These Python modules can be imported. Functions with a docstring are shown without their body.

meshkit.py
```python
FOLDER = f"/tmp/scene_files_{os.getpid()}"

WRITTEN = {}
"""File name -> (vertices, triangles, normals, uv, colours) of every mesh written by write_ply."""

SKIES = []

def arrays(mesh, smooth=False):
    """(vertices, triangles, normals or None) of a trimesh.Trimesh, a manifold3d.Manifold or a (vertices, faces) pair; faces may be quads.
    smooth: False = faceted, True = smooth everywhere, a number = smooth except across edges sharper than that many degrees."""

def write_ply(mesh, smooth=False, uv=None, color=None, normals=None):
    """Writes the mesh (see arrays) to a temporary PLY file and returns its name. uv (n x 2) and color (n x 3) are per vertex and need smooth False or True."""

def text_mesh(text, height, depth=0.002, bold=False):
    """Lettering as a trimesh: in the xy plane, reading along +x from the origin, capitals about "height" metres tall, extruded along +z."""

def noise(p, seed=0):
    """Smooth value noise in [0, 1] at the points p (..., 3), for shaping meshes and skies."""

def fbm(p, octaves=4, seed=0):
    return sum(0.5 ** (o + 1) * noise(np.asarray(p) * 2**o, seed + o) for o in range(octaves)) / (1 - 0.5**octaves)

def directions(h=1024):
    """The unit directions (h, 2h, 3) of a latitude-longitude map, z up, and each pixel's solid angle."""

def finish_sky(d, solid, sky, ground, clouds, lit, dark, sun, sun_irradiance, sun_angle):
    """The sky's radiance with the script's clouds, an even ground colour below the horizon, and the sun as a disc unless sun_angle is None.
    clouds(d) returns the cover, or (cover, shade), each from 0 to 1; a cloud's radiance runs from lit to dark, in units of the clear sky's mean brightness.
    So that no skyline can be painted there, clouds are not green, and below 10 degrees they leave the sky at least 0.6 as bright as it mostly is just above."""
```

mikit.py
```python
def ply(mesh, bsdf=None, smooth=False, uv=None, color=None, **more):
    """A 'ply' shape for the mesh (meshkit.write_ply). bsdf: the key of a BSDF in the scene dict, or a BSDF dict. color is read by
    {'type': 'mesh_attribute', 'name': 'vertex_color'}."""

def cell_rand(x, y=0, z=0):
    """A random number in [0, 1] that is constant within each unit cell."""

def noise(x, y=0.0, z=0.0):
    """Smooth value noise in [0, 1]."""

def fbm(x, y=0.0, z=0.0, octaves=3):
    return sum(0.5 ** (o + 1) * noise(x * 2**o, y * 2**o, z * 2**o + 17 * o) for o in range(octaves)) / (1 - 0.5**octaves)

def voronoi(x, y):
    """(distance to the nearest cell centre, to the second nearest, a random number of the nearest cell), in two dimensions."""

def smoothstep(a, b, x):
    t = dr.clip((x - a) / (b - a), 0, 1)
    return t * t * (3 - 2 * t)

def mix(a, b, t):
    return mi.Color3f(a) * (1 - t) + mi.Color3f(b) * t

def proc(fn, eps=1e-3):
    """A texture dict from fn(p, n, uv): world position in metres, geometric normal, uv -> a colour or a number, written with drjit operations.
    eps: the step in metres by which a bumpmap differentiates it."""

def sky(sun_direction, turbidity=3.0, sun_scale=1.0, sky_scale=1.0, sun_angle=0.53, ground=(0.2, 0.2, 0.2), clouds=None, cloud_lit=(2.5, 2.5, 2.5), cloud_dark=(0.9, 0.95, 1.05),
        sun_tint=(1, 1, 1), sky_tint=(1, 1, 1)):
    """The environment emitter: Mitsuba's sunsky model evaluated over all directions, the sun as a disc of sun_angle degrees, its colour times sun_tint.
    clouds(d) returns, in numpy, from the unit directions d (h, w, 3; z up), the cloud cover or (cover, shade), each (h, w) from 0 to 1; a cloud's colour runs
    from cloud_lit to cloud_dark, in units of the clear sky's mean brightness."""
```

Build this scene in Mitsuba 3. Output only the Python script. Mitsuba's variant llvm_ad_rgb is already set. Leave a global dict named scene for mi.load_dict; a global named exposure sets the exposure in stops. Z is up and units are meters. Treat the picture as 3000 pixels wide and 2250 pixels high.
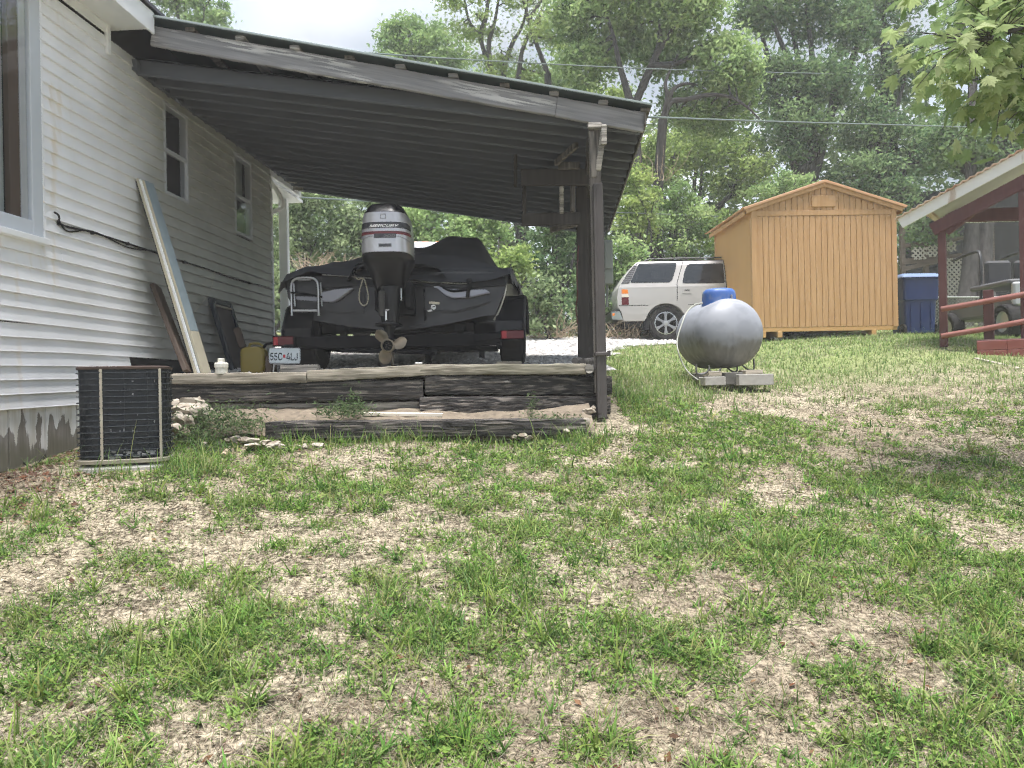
import math, random
import numpy as np, trimesh, manifold3d as m3, drjit as dr, mitsuba as mi
import mikit, meshkit
from mikit import proc, noise, fbm, voronoi, smoothstep, mix, cell_rand
from shapely.geometry import Polygon, Point, box as sbox
from shapely.ops import unary_union
from scipy.interpolate import RBFInterpolator

# ------------------------------------------------------------------ camera, sky, exposure
T = mi.ScalarTransform4f
EYE = np.array([0.0, 0.0, 1.4]); F = 2253.0; ROLL = math.radians(1.1)
scene, labels = {}, {}
scene['camera'] = {'type': 'perspective', 'fov': 2 * math.degrees(math.atan(1500 / F)), 'fov_axis': 'x', 'near_clip': 0.05, 'far_clip': 600.0,
                   'to_world': T().look_at(origin=EYE.tolist(), target=(EYE + [0, 1, 0]).tolist(), up=[math.sin(ROLL), 0, math.cos(ROLL)])}
exposure = 2.78


def sky_clouds(d):
    q = d / np.maximum(d[..., 2:3] + 0.25, 0.2)
    n = meshkit.fbm(q * 3.2 + [3.1, 0.4, 2.0], 5, 7)
    n2 = meshkit.fbm(q * [1.6, 1.6, 4.0] + [1.3, 5.0, 0.0], 4, 21)
    cover = np.clip(0.72 + 1.6 * (n - 0.42), 0, 1)
    shade = np.clip((0.65 * n2 + 0.35 * n - 0.40) * 5.0, 0, 1)
    return cover, shade


scene['sky'] = mikit.sky([0.06, -0.17, 0.98], turbidity=4, sun_scale=1.0, sun_angle=22, clouds=sky_clouds,
                         cloud_lit=(1.42, 1.46, 1.54), cloud_dark=(0.42, 0.52, 0.67), ground=(0.16, 0.17, 0.12), sun_tint=(0.88, 1.0, 1.24))

# haze in the humid summer air
scene['air'] = {'type': 'homogeneous', 'albedo': {'type': 'rgb', 'value': [0.93, 0.955, 0.985]}, 'sigma_t': 0.0025}
scene['camera']['medium'] = {'type': 'ref', 'id': 'air'}
scene['haze'] = {'type': 'cube', 'to_world': T().translate([0, 70, 11.5]).scale([110, 110, 14.5]), 'bsdf': {'type': 'null'}, 'interior': {'type': 'ref', 'id': 'air'}}
labels['haze'] = {'label': 'thin bright haze in the humid air', 'category': 'haze', 'kind': 'stuff'}

# ------------------------------------------------------------------ surveying: photo pixels and a distance -> places in metres
CR, SR = math.cos(ROLL), math.sin(ROLL)


def ray(px, py):
    u, v = (px - 1500) / F, (1125 - py) / F
    return np.array([u * CR + v * SR, 1.0, -u * SR + v * CR])


def W(px, py, d):
    return EYE + ray(px, py) * d


def on_plane(px, py, p0, n):
    r = ray(px, py)
    return EYE + r * (np.dot(np.asarray(p0) - EYE, n) / np.dot(r, n))


def unit(v):
    v = np.asarray(v, float)
    return v / np.linalg.norm(v)


# ------------------------------------------------------------------ mesh helpers
def mesh(v, f):
    v, f = np.asarray(v, float), np.asarray(f, int)
    if f.shape[1] == 4:
        f = np.vstack([f[:, [0, 1, 2]], f[:, [0, 2, 3]]])
    return trimesh.Trimesh(v, f, process=False)


def cat(*ms):
    return trimesh.util.concatenate([m for m in ms if m is not None])


def frame(o, x, y, z):
    M = np.eye(4)
    M[:3, 0], M[:3, 1], M[:3, 2], M[:3, 3] = x, y, z, o
    return M


def cbox(sx, sy, sz, c=0.006, M=None):
    """a box with chamfered edges, centred"""
    c = min(c, 0.45 * min(sx, sy, sz))
    P = []
    for a in (-1, 1):
        for b in (-1, 1):
            for g in (-1, 1):
                h = np.array([sx / 2 * a, sy / 2 * b, sz / 2 * g])
                for k in range(3):
                    q = h - np.array([a, b, g]) * c
                    q[k] = h[k]
                    P.append(q)
    m = trimesh.convex.convex_hull(np.array(P))
    if M is not None:
        m.apply_transform(M)
    return m


def beam(p0, p1, w, h, up=(0, 0, 1), c=0.006, roll=0.0):
    """chamfered timber from p0 to p1; w across, h along up"""
    p0, p1 = np.asarray(p0, float), np.asarray(p1, float)
    L = np.linalg.norm(p1 - p0)
    x = (p1 - p0) / L
    y = unit(np.cross(up, x))
    z = np.cross(x, y)
    if roll:
        y, z = y * math.cos(roll) + z * math.sin(roll), z * math.cos(roll) - y * math.sin(roll)
    return cbox(L, w, h, c, frame((p0 + p1) / 2, x, y, z))


def rough_beam(p0, p1, w, h, seed, amp=0.008, seg=26, up=(0, 0, 1)):
    """an old timber with wavy, worn edges"""
    p0, p1 = np.asarray(p0, float), np.asarray(p1, float)
    L = np.linalg.norm(p1 - p0)
    x = (p1 - p0) / L
    y = unit(np.cross(up, x))
    z = np.cross(x, y)
    ring = []
    n = 5
    for k in range(4):
        a, b = [(-1, -1), (1, -1), (1, 1), (-1, 1)][k], [(1, -1), (1, 1), (-1, 1), (-1, -1)][k]
        for i in range(n):
            t = i / n
            ring.append(((a[0] * (1 - t) + b[0] * t), (a[1] * (1 - t) + b[1] * t)))
    ring = np.array(ring)
    r = np.maximum(np.abs(ring[:, 0]), np.abs(ring[:, 1]))
    cut = (np.abs(ring) > 0.95).all(1)
    ring[cut] *= 0.93
    V = []
    for i in range(seg + 1):
        t = i / seg
        e = 0.965 if i in (0, seg) else 1.0
        pts = p0 + x * (L * t) + (ring[:, :1] * y * w / 2 + ring[:, 1:] * z * h / 2) * e
        nz = meshkit.fbm(pts * [9, 9, 26] + seed * 3.7, 3, seed) - 0.5
        V.append(pts + (ring[:, :1] * y + ring[:, 1:] * z) * (nz * amp * 2.2)[:, None] + z * (meshkit.noise(np.array([[t * L * 1.3, seed, 0.0]]), 5)[0] - 0.5) * amp)
    return loft(V, caps=True)


def loft(rings, caps=True, closed=True):
    R = np.array(rings, float)
    n, k = R.shape[:2]
    v = R.reshape(-1, 3)
    f = []
    for i in range(n - 1):
        for j in range(k if closed else k - 1):
            a, b = i * k + j, i * k + (j + 1) % k
            f.append([a, b, b + k, a + k])
    m = mesh(v, np.array(f))
    if caps and closed:
        V, Fc = list(v), list(m.faces)
        for base, rev in ((0, True), ((n - 1) * k, False)):
            c = len(V)
            V.append(v[base:base + k].mean(0))
            for j in range(k):
                a, b = base + j, base + (j + 1) % k
                Fc.append([b, a, c] if rev else [a, b, c])
        m = trimesh.Trimesh(np.array(V), np.array(Fc), process=False)
    m.merge_vertices()
    m.fix_normals()
    return m


def tube(pts, r, sides=8, caps=True):
    p = np.asarray(pts, float)
    r = np.broadcast_to(np.asarray(r, float), (len(p),))
    t = np.gradient(p, axis=0)
    t /= np.linalg.norm(t, axis=1, keepdims=True) + 1e-12
    ref = np.array([0.3, 0.2, 0.93]) if abs(t[:, 2]).mean() < 0.8 else np.array([1.0, 0.1, 0])
    a = np.cross(t, ref)
    a /= np.linalg.norm(a, axis=1, keepdims=True) + 1e-12
    b = np.cross(t, a)
    ang = np.arange(sides) * 2 * np.pi / sides
    R = p[:, None] + r[:, None, None] * (np.cos(ang)[None, :, None] * a[:, None] + np.sin(ang)[None, :, None] * b[:, None])
    return loft(R, caps)


def curve(pts, n=24):
    """Catmull-Rom through the points"""
    P = np.asarray(pts, float)
    P = np.vstack([2 * P[0] - P[1], P, 2 * P[-1] - P[-2]])
    out = []
    for i in range(1, len(P) - 2):
        for t in np.linspace(0, 1, n, endpoint=False):
            a, b, c, d = P[i - 1:i + 3]
            out.append(0.5 * (2 * b + (c - a) * t + (2 * a - 5 * b + 4 * c - d) * t * t + (3 * b - a - 3 * c + d) * t ** 3))
    out.append(P[-2])
    return np.array(out)


def lathe(profile, M=None, n=32, caps=True):
    """profile: (r, z) pairs"""
    ang = np.arange(n) * 2 * np.pi / n
    R = [np.stack([r * np.cos(ang), r * np.sin(ang), np.full(n, z)], 1) for r, z in profile]
    m = loft(R, caps)
    if M is not None:
        m.apply_transform(M)
    return m


def extrude(poly, h, M=None):
    """extrude a polygon (in xy) by h along z"""
    if not isinstance(poly, Polygon):
        poly = Polygon(poly)
    m = trimesh.creation.extrude_polygon(poly, h, engine='earcut')
    if M is not None:
        m.apply_transform(M)
    return m


def manif(m):
    m = m.copy()
    m.merge_vertices()
    return m3.Manifold(m3.Mesh(np.asarray(m.vertices, np.float32), np.asarray(m.faces, np.uint32)))


def unman(M):
    q = M.to_mesh()
    return trimesh.Trimesh(q.vert_properties[:, :3], q.tri_verts, process=False)


def grid(nx, ny, fn):
    """surface from fn(u, v) arrays -> points"""
    u, v = np.meshgrid(np.linspace(0, 1, nx), np.linspace(0, 1, ny), indexing='ij')
    P = fn(u.ravel(), v.ravel())
    i, j = np.meshgrid(np.arange(nx - 1), np.arange(ny - 1), indexing='ij')
    a = (i * ny + j).ravel()
    return mesh(P, np.stack([a, a + ny, a + ny + 1, a + 1], 1))


def rot(axis, ang):
    return trimesh.transformations.rotation_matrix(ang, axis)


def trans(v):
    return trimesh.transformations.translation_matrix(v)


def rounded(w, h, r, n=5):
    return Polygon(sbox(-w / 2 + r, -h / 2 + r, w / 2 - r, h / 2 - r)).buffer(r, quad_segs=n)


# ------------------------------------------------------------------ naming helpers
def numbered(name):
    if name not in scene and name not in labels and name not in USED:
        USED.add(name)
        return name
    k = 1
    while f'{name}_{k:03d}' in USED or f'{name}_{k:03d}' in scene:
        k += 1
    USED.add(f'{name}_{k:03d}')
    return f'{name}_{k:03d}'


USED = set()


def thing(name, label, cat_, group=None):
    key = numbered(name)
    labels[key] = {'label': label, 'category': cat_}
    if group:
        labels[key]['group'] = group
    return key


def put(name, m, mat, parent=None, smooth=False, label=None, kind=None, **kw):
    key = numbered(f'{parent}__{name}' if parent else name)
    scene[key] = mikit.ply(m, mat, smooth=smooth, **kw)
    if label or kind:
        labels[key] = {}
        if label:
            labels[key]['label'] = label
        if kind:
            labels[key]['kind'] = kind
    return key


def solo(name, m, mat, label, cat_, group=None, smooth=False, kind=None, **kw):
    key = put(name, m, mat, None, smooth, **kw)
    labels[key] = {'label': label, 'category': cat_}
    if group:
        labels[key]['group'] = group
    if kind:
        labels[key]['kind'] = kind
    return key


def setting(name, m, mat, smooth=False, **kw):
    key = put(name, m, mat, None, smooth, **kw)
    labels[key] = {'kind': 'structure'}
    return key

# ------------------------------------------------------------------ materials
def pr(name, color, rough=0.6, **kw):
    c = color if isinstance(color, dict) else {'type': 'rgb', 'value': list(color)}
    scene[name] = {'type': 'twosided', 'b': {'type': 'principled', 'base_color': c, 'roughness': rough, **kw}}
    return name


def bumped(name, inner, fn, scale, eps=2e-3):
    scene[name] = {'type': 'twosided', 'b': {'type': 'bumpmap', 'scale': scale, 'tex': proc(fn, eps), 'b': inner}}
    return name


WA = unit([0.066, 1, 0]); WB = unit([1, -0.066, 0])      # along the house wall, and out from it


def c_siding(p, n, uv):
    s = p.x * WA[0] + p.y * WA[1]
    streak = fbm(s * 14.0, p.z * 1.1, 3.0, 3)
    big = fbm(s * 1.7, p.z * 1.3, 7.0, 3)
    base = mix((0.80, 0.81, 0.835), (0.70, 0.705, 0.715), smoothstep(0.35, 0.8, big))
    # rust runs below and beside the big window
    near = smoothstep(5.95, 5.55, s) * smoothstep(1.9, 2.6, p.z)
    rust = near * smoothstep(0.50, 0.75, streak) * smoothstep(0.35, 0.6, fbm(s * 3.0, p.z * 3.0, 11.0, 3))
    run = smoothstep(0.56, 0.75, streak) * smoothstep(5.9, 5.2, s) * smoothstep(0.5, 0.7, fbm(s * 2.0, p.z * 1.6, 15.0, 3)) * 0.7
    base = mix(base, (0.66, 0.52, 0.31), dr.clip(rust * 0.45 + run * 0.3, 0, 1))
    # shade under the carport roof, painted into the siding as a blotchy grey
    roof_shade = smoothstep(6.25, 7.3, s + 0.5 * (big - 0.5))
    base = mix(base, mix((0.31, 0.32, 0.29), (0.43, 0.435, 0.41), fbm(s * 5, p.z * 9, 1.0, 3)), roof_shade * 1.0)
    return base


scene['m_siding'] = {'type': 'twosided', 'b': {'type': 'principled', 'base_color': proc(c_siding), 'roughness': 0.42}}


def c_skirt(p, n, uv):
    s = p.x * WA[0] + p.y * WA[1]
    k = fbm(s * 16, p.z * 5, 2.0, 4)
    edge = p.z + (k - 0.5) * 0.55
    bare = smoothstep(1.16, 1.12, edge)
    wood = mix((0.30, 0.28, 0.26), (0.17, 0.155, 0.13), fbm(s * 60, p.z * 4, 5.0, 3))
    paint = mix((0.78, 0.78, 0.77), (0.64, 0.62, 0.57), smoothstep(0.4, 0.7, fbm(s * 25, p.z * 2.2, 9.0, 3)))
    green = smoothstep(1.09, 0.95, p.z + 0.2 * (k - 0.5))
    return mix(mix(paint, wood, bare), (0.13, 0.13, 0.08), green * 0.6)


scene['m_skirt'] = {'type': 'twosided', 'b': {'type': 'principled', 'base_color': proc(c_skirt), 'roughness': 0.75}}


def c_beam(p, n, uv):
    along = p.x
    across = p.z + 0.2 * p.x
    g = fbm(along * 2.6, across * 55, 1.0, 4)
    peel = smoothstep(0.42, 0.60, fbm(along * 5.5, across * 75, 5.0, 4)) * smoothstep(0.38, 0.62, fbm(along * 1.3, across * 8, 9.0, 3))
    wood = mix((0.16, 0.16, 0.168), (0.34, 0.335, 0.345), g)
    return mix(wood, (0.62, 0.61, 0.60), peel * 0.85)


scene['m_beam'] = {'type': 'twosided', 'b': {'type': 'principled', 'base_color': proc(c_beam), 'roughness': 0.8}}


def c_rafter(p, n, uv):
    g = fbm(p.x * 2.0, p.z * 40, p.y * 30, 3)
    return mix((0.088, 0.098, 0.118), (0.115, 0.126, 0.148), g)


scene['m_rafter'] = {'type': 'twosided', 'b': {'type': 'principled', 'base_color': proc(c_rafter), 'roughness': 0.8}}


def c_post(p, n, uv):
    g = fbm(p.x * 40, p.y * 40, p.z * 2.5, 4)
    return mix((0.07, 0.064, 0.060), (0.22, 0.20, 0.18), smoothstep(0.2, 0.85, g))


scene['m_post'] = {'type': 'twosided', 'b': {'type': 'principled', 'base_color': proc(c_post), 'roughness': 0.8}}


def c_tie(p, n, uv):
    w = fbm(p.x * 2.5, p.z * 8, p.y * 8, 3)
    g = fbm(p.x * 3.2 + w, (p.z + 0.03 * w) * 70, p.y * 70, 4)
    c = mix((0.022, 0.020, 0.019), (0.17, 0.15, 0.13), smoothstep(0.44, 0.80, g))
    return mix(c, (0.34, 0.31, 0.28), smoothstep(0.66, 0.80, g) * smoothstep(0.45, 0.65, w))


def b_tie(p, n, uv):
    w = fbm(p.x * 2.5, p.z * 8, p.y * 8, 3)
    return fbm(p.x * 3.2 + w, (p.z + 0.03 * w) * 60, p.y * 60, 3)


bumped('m_tie', {'type': 'principled', 'base_color': proc(c_tie), 'roughness': 0.85}, b_tie, 0.02, 3e-3)


def c_cap(p, n, uv):
    g = fbm(p.x * 2.6, p.z * 60, p.y * 60, 4)
    k = smoothstep(0.5, 0.75, fbm(p.x * 1.5, p.z * 5, p.y * 4 + 3, 3))
    c = mix((0.17, 0.15, 0.115), (0.43, 0.385, 0.31), smoothstep(0.2, 0.75, g))
    return mix(c, (0.15, 0.15, 0.10), k * 0.45)


bumped('m_cap', {'type': 'principled', 'base_color': proc(c_cap), 'roughness': 0.8}, lambda p, n, uv: fbm(p.x * 2.6, p.z * 60, p.y * 60, 3), 0.008, 3e-3)


def c_greytie(p, n, uv):
    g = fbm(p.x * 3.0, p.z * 55, p.y * 30, 4)
    return mix((0.14, 0.13, 0.115), (0.46, 0.43, 0.385), smoothstep(0.3, 0.7, g))


bumped('m_greytie', {'type': 'principled', 'base_color': proc(c_greytie), 'roughness': 0.85}, lambda p, n, uv: fbm(p.x * 3.0, p.z * 55, p.y * 30, 3), 0.012, 3e-3)


def c_shed(p, n, uv):
    g = fbm(p.x * 26, p.y * 26, p.z * 1.6, 4)
    k = fbm(p.x * 3, p.y * 3, p.z * 2.0 + 4, 3)
    c = mix((0.43, 0.245, 0.105), (0.50, 0.30, 0.138), smoothstep(0.25, 0.8, g))
    return mix(c, (0.49, 0.30, 0.145), smoothstep(0.45, 0.8, k) * 0.5)


scene['m_shed'] = {'type': 'twosided', 'b': {'type': 'principled', 'base_color': proc(c_shed), 'roughness': 0.65}}
scene['m_shed_side'] = {'type': 'twosided', 'b': {'type': 'principled', 'base_color': proc(lambda p, n, uv: mix((0.49, 0.285, 0.11), (0.52, 0.31, 0.125), fbm(p.y * 4, p.z * 1.5, 3.0, 3))), 'roughness': 0.6}}


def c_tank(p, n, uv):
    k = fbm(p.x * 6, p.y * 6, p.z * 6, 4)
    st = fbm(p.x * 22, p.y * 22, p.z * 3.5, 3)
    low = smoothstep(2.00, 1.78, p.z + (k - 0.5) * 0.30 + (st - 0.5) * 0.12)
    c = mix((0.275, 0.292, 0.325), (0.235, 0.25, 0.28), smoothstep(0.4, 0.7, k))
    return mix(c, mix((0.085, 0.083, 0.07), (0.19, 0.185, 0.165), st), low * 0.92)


scene['m_tank'] = {'type': 'twosided', 'b': {'type': 'principled', 'base_color': proc(c_tank), 'roughness': 0.5}}
pr('m_tank_lid', proc(lambda p, n, uv: mix((0.045, 0.115, 0.36), (0.13, 0.19, 0.33), smoothstep(0.5, 0.8, fbm(p.x * 9, p.y * 9, p.z * 6, 3)))), 0.45)


def c_concrete(p, n, uv):
    return mix((0.30, 0.29, 0.265), (0.43, 0.42, 0.39), fbm(p.x * 22, p.y * 22, p.z * 22, 4))


pr('m_concrete', proc(c_concrete), 0.9)
pr('m_block_dark', proc(lambda p, n, uv: mix((0.07, 0.068, 0.062), (0.16, 0.155, 0.14), fbm(p.x * 22, p.y * 22, p.z * 22, 4))), 0.9)


def c_rock(p, n, uv):
    k = fbm(p.x * 14, p.y * 14, p.z * 14, 4)
    return mix((0.15, 0.12, 0.085), (0.40, 0.36, 0.30), smoothstep(0.25, 0.7, k))


bumped('m_rock', {'type': 'principled', 'base_color': proc(c_rock), 'roughness': 0.9}, lambda p, n, uv: fbm(p.x * 30, p.y * 30, p.z * 30, 3), 0.012, 3e-3)


def c_gravel(p, n, uv):
    f1, f2, id_ = voronoi(p.x * 26, p.y * 26)
    k = fbm(p.x * 1.3, p.y * 1.3, 0.0, 3)
    c = mix((0.44, 0.42, 0.39), (0.72, 0.70, 0.66), id_)
    c = mix(c, (0.16, 0.15, 0.13), smoothstep(0.14, 0.02, f2 - f1) * 0.7)
    return mix(c, (0.36, 0.35, 0.30), smoothstep(0.5, 0.75, k) * 0.5)


bumped('m_gravel', {'type': 'principled', 'base_color': proc(c_gravel), 'roughness': 0.95}, lambda p, n, uv: smoothstep(0.0, 0.3, (lambda t: t[1] - t[0])(voronoi(p.x * 26, p.y * 26))), 0.015, 4e-3)
pr('m_stone', {'type': 'mesh_attribute', 'name': 'vertex_color'}, 0.9)


def c_ground(p, n, uv):
    a = fbm(p.x * 0.9, p.y * 0.9, 2.0, 4)
    b = fbm(p.x * 9, p.y * 9, 4.0, 3)
    c = fbm(p.x * 75, p.y * 48, 6.0, 3)
    e = fbm(p.x * 30, p.y * 90, 8.0, 2)
    t = dr.clip(0.25 * b + 0.45 * c + 0.30 * e, 0, 1)
    straw = mix((0.055, 0.045, 0.031), (0.385, 0.335, 0.245), smoothstep(0.30, 0.66, t))
    soil = mix((0.105, 0.085, 0.060), (0.29, 0.24, 0.175), smoothstep(0.3, 0.7, t))
    far = smoothstep(8.5, 12.0, p.y)
    green = mix((0.13, 0.165, 0.060), (0.24, 0.275, 0.115), b)
    col = mix(straw, soil, smoothstep(0.54, 0.68, a) * 0.6)
    return mix(col, green, far * (0.60 + 0.40 * smoothstep(0.35, 0.6, a)))


bumped('m_ground', {'type': 'principled', 'base_color': proc(c_ground), 'roughness': 1.0, 'specular': 0.1}, lambda p, n, uv: fbm(p.x * 45, p.y * 45, 3.0, 3), 0.03, 4e-3)
for nm, dt in (('m_leaf', 0.75), ('m_grass', 0.6)):
    scene[nm] = {'type': 'principledthin', 'base_color': {'type': 'mesh_attribute', 'name': 'vertex_color'}, 'roughness': 0.5, 'diff_trans': dt, 'spec_trans': 0.0, 'eta': 1.35}
pr('m_bark', proc(lambda p, n, uv: mix((0.026, 0.024, 0.023), (0.085, 0.078, 0.072), fbm(p.x * 16, p.y * 16, p.z * 3.5, 4))), 0.9)
pr('m_cover', proc(lambda p, n, uv: mix((0.048, 0.050, 0.055), (0.075, 0.076, 0.082), fbm(p.x * 3, p.y * 3, p.z * 5, 4))), 0.75, sheen=0.3)
pr('m_hull', proc(lambda p, n, uv: mix((0.026, 0.026, 0.029), (0.058, 0.057, 0.060), fbm(p.x * 5, p.y * 5, p.z * 7, 4))), 0.28, metallic=0.35)
pr('m_hull_silver', (0.27, 0.27, 0.30), 0.25, metallic=0.7)
pr('m_black_gloss', (0.008, 0.008, 0.010), 0.3, specular=0.35)
pr('m_black', (0.008, 0.008, 0.010), 0.7, specular=0.2)
pr('m_rubber', proc(lambda p, n, uv: mix((0.012, 0.012, 0.013), (0.032, 0.030, 0.028), fbm(p.x * 12, p.y * 12, p.z * 12, 3))), 0.85, specular=0.25)
pr('m_cowl', (0.45, 0.45, 0.465), 0.25, metallic=0.55, clearcoat=0.6)
pr('m_white_paint', (0.80, 0.80, 0.80), 0.35)
pr('m_red_paint', (0.34, 0.02, 0.03), 0.35)
pr('m_lens_red', (0.10, 0.007, 0.010), 0.25)
pr('m_lens_amber', (0.75, 0.22, 0.03), 0.2)
pr('m_alu', (0.55, 0.55, 0.55), 0.3, metallic=0.9)
pr('m_chrome', (0.75, 0.75, 0.76), 0.12, metallic=1.0)
pr('m_prop', proc(lambda p, n, uv: mix((0.20, 0.17, 0.125), (0.115, 0.10, 0.08), fbm(p.x * 25, p.y * 25, p.z * 25, 3))), 0.35, metallic=0.6)
pr('m_plate', (0.42, 0.48, 0.52), 0.35)
pr('m_ink', (0.02, 0.035, 0.05), 0.5)
pr('m_rope', (0.50, 0.46, 0.38), 0.9)
pr('m_suv', (0.40, 0.388, 0.372), 0.28, clearcoat=1.0, clearcoat_gloss=0.9)
pr('m_truck', (0.76, 0.77, 0.78), 0.28, clearcoat=1.0)
pr('m_dark_glass', (0.012, 0.014, 0.017), 0.05, specular=0.9)
pr('m_truck_glass', (0.10, 0.14, 0.17), 0.05, specular=1.0)
pr('m_trim', (0.03, 0.03, 0.032), 0.5)
pr('m_arch', (0.012, 0.012, 0.012), 0.9)
pr('m_bin', proc(lambda p, n, uv: mix((0.005, 0.018, 0.085), (0.009, 0.028, 0.125), fbm(p.x * 5, p.y * 5, p.z * 3, 3))), 0.4)
pr('m_bin_lid', (0.16, 0.22, 0.36), 0.35)
pr('m_red_wood', proc(lambda p, n, uv: mix((0.060, 0.016, 0.016), (0.11, 0.036, 0.032), fbm(p.x * 20, p.y * 20, p.z * 3, 3))), 0.6)
pr('m_red_rail', proc(lambda p, n, uv: mix((0.20, 0.070, 0.055), (0.31, 0.125, 0.10), fbm(p.x * 8, p.y * 8, p.z * 20, 3))), 0.6)
pr('m_fascia', proc(lambda p, n, uv: mix((0.72, 0.72, 0.70), (0.36, 0.24, 0.15), smoothstep(0.60, 0.80, fbm(p.x * 9, p.y * 9, p.z * 2, 4)) * 0.75)), 0.5)
pr('m_tin', proc(lambda p, n, uv: mix((0.55, 0.42, 0.33), (0.38, 0.22, 0.14), smoothstep(0.4, 0.7, fbm(p.x * 6, p.y * 6, p.z * 6, 3)))), 0.5)
pr('m_shed_roof', (0.50, 0.29, 0.15), 0.5)
pr('m_dark_post', proc(lambda p, n, uv: mix((0.022, 0.019, 0.018), (0.075, 0.066, 0.060), fbm(p.x * 40, p.y * 40, p.z * 2.5, 4))), 0.85)
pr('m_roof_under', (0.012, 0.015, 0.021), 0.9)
pr('m_green_roof', (0.045, 0.062, 0.062), 0.45)
pr('m_shingle', proc(lambda p, n, uv: mix((0.055, 0.058, 0.068), (0.125, 0.13, 0.145), fbm(p.x * 30, p.y * 30, p.z * 30, 3))), 0.9)
pr('m_ac', proc(lambda p, n, uv: mix((0.006, 0.009, 0.014), (0.018, 0.021, 0.027), fbm(p.x * 30, p.y * 30, p.z * 6, 3))), 0.6)
pr('m_ac_wire', (0.022, 0.027, 0.033), 0.5)
pr('m_ceiling', (0.42, 0.42, 0.40), 0.7)
pr('m_ac_bar', proc(lambda p, n, uv: mix((0.44, 0.41, 0.345), (0.28, 0.245, 0.19), fbm(p.x * 20, p.y * 20, p.z * 9, 3))), 0.6)
pr('m_ac_rust', proc(lambda p, n, uv: mix((0.09, 0.058, 0.048), (0.05, 0.036, 0.032), fbm(p.x * 15, p.y * 15, p.z * 9, 3))), 0.7)
pr('m_ac_dirt', (0.24, 0.24, 0.25), 0.9)
pr('m_steel_brown', proc(lambda p, n, uv: mix((0.052, 0.045, 0.043), (0.088, 0.076, 0.072), fbm(p.x * 9, p.y * 9, p.z * 3, 3))), 0.55)
pr('m_board_blue', proc(lambda p, n, uv: mix((0.29, 0.36, 0.40), (0.22, 0.275, 0.30), fbm(p.x * 9, p.y * 9, p.z * 4, 3))), 0.45)
pr('m_board_cream', (0.46, 0.425, 0.32), 0.55)
pr('m_board_brown', (0.085, 0.06, 0.045), 0.7)
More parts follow.
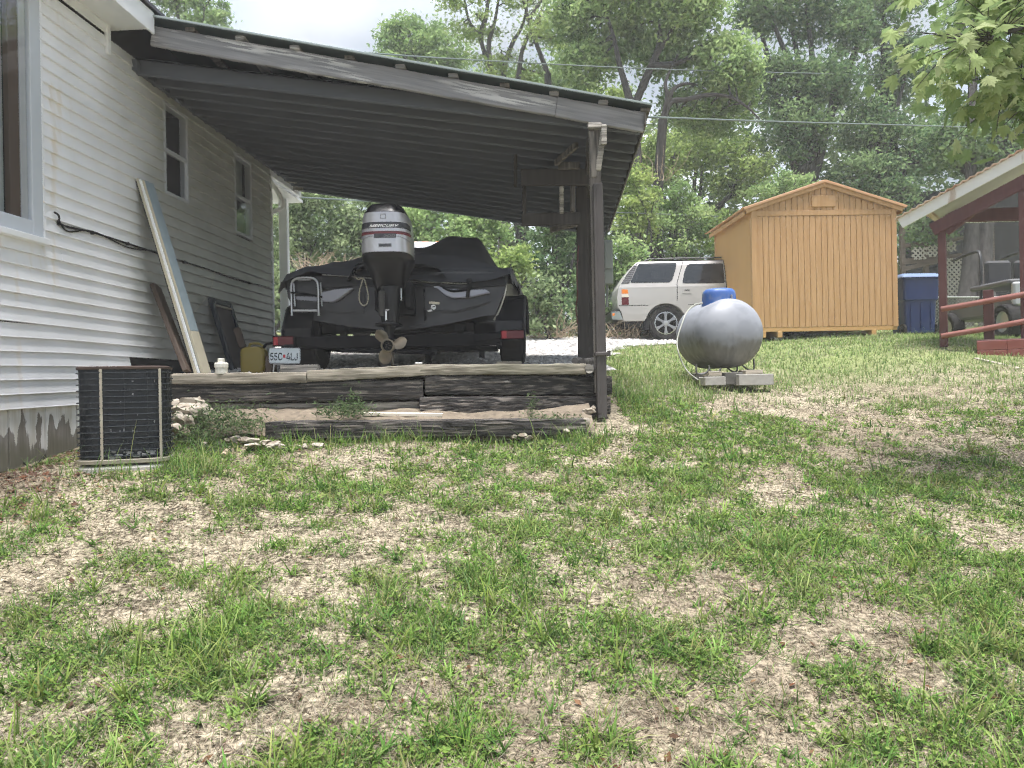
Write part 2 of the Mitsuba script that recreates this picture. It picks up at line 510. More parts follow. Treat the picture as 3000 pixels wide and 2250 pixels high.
pr('m_navy', (0.016, 0.022, 0.034), 0.5)
pr('m_mesh_panel', (0.075, 0.068, 0.066), 0.8)
pr('m_jug', (0.20, 0.155, 0.03), 0.4)
pr('m_pvc', (0.70, 0.68, 0.60), 0.4)
pr('m_cable', (0.012, 0.012, 0.013), 0.6)
pr('m_line', (0.16, 0.20, 0.19), 0.6)
pr('m_meter', (0.20, 0.22, 0.20), 0.6)
pr('m_curtain', (0.36, 0.40, 0.39), 0.8)
pr('m_room', (0.035, 0.035, 0.037), 0.9)
pr('m_deck', proc(lambda p, n, uv: mix((0.10, 0.075, 0.06), (0.20, 0.16, 0.13), fbm(p.x * 6, p.y * 6, p.z * 14, 3))), 0.8)
pr('m_lattice', (0.50, 0.47, 0.42), 0.7)
pr('m_galv', (0.42, 0.43, 0.43), 0.4, metallic=0.6)
pr('m_utv', (0.10, 0.10, 0.105), 0.45)
pr('m_straw_board', (0.62, 0.57, 0.47), 0.7)
pr('m_stick', proc(lambda p, n, uv: mix((0.30, 0.22, 0.15), (0.46, 0.37, 0.27), fbm(p.x * 20, p.y * 20, p.z * 20, 3))), 0.9)
pr('m_hose', (0.36, 0.37, 0.32), 0.5)
scene['m_pane'] = {'type': 'thindielectric', 'int_ior': 1.5}
pr('m_win_frame', (0.42, 0.44, 0.46), 0.4)
pr('m_big_frame', (0.52, 0.56, 0.61), 0.4)
pr('m_roof_trim', (0.27, 0.32, 0.315), 0.4)
pr('m_soil', proc(lambda p, n, uv: mix((0.085, 0.068, 0.05), (0.26, 0.215, 0.16), fbm(p.x * 25, p.y * 25, p.z * 25, 4))), 0.95)
pr('m_far_wall', (0.010, 0.010, 0.011), 0.9)
pr('m_win_white', (0.78, 0.80, 0.82), 0.35)

# ------------------------------------------------------------------ ground: heights surveyed at points of the photo (pixel, pixel, metres away)
SURVEY = [(1500, 2250, 2.3), (0, 2250, 2.35), (3000, 2250, 2.3), (1500, 1700, 3.65), (400, 1700, 3.7), (2700, 1700, 3.6), (1500, 1400, 5.5),
          (120, 1395, 5.1), (400, 1366, 5.6), (370, 1372, 5.15), (250, 1362, 5.4), (640, 1300, 6.5), (1200, 1285, 6.75), (1720, 1265, 6.85), (1780, 1200, 7.1), (2500, 1250, 7.4), (3000, 1400, 5.6),
          (2050, 1120, 9.9), (2300, 1120, 9.9), (2600, 1090, 10.6), (3000, 1070, 10.2), (2860, 1012, 11.9), (2760, 995, 12.3), (2400, 992, 15.8), (1950, 1001, 17.4), (2700, 984, 16.6),
          (1850, 1040, 14.2), (1850, 1120, 10.0), (1700, 985, 18.5), (1300, 982, 18.5), (900, 980, 18.5), (2500, 960, 22), (2900, 958, 20)]
_pts = np.array([W(*s) for s in SURVEY] + [[0, -1.5, -0.12], [-3, -1.5, -0.1], [3, -1.5, -0.1], [0, 0.3, 0.03], [-2.9, 4.0, 0.62], [-30, 22, 3.4], [-12, 26, 3.4], [0, 28, 3.2], [14, 28, 3.3],
                                            [30, 24, 3.4], [12, 5, 0.9], [12, 0, 0.1], [-10, 5, 0.9], [-10, 12, 1.9], [-2, 9.5, 1.62], [0.5, 9.5, 1.45], [-1, 12, 1.9]])
_rbf = RBFInterpolator(_pts[:, :2], _pts[:, 2], smoothing=0.015, kernel='linear')
_gx, _gy = np.linspace(-32, 32, 257), np.linspace(-3, 30, 133)
_GX, _GY = np.meshgrid(_gx, _gy, indexing='ij')
_gz = _rbf(np.stack([_GX.ravel(), _GY.ravel()], 1)).reshape(_GX.shape)
from scipy.ndimage import gaussian_filter
_gz = gaussian_filter(_gz, 1.2)
from scipy.interpolate import RegularGridInterpolator
_gi = RegularGridInterpolator((_gx, _gy), _gz, bounds_error=False, fill_value=None)


def gz(x, y):
    """ground height"""
    x, y = np.broadcast_arrays(np.asarray(x, float), np.asarray(y, float))
    q = np.stack([np.clip(x, -32, 32), np.clip(y, -3, 30)], -1)
    z = _gi(q) + np.maximum(y - 30, 0) * 0.06
    p = np.stack([x, y, np.zeros_like(x)], -1)
    near = np.clip((22 - y) / 6, 0, 1)
    return z + near * ((meshkit.fbm(p * 1.1, 3, 4) - 0.5) * 0.10 + (meshkit.fbm(p * 7, 3, 9) - 0.5) * 0.030)


def G(px, py):
    """where the ray through a pixel meets the ground"""
    lo, hi = 0.8, 40.0
    r = ray(px, py)
    ds = np.linspace(lo, hi, 600)
    P = EYE + r * ds[:, None]
    below = P[:, 2] < gz(P[:, 0], P[:, 1])
    i = int(np.argmax(below)) if below.any() else len(ds) - 1
    return P[i]


def floor_z(x, y):
    """the gravel floor of the carport and the drive behind it"""
    x, y = np.asarray(x, float), np.asarray(y, float)
    f = 1.50 + 0.085 * (y - 7.1)
    w = np.clip((y - 9.5) / 4.0, 0, 1)
    p = np.stack(np.broadcast_arrays(x, y, np.zeros(1)), -1)
    return f * (1 - w) + np.maximum(gz(x, y) + 0.02, f - 0.3) * w + (meshkit.fbm(p * 2.5, 3, 14) - 0.5) * 0.03


xs = np.unique(np.concatenate([np.linspace(-5, 7, 150), np.linspace(-90, -5, 35), np.linspace(7, 90, 35)]))
ys = np.unique(np.concatenate([np.linspace(1.2, 12, 150), np.linspace(-25, 1.2, 24), np.linspace(12, 32, 60), np.linspace(32, 160, 26)]))
XX, YY = np.meshgrid(xs, ys, indexing='ij')
ZZ = gz(XX, YY)
i, j = np.meshgrid(np.arange(len(xs) - 1), np.arange(len(ys) - 1), indexing='ij')
a = (i * len(ys) + j).ravel()
setting('ground', mesh(np.stack([XX.ravel(), YY.ravel(), ZZ.ravel()], 1), np.stack([a, a + len(ys), a + len(ys) + 1, a + 1], 1)), 'm_ground', smooth=True)

# gravel floor and drive: a sheet of irregular outline
drive = Polygon([(-3.45, 6.98), (0.90, 7.22), (0.95, 7.3), (1.02, 9.6), (1.15, 11.0), (1.45, 12.2), (1.85, 14.2), (2.4, 15.7), (6.5, 17.0), (7.5, 18.6), (4.0, 18.2), (1.0, 17.7), (-4.0, 17.4), (-9, 17.2), (-9, 14.0), (-3.6, 13.0), (-3.15, 10.3)])
dx, dy = np.linspace(-9, 7.5, 133), np.linspace(6.9, 18.7, 95)
DX, DY = np.meshgrid(dx, dy, indexing='ij')
i, j = np.meshgrid(np.arange(len(dx) - 1), np.arange(len(dy) - 1), indexing='ij')
a = (i * len(dy) + j).ravel()
quad = np.stack([a, a + len(dy), a + len(dy) + 1, a + 1], 1)
import shapely
mid = np.stack([DX.ravel()[quad].mean(1), DY.ravel()[quad].mean(1)], 1)
wob = drive.buffer(0)
inside = shapely.contains_xy(wob, mid[:, 0] + (meshkit.noise(np.c_[mid * 2.2, mid[:, :1] * 0], 3) - 0.5) * 0.5 * (mid[:, 1] > 10.5), mid[:, 1] + (meshkit.noise(np.c_[mid * 2.2, mid[:, :1] * 0], 8) - 0.5) * 0.5 * (mid[:, 1] > 10.5))
setting('gravel_drive', mesh(np.stack([DX.ravel(), DY.ravel(), floor_z(DX.ravel(), DY.ravel())], 1), quad[inside]), 'm_gravel', smooth=True)
rng = np.random.default_rng(5)
q = np.stack([rng.uniform(-3.3, 5, 26000), rng.uniform(7.2, 18, 26000)], 1)
q = q[shapely.contains_xy(wob, q[:, 0], q[:, 1]) & (np.abs(q[:, 0] / q[:, 1] + 0.15) < 0.36)]
ico = trimesh.creation.icosahedron()
sc = rng.uniform(0.008, 0.024, (len(q), 1)) * (1 + (q[:, 1:] - 7) * 0.05)
sv = (np.asarray(ico.vertices)[None] * (sc * rng.uniform(0.6, 1.3, (len(q), 3)))[:, None]).reshape(-1, 3) + np.repeat(np.c_[q, floor_z(q[:, 0], q[:, 1])], 12, 0)
sf = (np.asarray(ico.faces)[None] + (np.arange(len(q)) * 12)[:, None, None]).reshape(-1, 3)
sc_ = np.repeat(np.clip(rng.uniform(0.30, 0.72, (len(q), 1)) * [1.0, 0.97, 0.92], 0, 1), 12, 0)
solo('gravel', trimesh.Trimesh(sv, sf, process=False), 'm_stone', 'loose pale gravel stones spread over the carport floor and the drive behind it', 'gravel', kind='stuff', color=sc_)

# ------------------------------------------------------------------ house
P0 = np.array([-3.50, 5.64, 0.0])
UP = np.array([0, 0, 1.0])


def H(s, t, z):
    return np.array([P0[0] + WA[0] * s + WB[0] * t, P0[1] + WA[1] * s + WB[1] * t, z])


def wall(px, py, t=0.0):
    P = on_plane(px, py, H(0, t, 0), WB)
    return float(np.dot(P - P0, WA)), float(P[2])


def hbox(s0, s1, t0, t1, z0, z1, c=0.004):
    return cbox(s1 - s0, t1 - t0, z1 - z0, c, frame(H((s0 + s1) / 2, (t0 + t1) / 2, (z0 + z1) / 2), WA, -WB, UP))


house = thing('house', 'white vinyl sided house with peeling plywood skirting along the left edge', 'house')
S_END = wall(793, 700)[0]
Z_BOT = wall(100, 1192)[1]
Z_TOP = 4.44
EXPO = 0.1016
# windows: outer frame rectangles on the wall
w1 = (wall(476, 420)[0], wall(547, 470)[0], wall(479, 566)[1], wall(472, 292)[1])
w2 = (wall(684, 560)[0], wall(734, 590)[0], wall(687, 682)[1], wall(681, 443)[1])
w0s1 = wall(115, 400)[0]
w0 = (w0s1 - 1.9, w0s1, wall(112, 699)[1], 4.42)
opens = [w0, w1, w2]
rs = random.Random(3)
n_course = int((Z_TOP - Z_BOT) / EXPO) + 1
S_STEP = wall(377, 1048)[0]
for k in range(n_course):
    z = Z_BOT + k * EXPO
    s0, s1 = -4.2, S_END - 0.012
    if k < 4:
        s1 = S_STEP if k == 3 else S_STEP - 0.02
    segs = [(s0, s1)]
    for o in opens:
        if o[2] - EXPO * 0.75 < z < o[3] - EXPO * 0.25:
            nxt = []
            for a, b in segs:
                if o[0] > a and o[1] < b:
                    nxt += [(a, o[0] + 0.004), (o[1] - 0.004, b)]
                else:
                    nxt.append((a, b))
            segs = nxt
    for a, b in segs:
        cuts = [a] + ([rs.uniform(a + 1.2, b - 0.6)] if b - a > 3.2 else []) + [b]      # lapped joints
        for q in range(len(cuts) - 1):
            dt = 0.0022 * (q % 2)
            zt = min(z + EXPO + 0.003, Z_TOP + 0.02)
            prof = [(-0.012, z), (0.026 + dt, z), (0.0265 + dt, z + 0.004), (0.023 + dt, z + 0.008), (0.004 + dt, zt), (-0.012, zt)]
            nseg = 6
            rings = []
            for u in np.linspace(cuts[q], cuts[q + 1] + (0.02 if q < len(cuts) - 2 else 0), nseg):
                sag = (meshkit.noise(np.array([[u * 1.4, k * 0.6, 0]]), 2)[0] - 0.5) * 0.010
                settle = (-0.018 * max(0, 0.35 - u) if k < 6 else 0)          # the lowest courses have settled
                rings.append([H(u, t + sag * 0.3, zz + sag * 0.35 + settle) for t, zz in prof])
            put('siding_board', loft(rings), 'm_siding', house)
# corner trim, sheathing behind the boards, far end wall and roof
put('corner_trim', cat(hbox(S_END - 0.012, S_END + 0.03, -0.05, 0.026, Z_BOT + 0.4, Z_TOP), hbox(S_END + 0.03, S_END + 0.034, -0.05, 0.012, Z_BOT + 0.4, Z_TOP, 0.001)), 'm_win_white', house)
sheath = Polygon([(-4.2, Z_BOT - 0.3), (S_END - 0.02, Z_BOT + 0.1), (S_END - 0.02, Z_TOP + 0.4), (-4.2, Z_TOP + 0.4)])
for o in opens:
    sheath = sheath.difference(sbox(o[0], o[2], o[1], o[3]))
put('sheathing', extrude(sheath, 0.03, frame(H(0, -0.048, 0), WA, UP, WB)), 'm_room', house)
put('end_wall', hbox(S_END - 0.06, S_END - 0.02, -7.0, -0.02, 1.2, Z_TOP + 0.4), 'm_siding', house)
put('near_wall', hbox(-4.24, -4.2, -7.0, 0.0, 0.2, Z_TOP + 0.4), 'm_siding', house)
put('back_wall', hbox(-4.2, S_END - 0.05, -7.0, -6.96, 0.2, Z_TOP + 0.4), 'm_siding', house)
# skirting: old plywood boards, each with its own ragged foot
s = -4.2
k = 0
while s < S_STEP - 0.05:
    wdt = 0.17 + 0.03 * rs.random()
    s1 = min(s + wdt, S_STEP)
    foot = float(gz(*H((s + s1) / 2, 0.02, 0)[:2])) - 0.06 + 0.05 * rs.random()
    top = Z_BOT + 0.03
    ss = np.linspace(s + 0.004, s1 - 0.004, 7)
    pts = [(ss[0], top), (ss[-1], top)] + [(u, foot + rs.uniform(-0.02, 0.05)) for u in ss[::-1]]
    put('skirting_board', extrude(pts, 0.014, frame(H(0, -0.016 + 0.006 * (k % 2) + rs.uniform(-.002, .002), 0), WA, UP, WB)), 'm_skirt', house)
    s, k = s1, k + 1
put('foundation', hbox(-4.2, S_STEP - 0.02, -0.25, -0.05, -0.2, Z_BOT + 0.1), 'm_room', house)
put('foundation', hbox(S_STEP - 0.02, S_END, -0.25, -0.03, 1.0, Z_BOT + 0.48), 'm_block_dark', house)


def window(o, kind):
    s0, s1, z0, z1 = o
    key = numbered(f'{house}__window')
    fw = 0.034 if kind != 'big' else 0.115
    ft = 0.022
    def fr(a0, a1, b0, b1, t0=-0.06, t1=ft, m='m_win_frame'):
        return hbox(a0, a1, t0, t1, b0, b1, 0.004)
    parts = [fr(s0, s0 + fw, z0, z1), fr(s1 - fw, s1, z0, z1), fr(s0 + fw, s1 - fw, z1 - fw, z1), fr(s0 + fw, s1 - fw, z0, z0 + fw)]
    scene[key] = mikit.ply(cat(*parts), 'm_big_frame' if kind == 'big' else 'm_win_frame')
    if kind == 'big':
        put('sill', hbox(s0 - 0.03, s1 + 0.012, -0.01, 0.065, z0 - 0.045, z0), 'm_win_white', key)
        put('trim', hbox(s1, s1 + 0.028, -0.01, 0.022, z0 - 0.03, z1 + 0.05), 'm_win_white', key)
    mid = z0 + (z1 - z0) * 0.48
    a0, a1 = s0 + fw, s1 - fw
    if kind == 'big':
        scene[numbered(f'{key}__pane')] = {'type': 'rectangle', 'to_world': mi.ScalarTransform4f(frame(H((a0 + a1) / 2, 0.006, (z0 + z1) / 2), WA * (a1 - a0) / 2, UP * ((z1 - z0) / 2 - fw), WB)), 'bsdf': {'type': 'ref', 'id': 'm_pane'}}
        put('jamb', hbox(a1 - 0.07, a1, -0.06, -0.012, z0, z1), 'm_win_frame', key)
        put('inner_frame', hbox(a1 - 0.175, a1 - 0.072, -0.06, -0.018, z0, z1), 'm_board_brown', key)
        n = 60
        uu = np.linspace(a0, a1 - 0.16, n)
        rings = [[H(u, -0.085 + 0.018 * math.sin(u * 34), zz) for zz in np.linspace(z0, z1, 6)] for u in uu]
        put('curtain', loft(rings, False, False), 'm_curtain', key, smooth=True)
    else:
        put('sash', cat(fr(a0, a1, mid - 0.022, mid + 0.022, -0.02, 0.018), fr(a0, a0 + 0.012, z0 + fw, mid, -0.02, 0.009), fr(a1 - 0.012, a1, z0 + fw, mid, -0.02, 0.009)), 'm_win_frame', key)
        for b0, b1, t in ((z0 + fw, mid - 0.022, 0.004), (mid + 0.022, z1 - fw, 0.009)):
            scene[numbered(f'{key}__pane')] = {'type': 'rectangle', 'to_world': mi.ScalarTransform4f(frame(H((a0 + a1) / 2, t, (b0 + b1) / 2), WA * (a1 - a0) / 2, UP * (b1 - b0) / 2, WB)), 'bsdf': {'type': 'ref', 'id': 'm_pane'}}
        if kind == 'shade':
            put('blind', hbox(a0, a1, -0.10, -0.09, mid, z1), 'm_curtain', key)
    # the dark room behind
    d = 1.4
    room = cat(hbox(s0, s1, -d - 0.02, -d, z0, z1), hbox(s0 - 0.03, s0, -d, -0.05, z0, z1), hbox(s1, s1 + 0.03, -d, -0.05, z0, z1), hbox(s0, s1, -d, -0.05, z1, z1 + 0.03), hbox(s0, s1, -d, -0.05, z0 - 0.03, z0))
    put('room', room, 'm_room', key)
    labels[key] = {'label': {'big': 'wide white framed window with a curtain and brown inner frame', 'plain': 'dark sash window nearer the front of the carport', 'shade': 'dark sash window with a pale lowered blind in its upper half'}[kind]}


window(w0, 'big')
window(w1, 'plain')
window(w2, 'shade')
# eaves: soffit and fascia up to where the carport roof begins, roof slope above
EV = 0.36
sE = 1.08
zs = wall(300, 78)[1]
put('soffit', hbox(-4.4, sE, -0.02, EV, zs + 0.03, zs + 0.045), 'm_win_white', house)
put('soffit', hbox(wall(306, 80)[0] - 0.02, wall(306, 80)[0] + 0.03, 0.01, 0.04, zs - 0.22, zs + 0.03), 'm_win_white', house, label='short white end board closing the soffit beside the carport')
put('fascia', hbox(-4.4, sE, EV, EV + 0.02, zs - 0.02, zs + 0.17), 'm_win_white', house)
put('frieze_board', hbox(-4.2, wall(306, 80)[0], 0.012, 0.03, zs - 0.05, zs + 0.03), 'm_win_white', house)
rw = 5.0
for q in range(12):                                       # shingle courses up the slope
    t0, t1 = EV + 0.05 - q * 0.14, EV + 0.05 - (q + 1) * 0.14 - 0.02
    z0 = zs + 0.175 + q * 0.14 * 0.42
    v = [H(-4.4, t0, z0), H(S_END + 0.3, t0, z0), H(S_END + 0.3, t1, z0 + 0.16 * 0.42 - 0.012), H(-4.4, t1, z0 + 0.16 * 0.42 - 0.012)]
    v2 = [x + UP * 0.03 for x in v]
    put('shingle_course', mesh(v + v2, [[0, 3, 2, 1], [4, 5, 6, 7], [0, 1, 5, 4], [2, 3, 7, 6], [1, 2, 6, 5], [3, 0, 4, 7]]), 'm_shingle', house)
z0 = zs + 0.175 + 12 * 0.14 * 0.42
put('roof', mesh([H(-4.4, EV - 1.6, z0), H(S_END + 0.3, EV - 1.6, z0), H(S_END + 0.3, -3.5, z0 + 2.2 * 0.42), H(-4.4, -3.5, z0 + 2.2 * 0.42), H(S_END + 0.3, -7.3, zs), H(-4.4, -7.3, zs)],
                  [[0, 1, 2], [0, 2, 3], [3, 2, 4], [3, 4, 5]]), 'm_shingle', house)
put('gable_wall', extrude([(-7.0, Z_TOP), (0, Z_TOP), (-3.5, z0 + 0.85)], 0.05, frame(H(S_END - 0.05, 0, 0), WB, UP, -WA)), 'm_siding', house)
# porch at the far end: white post, beam end and gutter elbow
dP = 11.6
pb, pt = W(838, 985, dP), W(832, 545, dP)
put('porch_post', cbox(0.125, 0.125, pt[2] - pb[2] + 0.9, 0.008, trans([pb[0], pb[1], (pt[2] + pb[2]) / 2 - 0.45])), 'm_win_white', house)
A0, A1 = H(S_END + 0.05, -0.02, Z_TOP - 0.10), H(S_END + 1.25, -0.02, Z_TOP - 0.10)
put('porch_beam', beam(A0, A1, 0.05, 0.16), 'm_win_white', house)
put('porch_ceiling', hbox(S_END + 0.04, S_END + 1.5, -2.5, -0.06, Z_TOP - 0.20, Z_TOP - 0.16), 'm_win_white', house)
gp = [W(795, 535, 10.6), W(812, 560, 10.6), W(826, 590, 10.6), W(826, 605, 10.6), W(815, 615, 10.6), W(790, 624, 10.6), W(765, 632, 10.6)]
put('gutter_pipe', tube(curve(gp, 6), 0.032, 10), 'm_white_paint', house, smooth=40)

# cable along the wall
cab = [(163, 652), (190, 664), (263, 681), (367, 713), (442, 738), (484, 752), (533, 767), (601, 788), (665, 812), (725, 829), (760, 836), (790, 846)]
ck = thing('cable', 'bundle of black cable sagging across the white siding', 'cable')
for q, off in enumerate((0.0, 0.018, -0.010)):
    pts = []
    for i, (x, y) in enumerate(cab[:(12, 6, 5)[q]]):
        s_, z_ = wall(x, y)
        dip = off * (1 if i % 2 else -0.4)
        pts.append(H(s_, 0.022 + 0.006 * q, z_ - dip - (0.02 if q and i in (1, 3) else 0)))
    if q == 0:
        e = [wall(148, 622), wall(156, 630), wall(161, 642)]
        pts = [H(e[0][0], 0.03, e[0][1]), H(e[1][0], 0.04, e[1][1]), H(e[2][0], 0.035, e[2][1])] + pts
    put('strand', tube(curve(pts, 8), 0.0075 - 0.0015 * q, 6), 'm_cable', ck, smooth=True)
for x, y in ((165, 653), (263, 681), (367, 713), (533, 767), (725, 829)):
    s_, z_ = wall(x, y)
    put('clip', hbox(s_ - 0.008, s_ + 0.008, 0.005, 0.036, z_ - 0.018, z_ + 0.012, 0.003), 'm_cable', ck)
# thin pale wire hanging from it
wp = [(623, 790), (618, 815), (610, 845), (590, 880), (560, 915)]
solo('wire', tube(curve([H(wall(x, y)[0], 0.03, wall(x, y)[1]) for x, y in wp], 8), 0.0022, 5), 'm_rope', 'thin pale wire dangling from the cable over the dark leaning panel', 'wire')

# ------------------------------------------------------------------ carport
car = thing('carport', 'open wooden lean-to carport with weathered beam and green metal roof', 'carport')
dF = lambda px: 6.75 + 0.20 * (px - 439) / (1885 - 439)
FLb, FRb = W(439, 131, 6.75), W(1885, 385, 6.95)
bx = unit(FRb - FLb)
bn = unit(np.cross(bx, UP))       # towards the camera / away
bn = bn if bn[1] > 0 else -bn     # away from the camera
bu = np.cross(bn, bx) if np.cross(bn, bx)[2] > 0 else np.cross(bx, bn)
BH = 0.175
splitp = (1620 - 439) / (1885 - 439)
L = np.linalg.norm(FRb - FLb)


def fb(l, n=0.0, u=0.0):
    return FLb + bx * l + bn * n + bu * u


def worn_board(l0, l1, n0, th, u0, h, seed, amp=0.006):
    return rough_beam(fb(l0, n0 + th / 2, u0 + h / 2), fb(l1, n0 + th / 2, u0 + h / 2), th, h, seed, amp, 40, up=bu)


put('front_beam', worn_board(0.0, L * splitp - 0.004, 0, 0.045, 0, BH, 1), 'm_beam', car, label='long weathered front beam with peeling white paint')
put('front_beam', worn_board(L * splitp, L, 0, 0.045, -0.004, BH + 0.004, 2, 0.004), 'm_beam', car, label='short grey front beam piece at the low end')
# ceiling: rafters from the wall out to the low edge
A_n, A_f = np.array(H(1.35, 0.0, 4.31)), np.array(H(5.75, 0.0, 4.33))
B_n = FRb.copy()
B_f = W(1780, 690, 11.35)


def ceil(i, j, up=0.0):
    return (A_n * (1 - j) + A_f * j) * (1 - i) + (B_n * (1 - j) + B_f * j) * i + UP * up


NR = 17
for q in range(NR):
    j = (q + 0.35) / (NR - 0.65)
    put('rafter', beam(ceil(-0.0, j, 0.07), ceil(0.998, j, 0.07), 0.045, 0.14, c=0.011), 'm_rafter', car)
# purlins run front to back across the rafters; their ends show as blocks above the front beam
pend = [544, 615, 688, 765, 845, 925, 1003, 1078, 1152, 1229, 1307, 1383, 1459, 1533, 1606, 1680, 1753, 1822, 1880]
for q, px in enumerate(pend[::2]):
    l = (px - 439) / (1885 - 439) * L
    i = min(max((px - 400) / (1885 - 400), 0), 1)
    p0 = fb(l, -0.012 - 0.006 * (q % 3), BH + 0.020)
    p1 = ceil(i, 1.0, 0.16)
    put('purlin', beam(p0, p1, 0.085, 0.036, c=0.004), 'm_beam' if q % 3 else 'm_post', car)
# deck boards / roof underside seen between the rafters, and the thin ribbed metal sheet on top
rl = np.linspace(-0.02, 1.012, 60)
def roof_pt(i, j, up):
    f0 = fb(i * L, -0.07, BH + 0.045)
    f1 = ceil(i, 1.02, 0.19)
    return f0 * (1 - j) + f1 * j + UP * up
rings = []
N = 120
us = np.linspace(-0.03, 1.006, N)
top = np.array([[roof_pt(u, j, 0.0) for j in np.linspace(0, 1, 4)] for q, u in enumerate(us)])
bot = top - UP * 0.007
rings = np.concatenate([top, bot[:, ::-1]], 1)
put('roof_sheet', loft(rings), 'm_green_roof', car)
put('drip_edge', beam(roof_pt(-0.03, 0, 0.003) - bn * 0.012, roof_pt(1.006, 0, 0.003) - bn * 0.012, 0.012, 0.018, c=0.002), 'm_roof_trim', car)
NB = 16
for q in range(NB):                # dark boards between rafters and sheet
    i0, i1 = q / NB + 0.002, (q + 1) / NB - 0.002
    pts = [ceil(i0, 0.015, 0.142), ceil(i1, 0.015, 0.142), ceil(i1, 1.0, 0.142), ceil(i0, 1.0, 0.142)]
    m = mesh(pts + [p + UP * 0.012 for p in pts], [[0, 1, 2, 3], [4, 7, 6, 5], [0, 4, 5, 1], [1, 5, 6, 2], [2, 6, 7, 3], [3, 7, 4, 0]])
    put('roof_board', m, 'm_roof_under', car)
put('edge_board', beam(ceil(1.0, -0.01, 0.10) + WB * 0.015, ceil(1.0, 1.0, 0.10) + WB * 0.015, 0.02, 0.12), 'm_post', car)
put('rear_beam', beam(ceil(-0.14, 1.005, 0.065), ceil(0.998, 1.005, 0.065), 0.045, 0.14), 'm_rafter', car)
for q, (x0, y0, x1, y1) in enumerate(((796, 492, 846, 515), (820, 514, 868, 532), (846, 538, 888, 552))):   # pale blocking at the wall end of the rear beam
    p0, p1 = W(x0, (y0 + y1) / 2, 10.7 + 0.25 * q), W(x1, (y0 + y1) / 2 + 3, 10.7 + 0.25 * q)
    put('blocking', beam(p0, p1, 0.04, 0.10), 'm_white_paint' if q == 9 else 'm_greytie', car)
put('header', beam(ceil(0.0, 0.0, 0.06) + WB * 0.03, ceil(0.0, 1.0, 0.06) + WB * 0.03, 0.045, 0.10), 'm_rafter', car)
# front post: steel channel below, timber above, with a forked head
dQ = 7.0
pb, pt = W(1770, 1193, dQ), W(1741, 545, dQ)
steel = np.array([pb[0], pb[1], 0])
zt = W(1740, 540, dQ)[2]
put('steel_post', cat(cbox(0.088, 0.075, zt - pb[2] + 0.1, 0.006, trans([W(1757, 860, dQ)[0], dQ, (zt + pb[2]) / 2 - 0.05])),
                      cbox(0.030, 0.11, zt - pb[2] + 0.05, 0.004, trans([W(1757, 860, dQ)[0] - 0.030, dQ + 0.012, (zt + pb[2]) / 2 - 0.03]))), 'm_steel_brown', car, label='brown steel lower half of the front post')
zc = W(1772, 1037, dQ)[2]
xs_ = W(1757, 860, dQ)[0]
put('band', cat(cbox(0.112, 0.125, 0.034, 0.004, trans([xs_, dQ, zc])), cbox(0.03, 0.02, 0.05, 0.003, trans([xs_ + 0.07, dQ - 0.03, zc + 0.004]))), 'm_steel_brown', car)
put('timber_post', beam([xs_ - 0.004, dQ + 0.085, 1.3], [xs_ - 0.012, dQ + 0.085, W(1735, 372, dQ)[2]], 0.10, 0.085, up=(0, 1, 0)), 'm_post', car, label='weathered timber upper half of the front post')
put('fork_arm', beam(W(1742, 520, 6.93), W(1732, 385, 6.88), 0.055, 0.04, up=(0, 1, 0)), 'm_post', car)
put('fork_arm', beam(W(1752, 500, 6.92), W(1770, 372, 6.86), 0.05, 0.04, up=(0, 1, 0)), 'm_greytie', car)
put('cleat', beam(W(1722, 369, 6.84), W(1762, 369, 6.84), 0.04, 0.055), 'm_greytie', car)
put('cleat', beam(W(1769, 366, 6.83), W(1769, 424, 6.83), 0.05, 0.035, up=(0, 1, 0)), 'm_greytie', car)
# posts farther back along the low side, with planks between
for d, w in ((8.9, 0.15), (11.1, 0.14)):
    x = W(1722, 800, d)[0] - 0.03 + (0.02 if d > 10 else 0)
    put('timber_post', cbox(w, w, 2.9, 0.008, trans([x, d, 2.3])), 'm_dark_post', car, label='dark timber post farther back on the low side')
put('plank', beam([W(1705, 800, 8.3)[0], 8.3, 1.45], [W(1708, 800, 8.3)[0], 8.3, 3.5], 0.12, 0.04, up=(0, 1, 0)), 'm_dark_post', car)
put('side_beam', beam([W(1736, 400, 7.1)[0] - 0.02, 7.1, 3.60], [W(1712, 690, 11.2)[0], 11.2, 3.56], 0.07, 0.14), 'm_dark_post', car)
# storage rack hanging beside the posts
put('rack_rail', beam(W(1526, 520, 7.9), W(1728, 519, 7.9), 0.04, 0.17), 'm_dark_post', car)
put('rack_rail', beam(W(1528, 644, 8.0), W(1700, 640, 8.0), 0.04, 0.13), 'm_dark_post', car)
put('rack_upright', beam(W(1510, 455, 7.93), W(1510, 545, 7.93), 0.035, 0.085, up=(0, 1, 0)), 'm_dark_post', car)
put('rack_upright', beam(W(1536, 520, 8.03), W(1536, 662, 8.03), 0.04, 0.075, up=(0, 1, 0)), 'm_dark_post', car)
put('rack_block', beam(W(1635, 486, 7.85), W(1698, 486, 7.85), 0.04, 0.075), 'm_post', car)
put('rack_block', beam(W(1645, 545, 7.95), W(1645, 625, 7.95), 0.04, 0.075, up=(0, 1, 0)), 'm_greytie', car)
put('rack_block', beam(W(1678, 545, 7.97), W(1678, 622, 7.97), 0.04, 0.12, up=(0, 1, 0)), 'm_post', car)
put('brace', beam(W(1628, 478, 7.8), W(1690, 424, 7.45), 0.04, 0.06), 'm_post', car)
put('brace', beam(W(1612, 674, 8.3), W(1690, 655, 8.2), 0.04, 0.06), 'm_post', car)

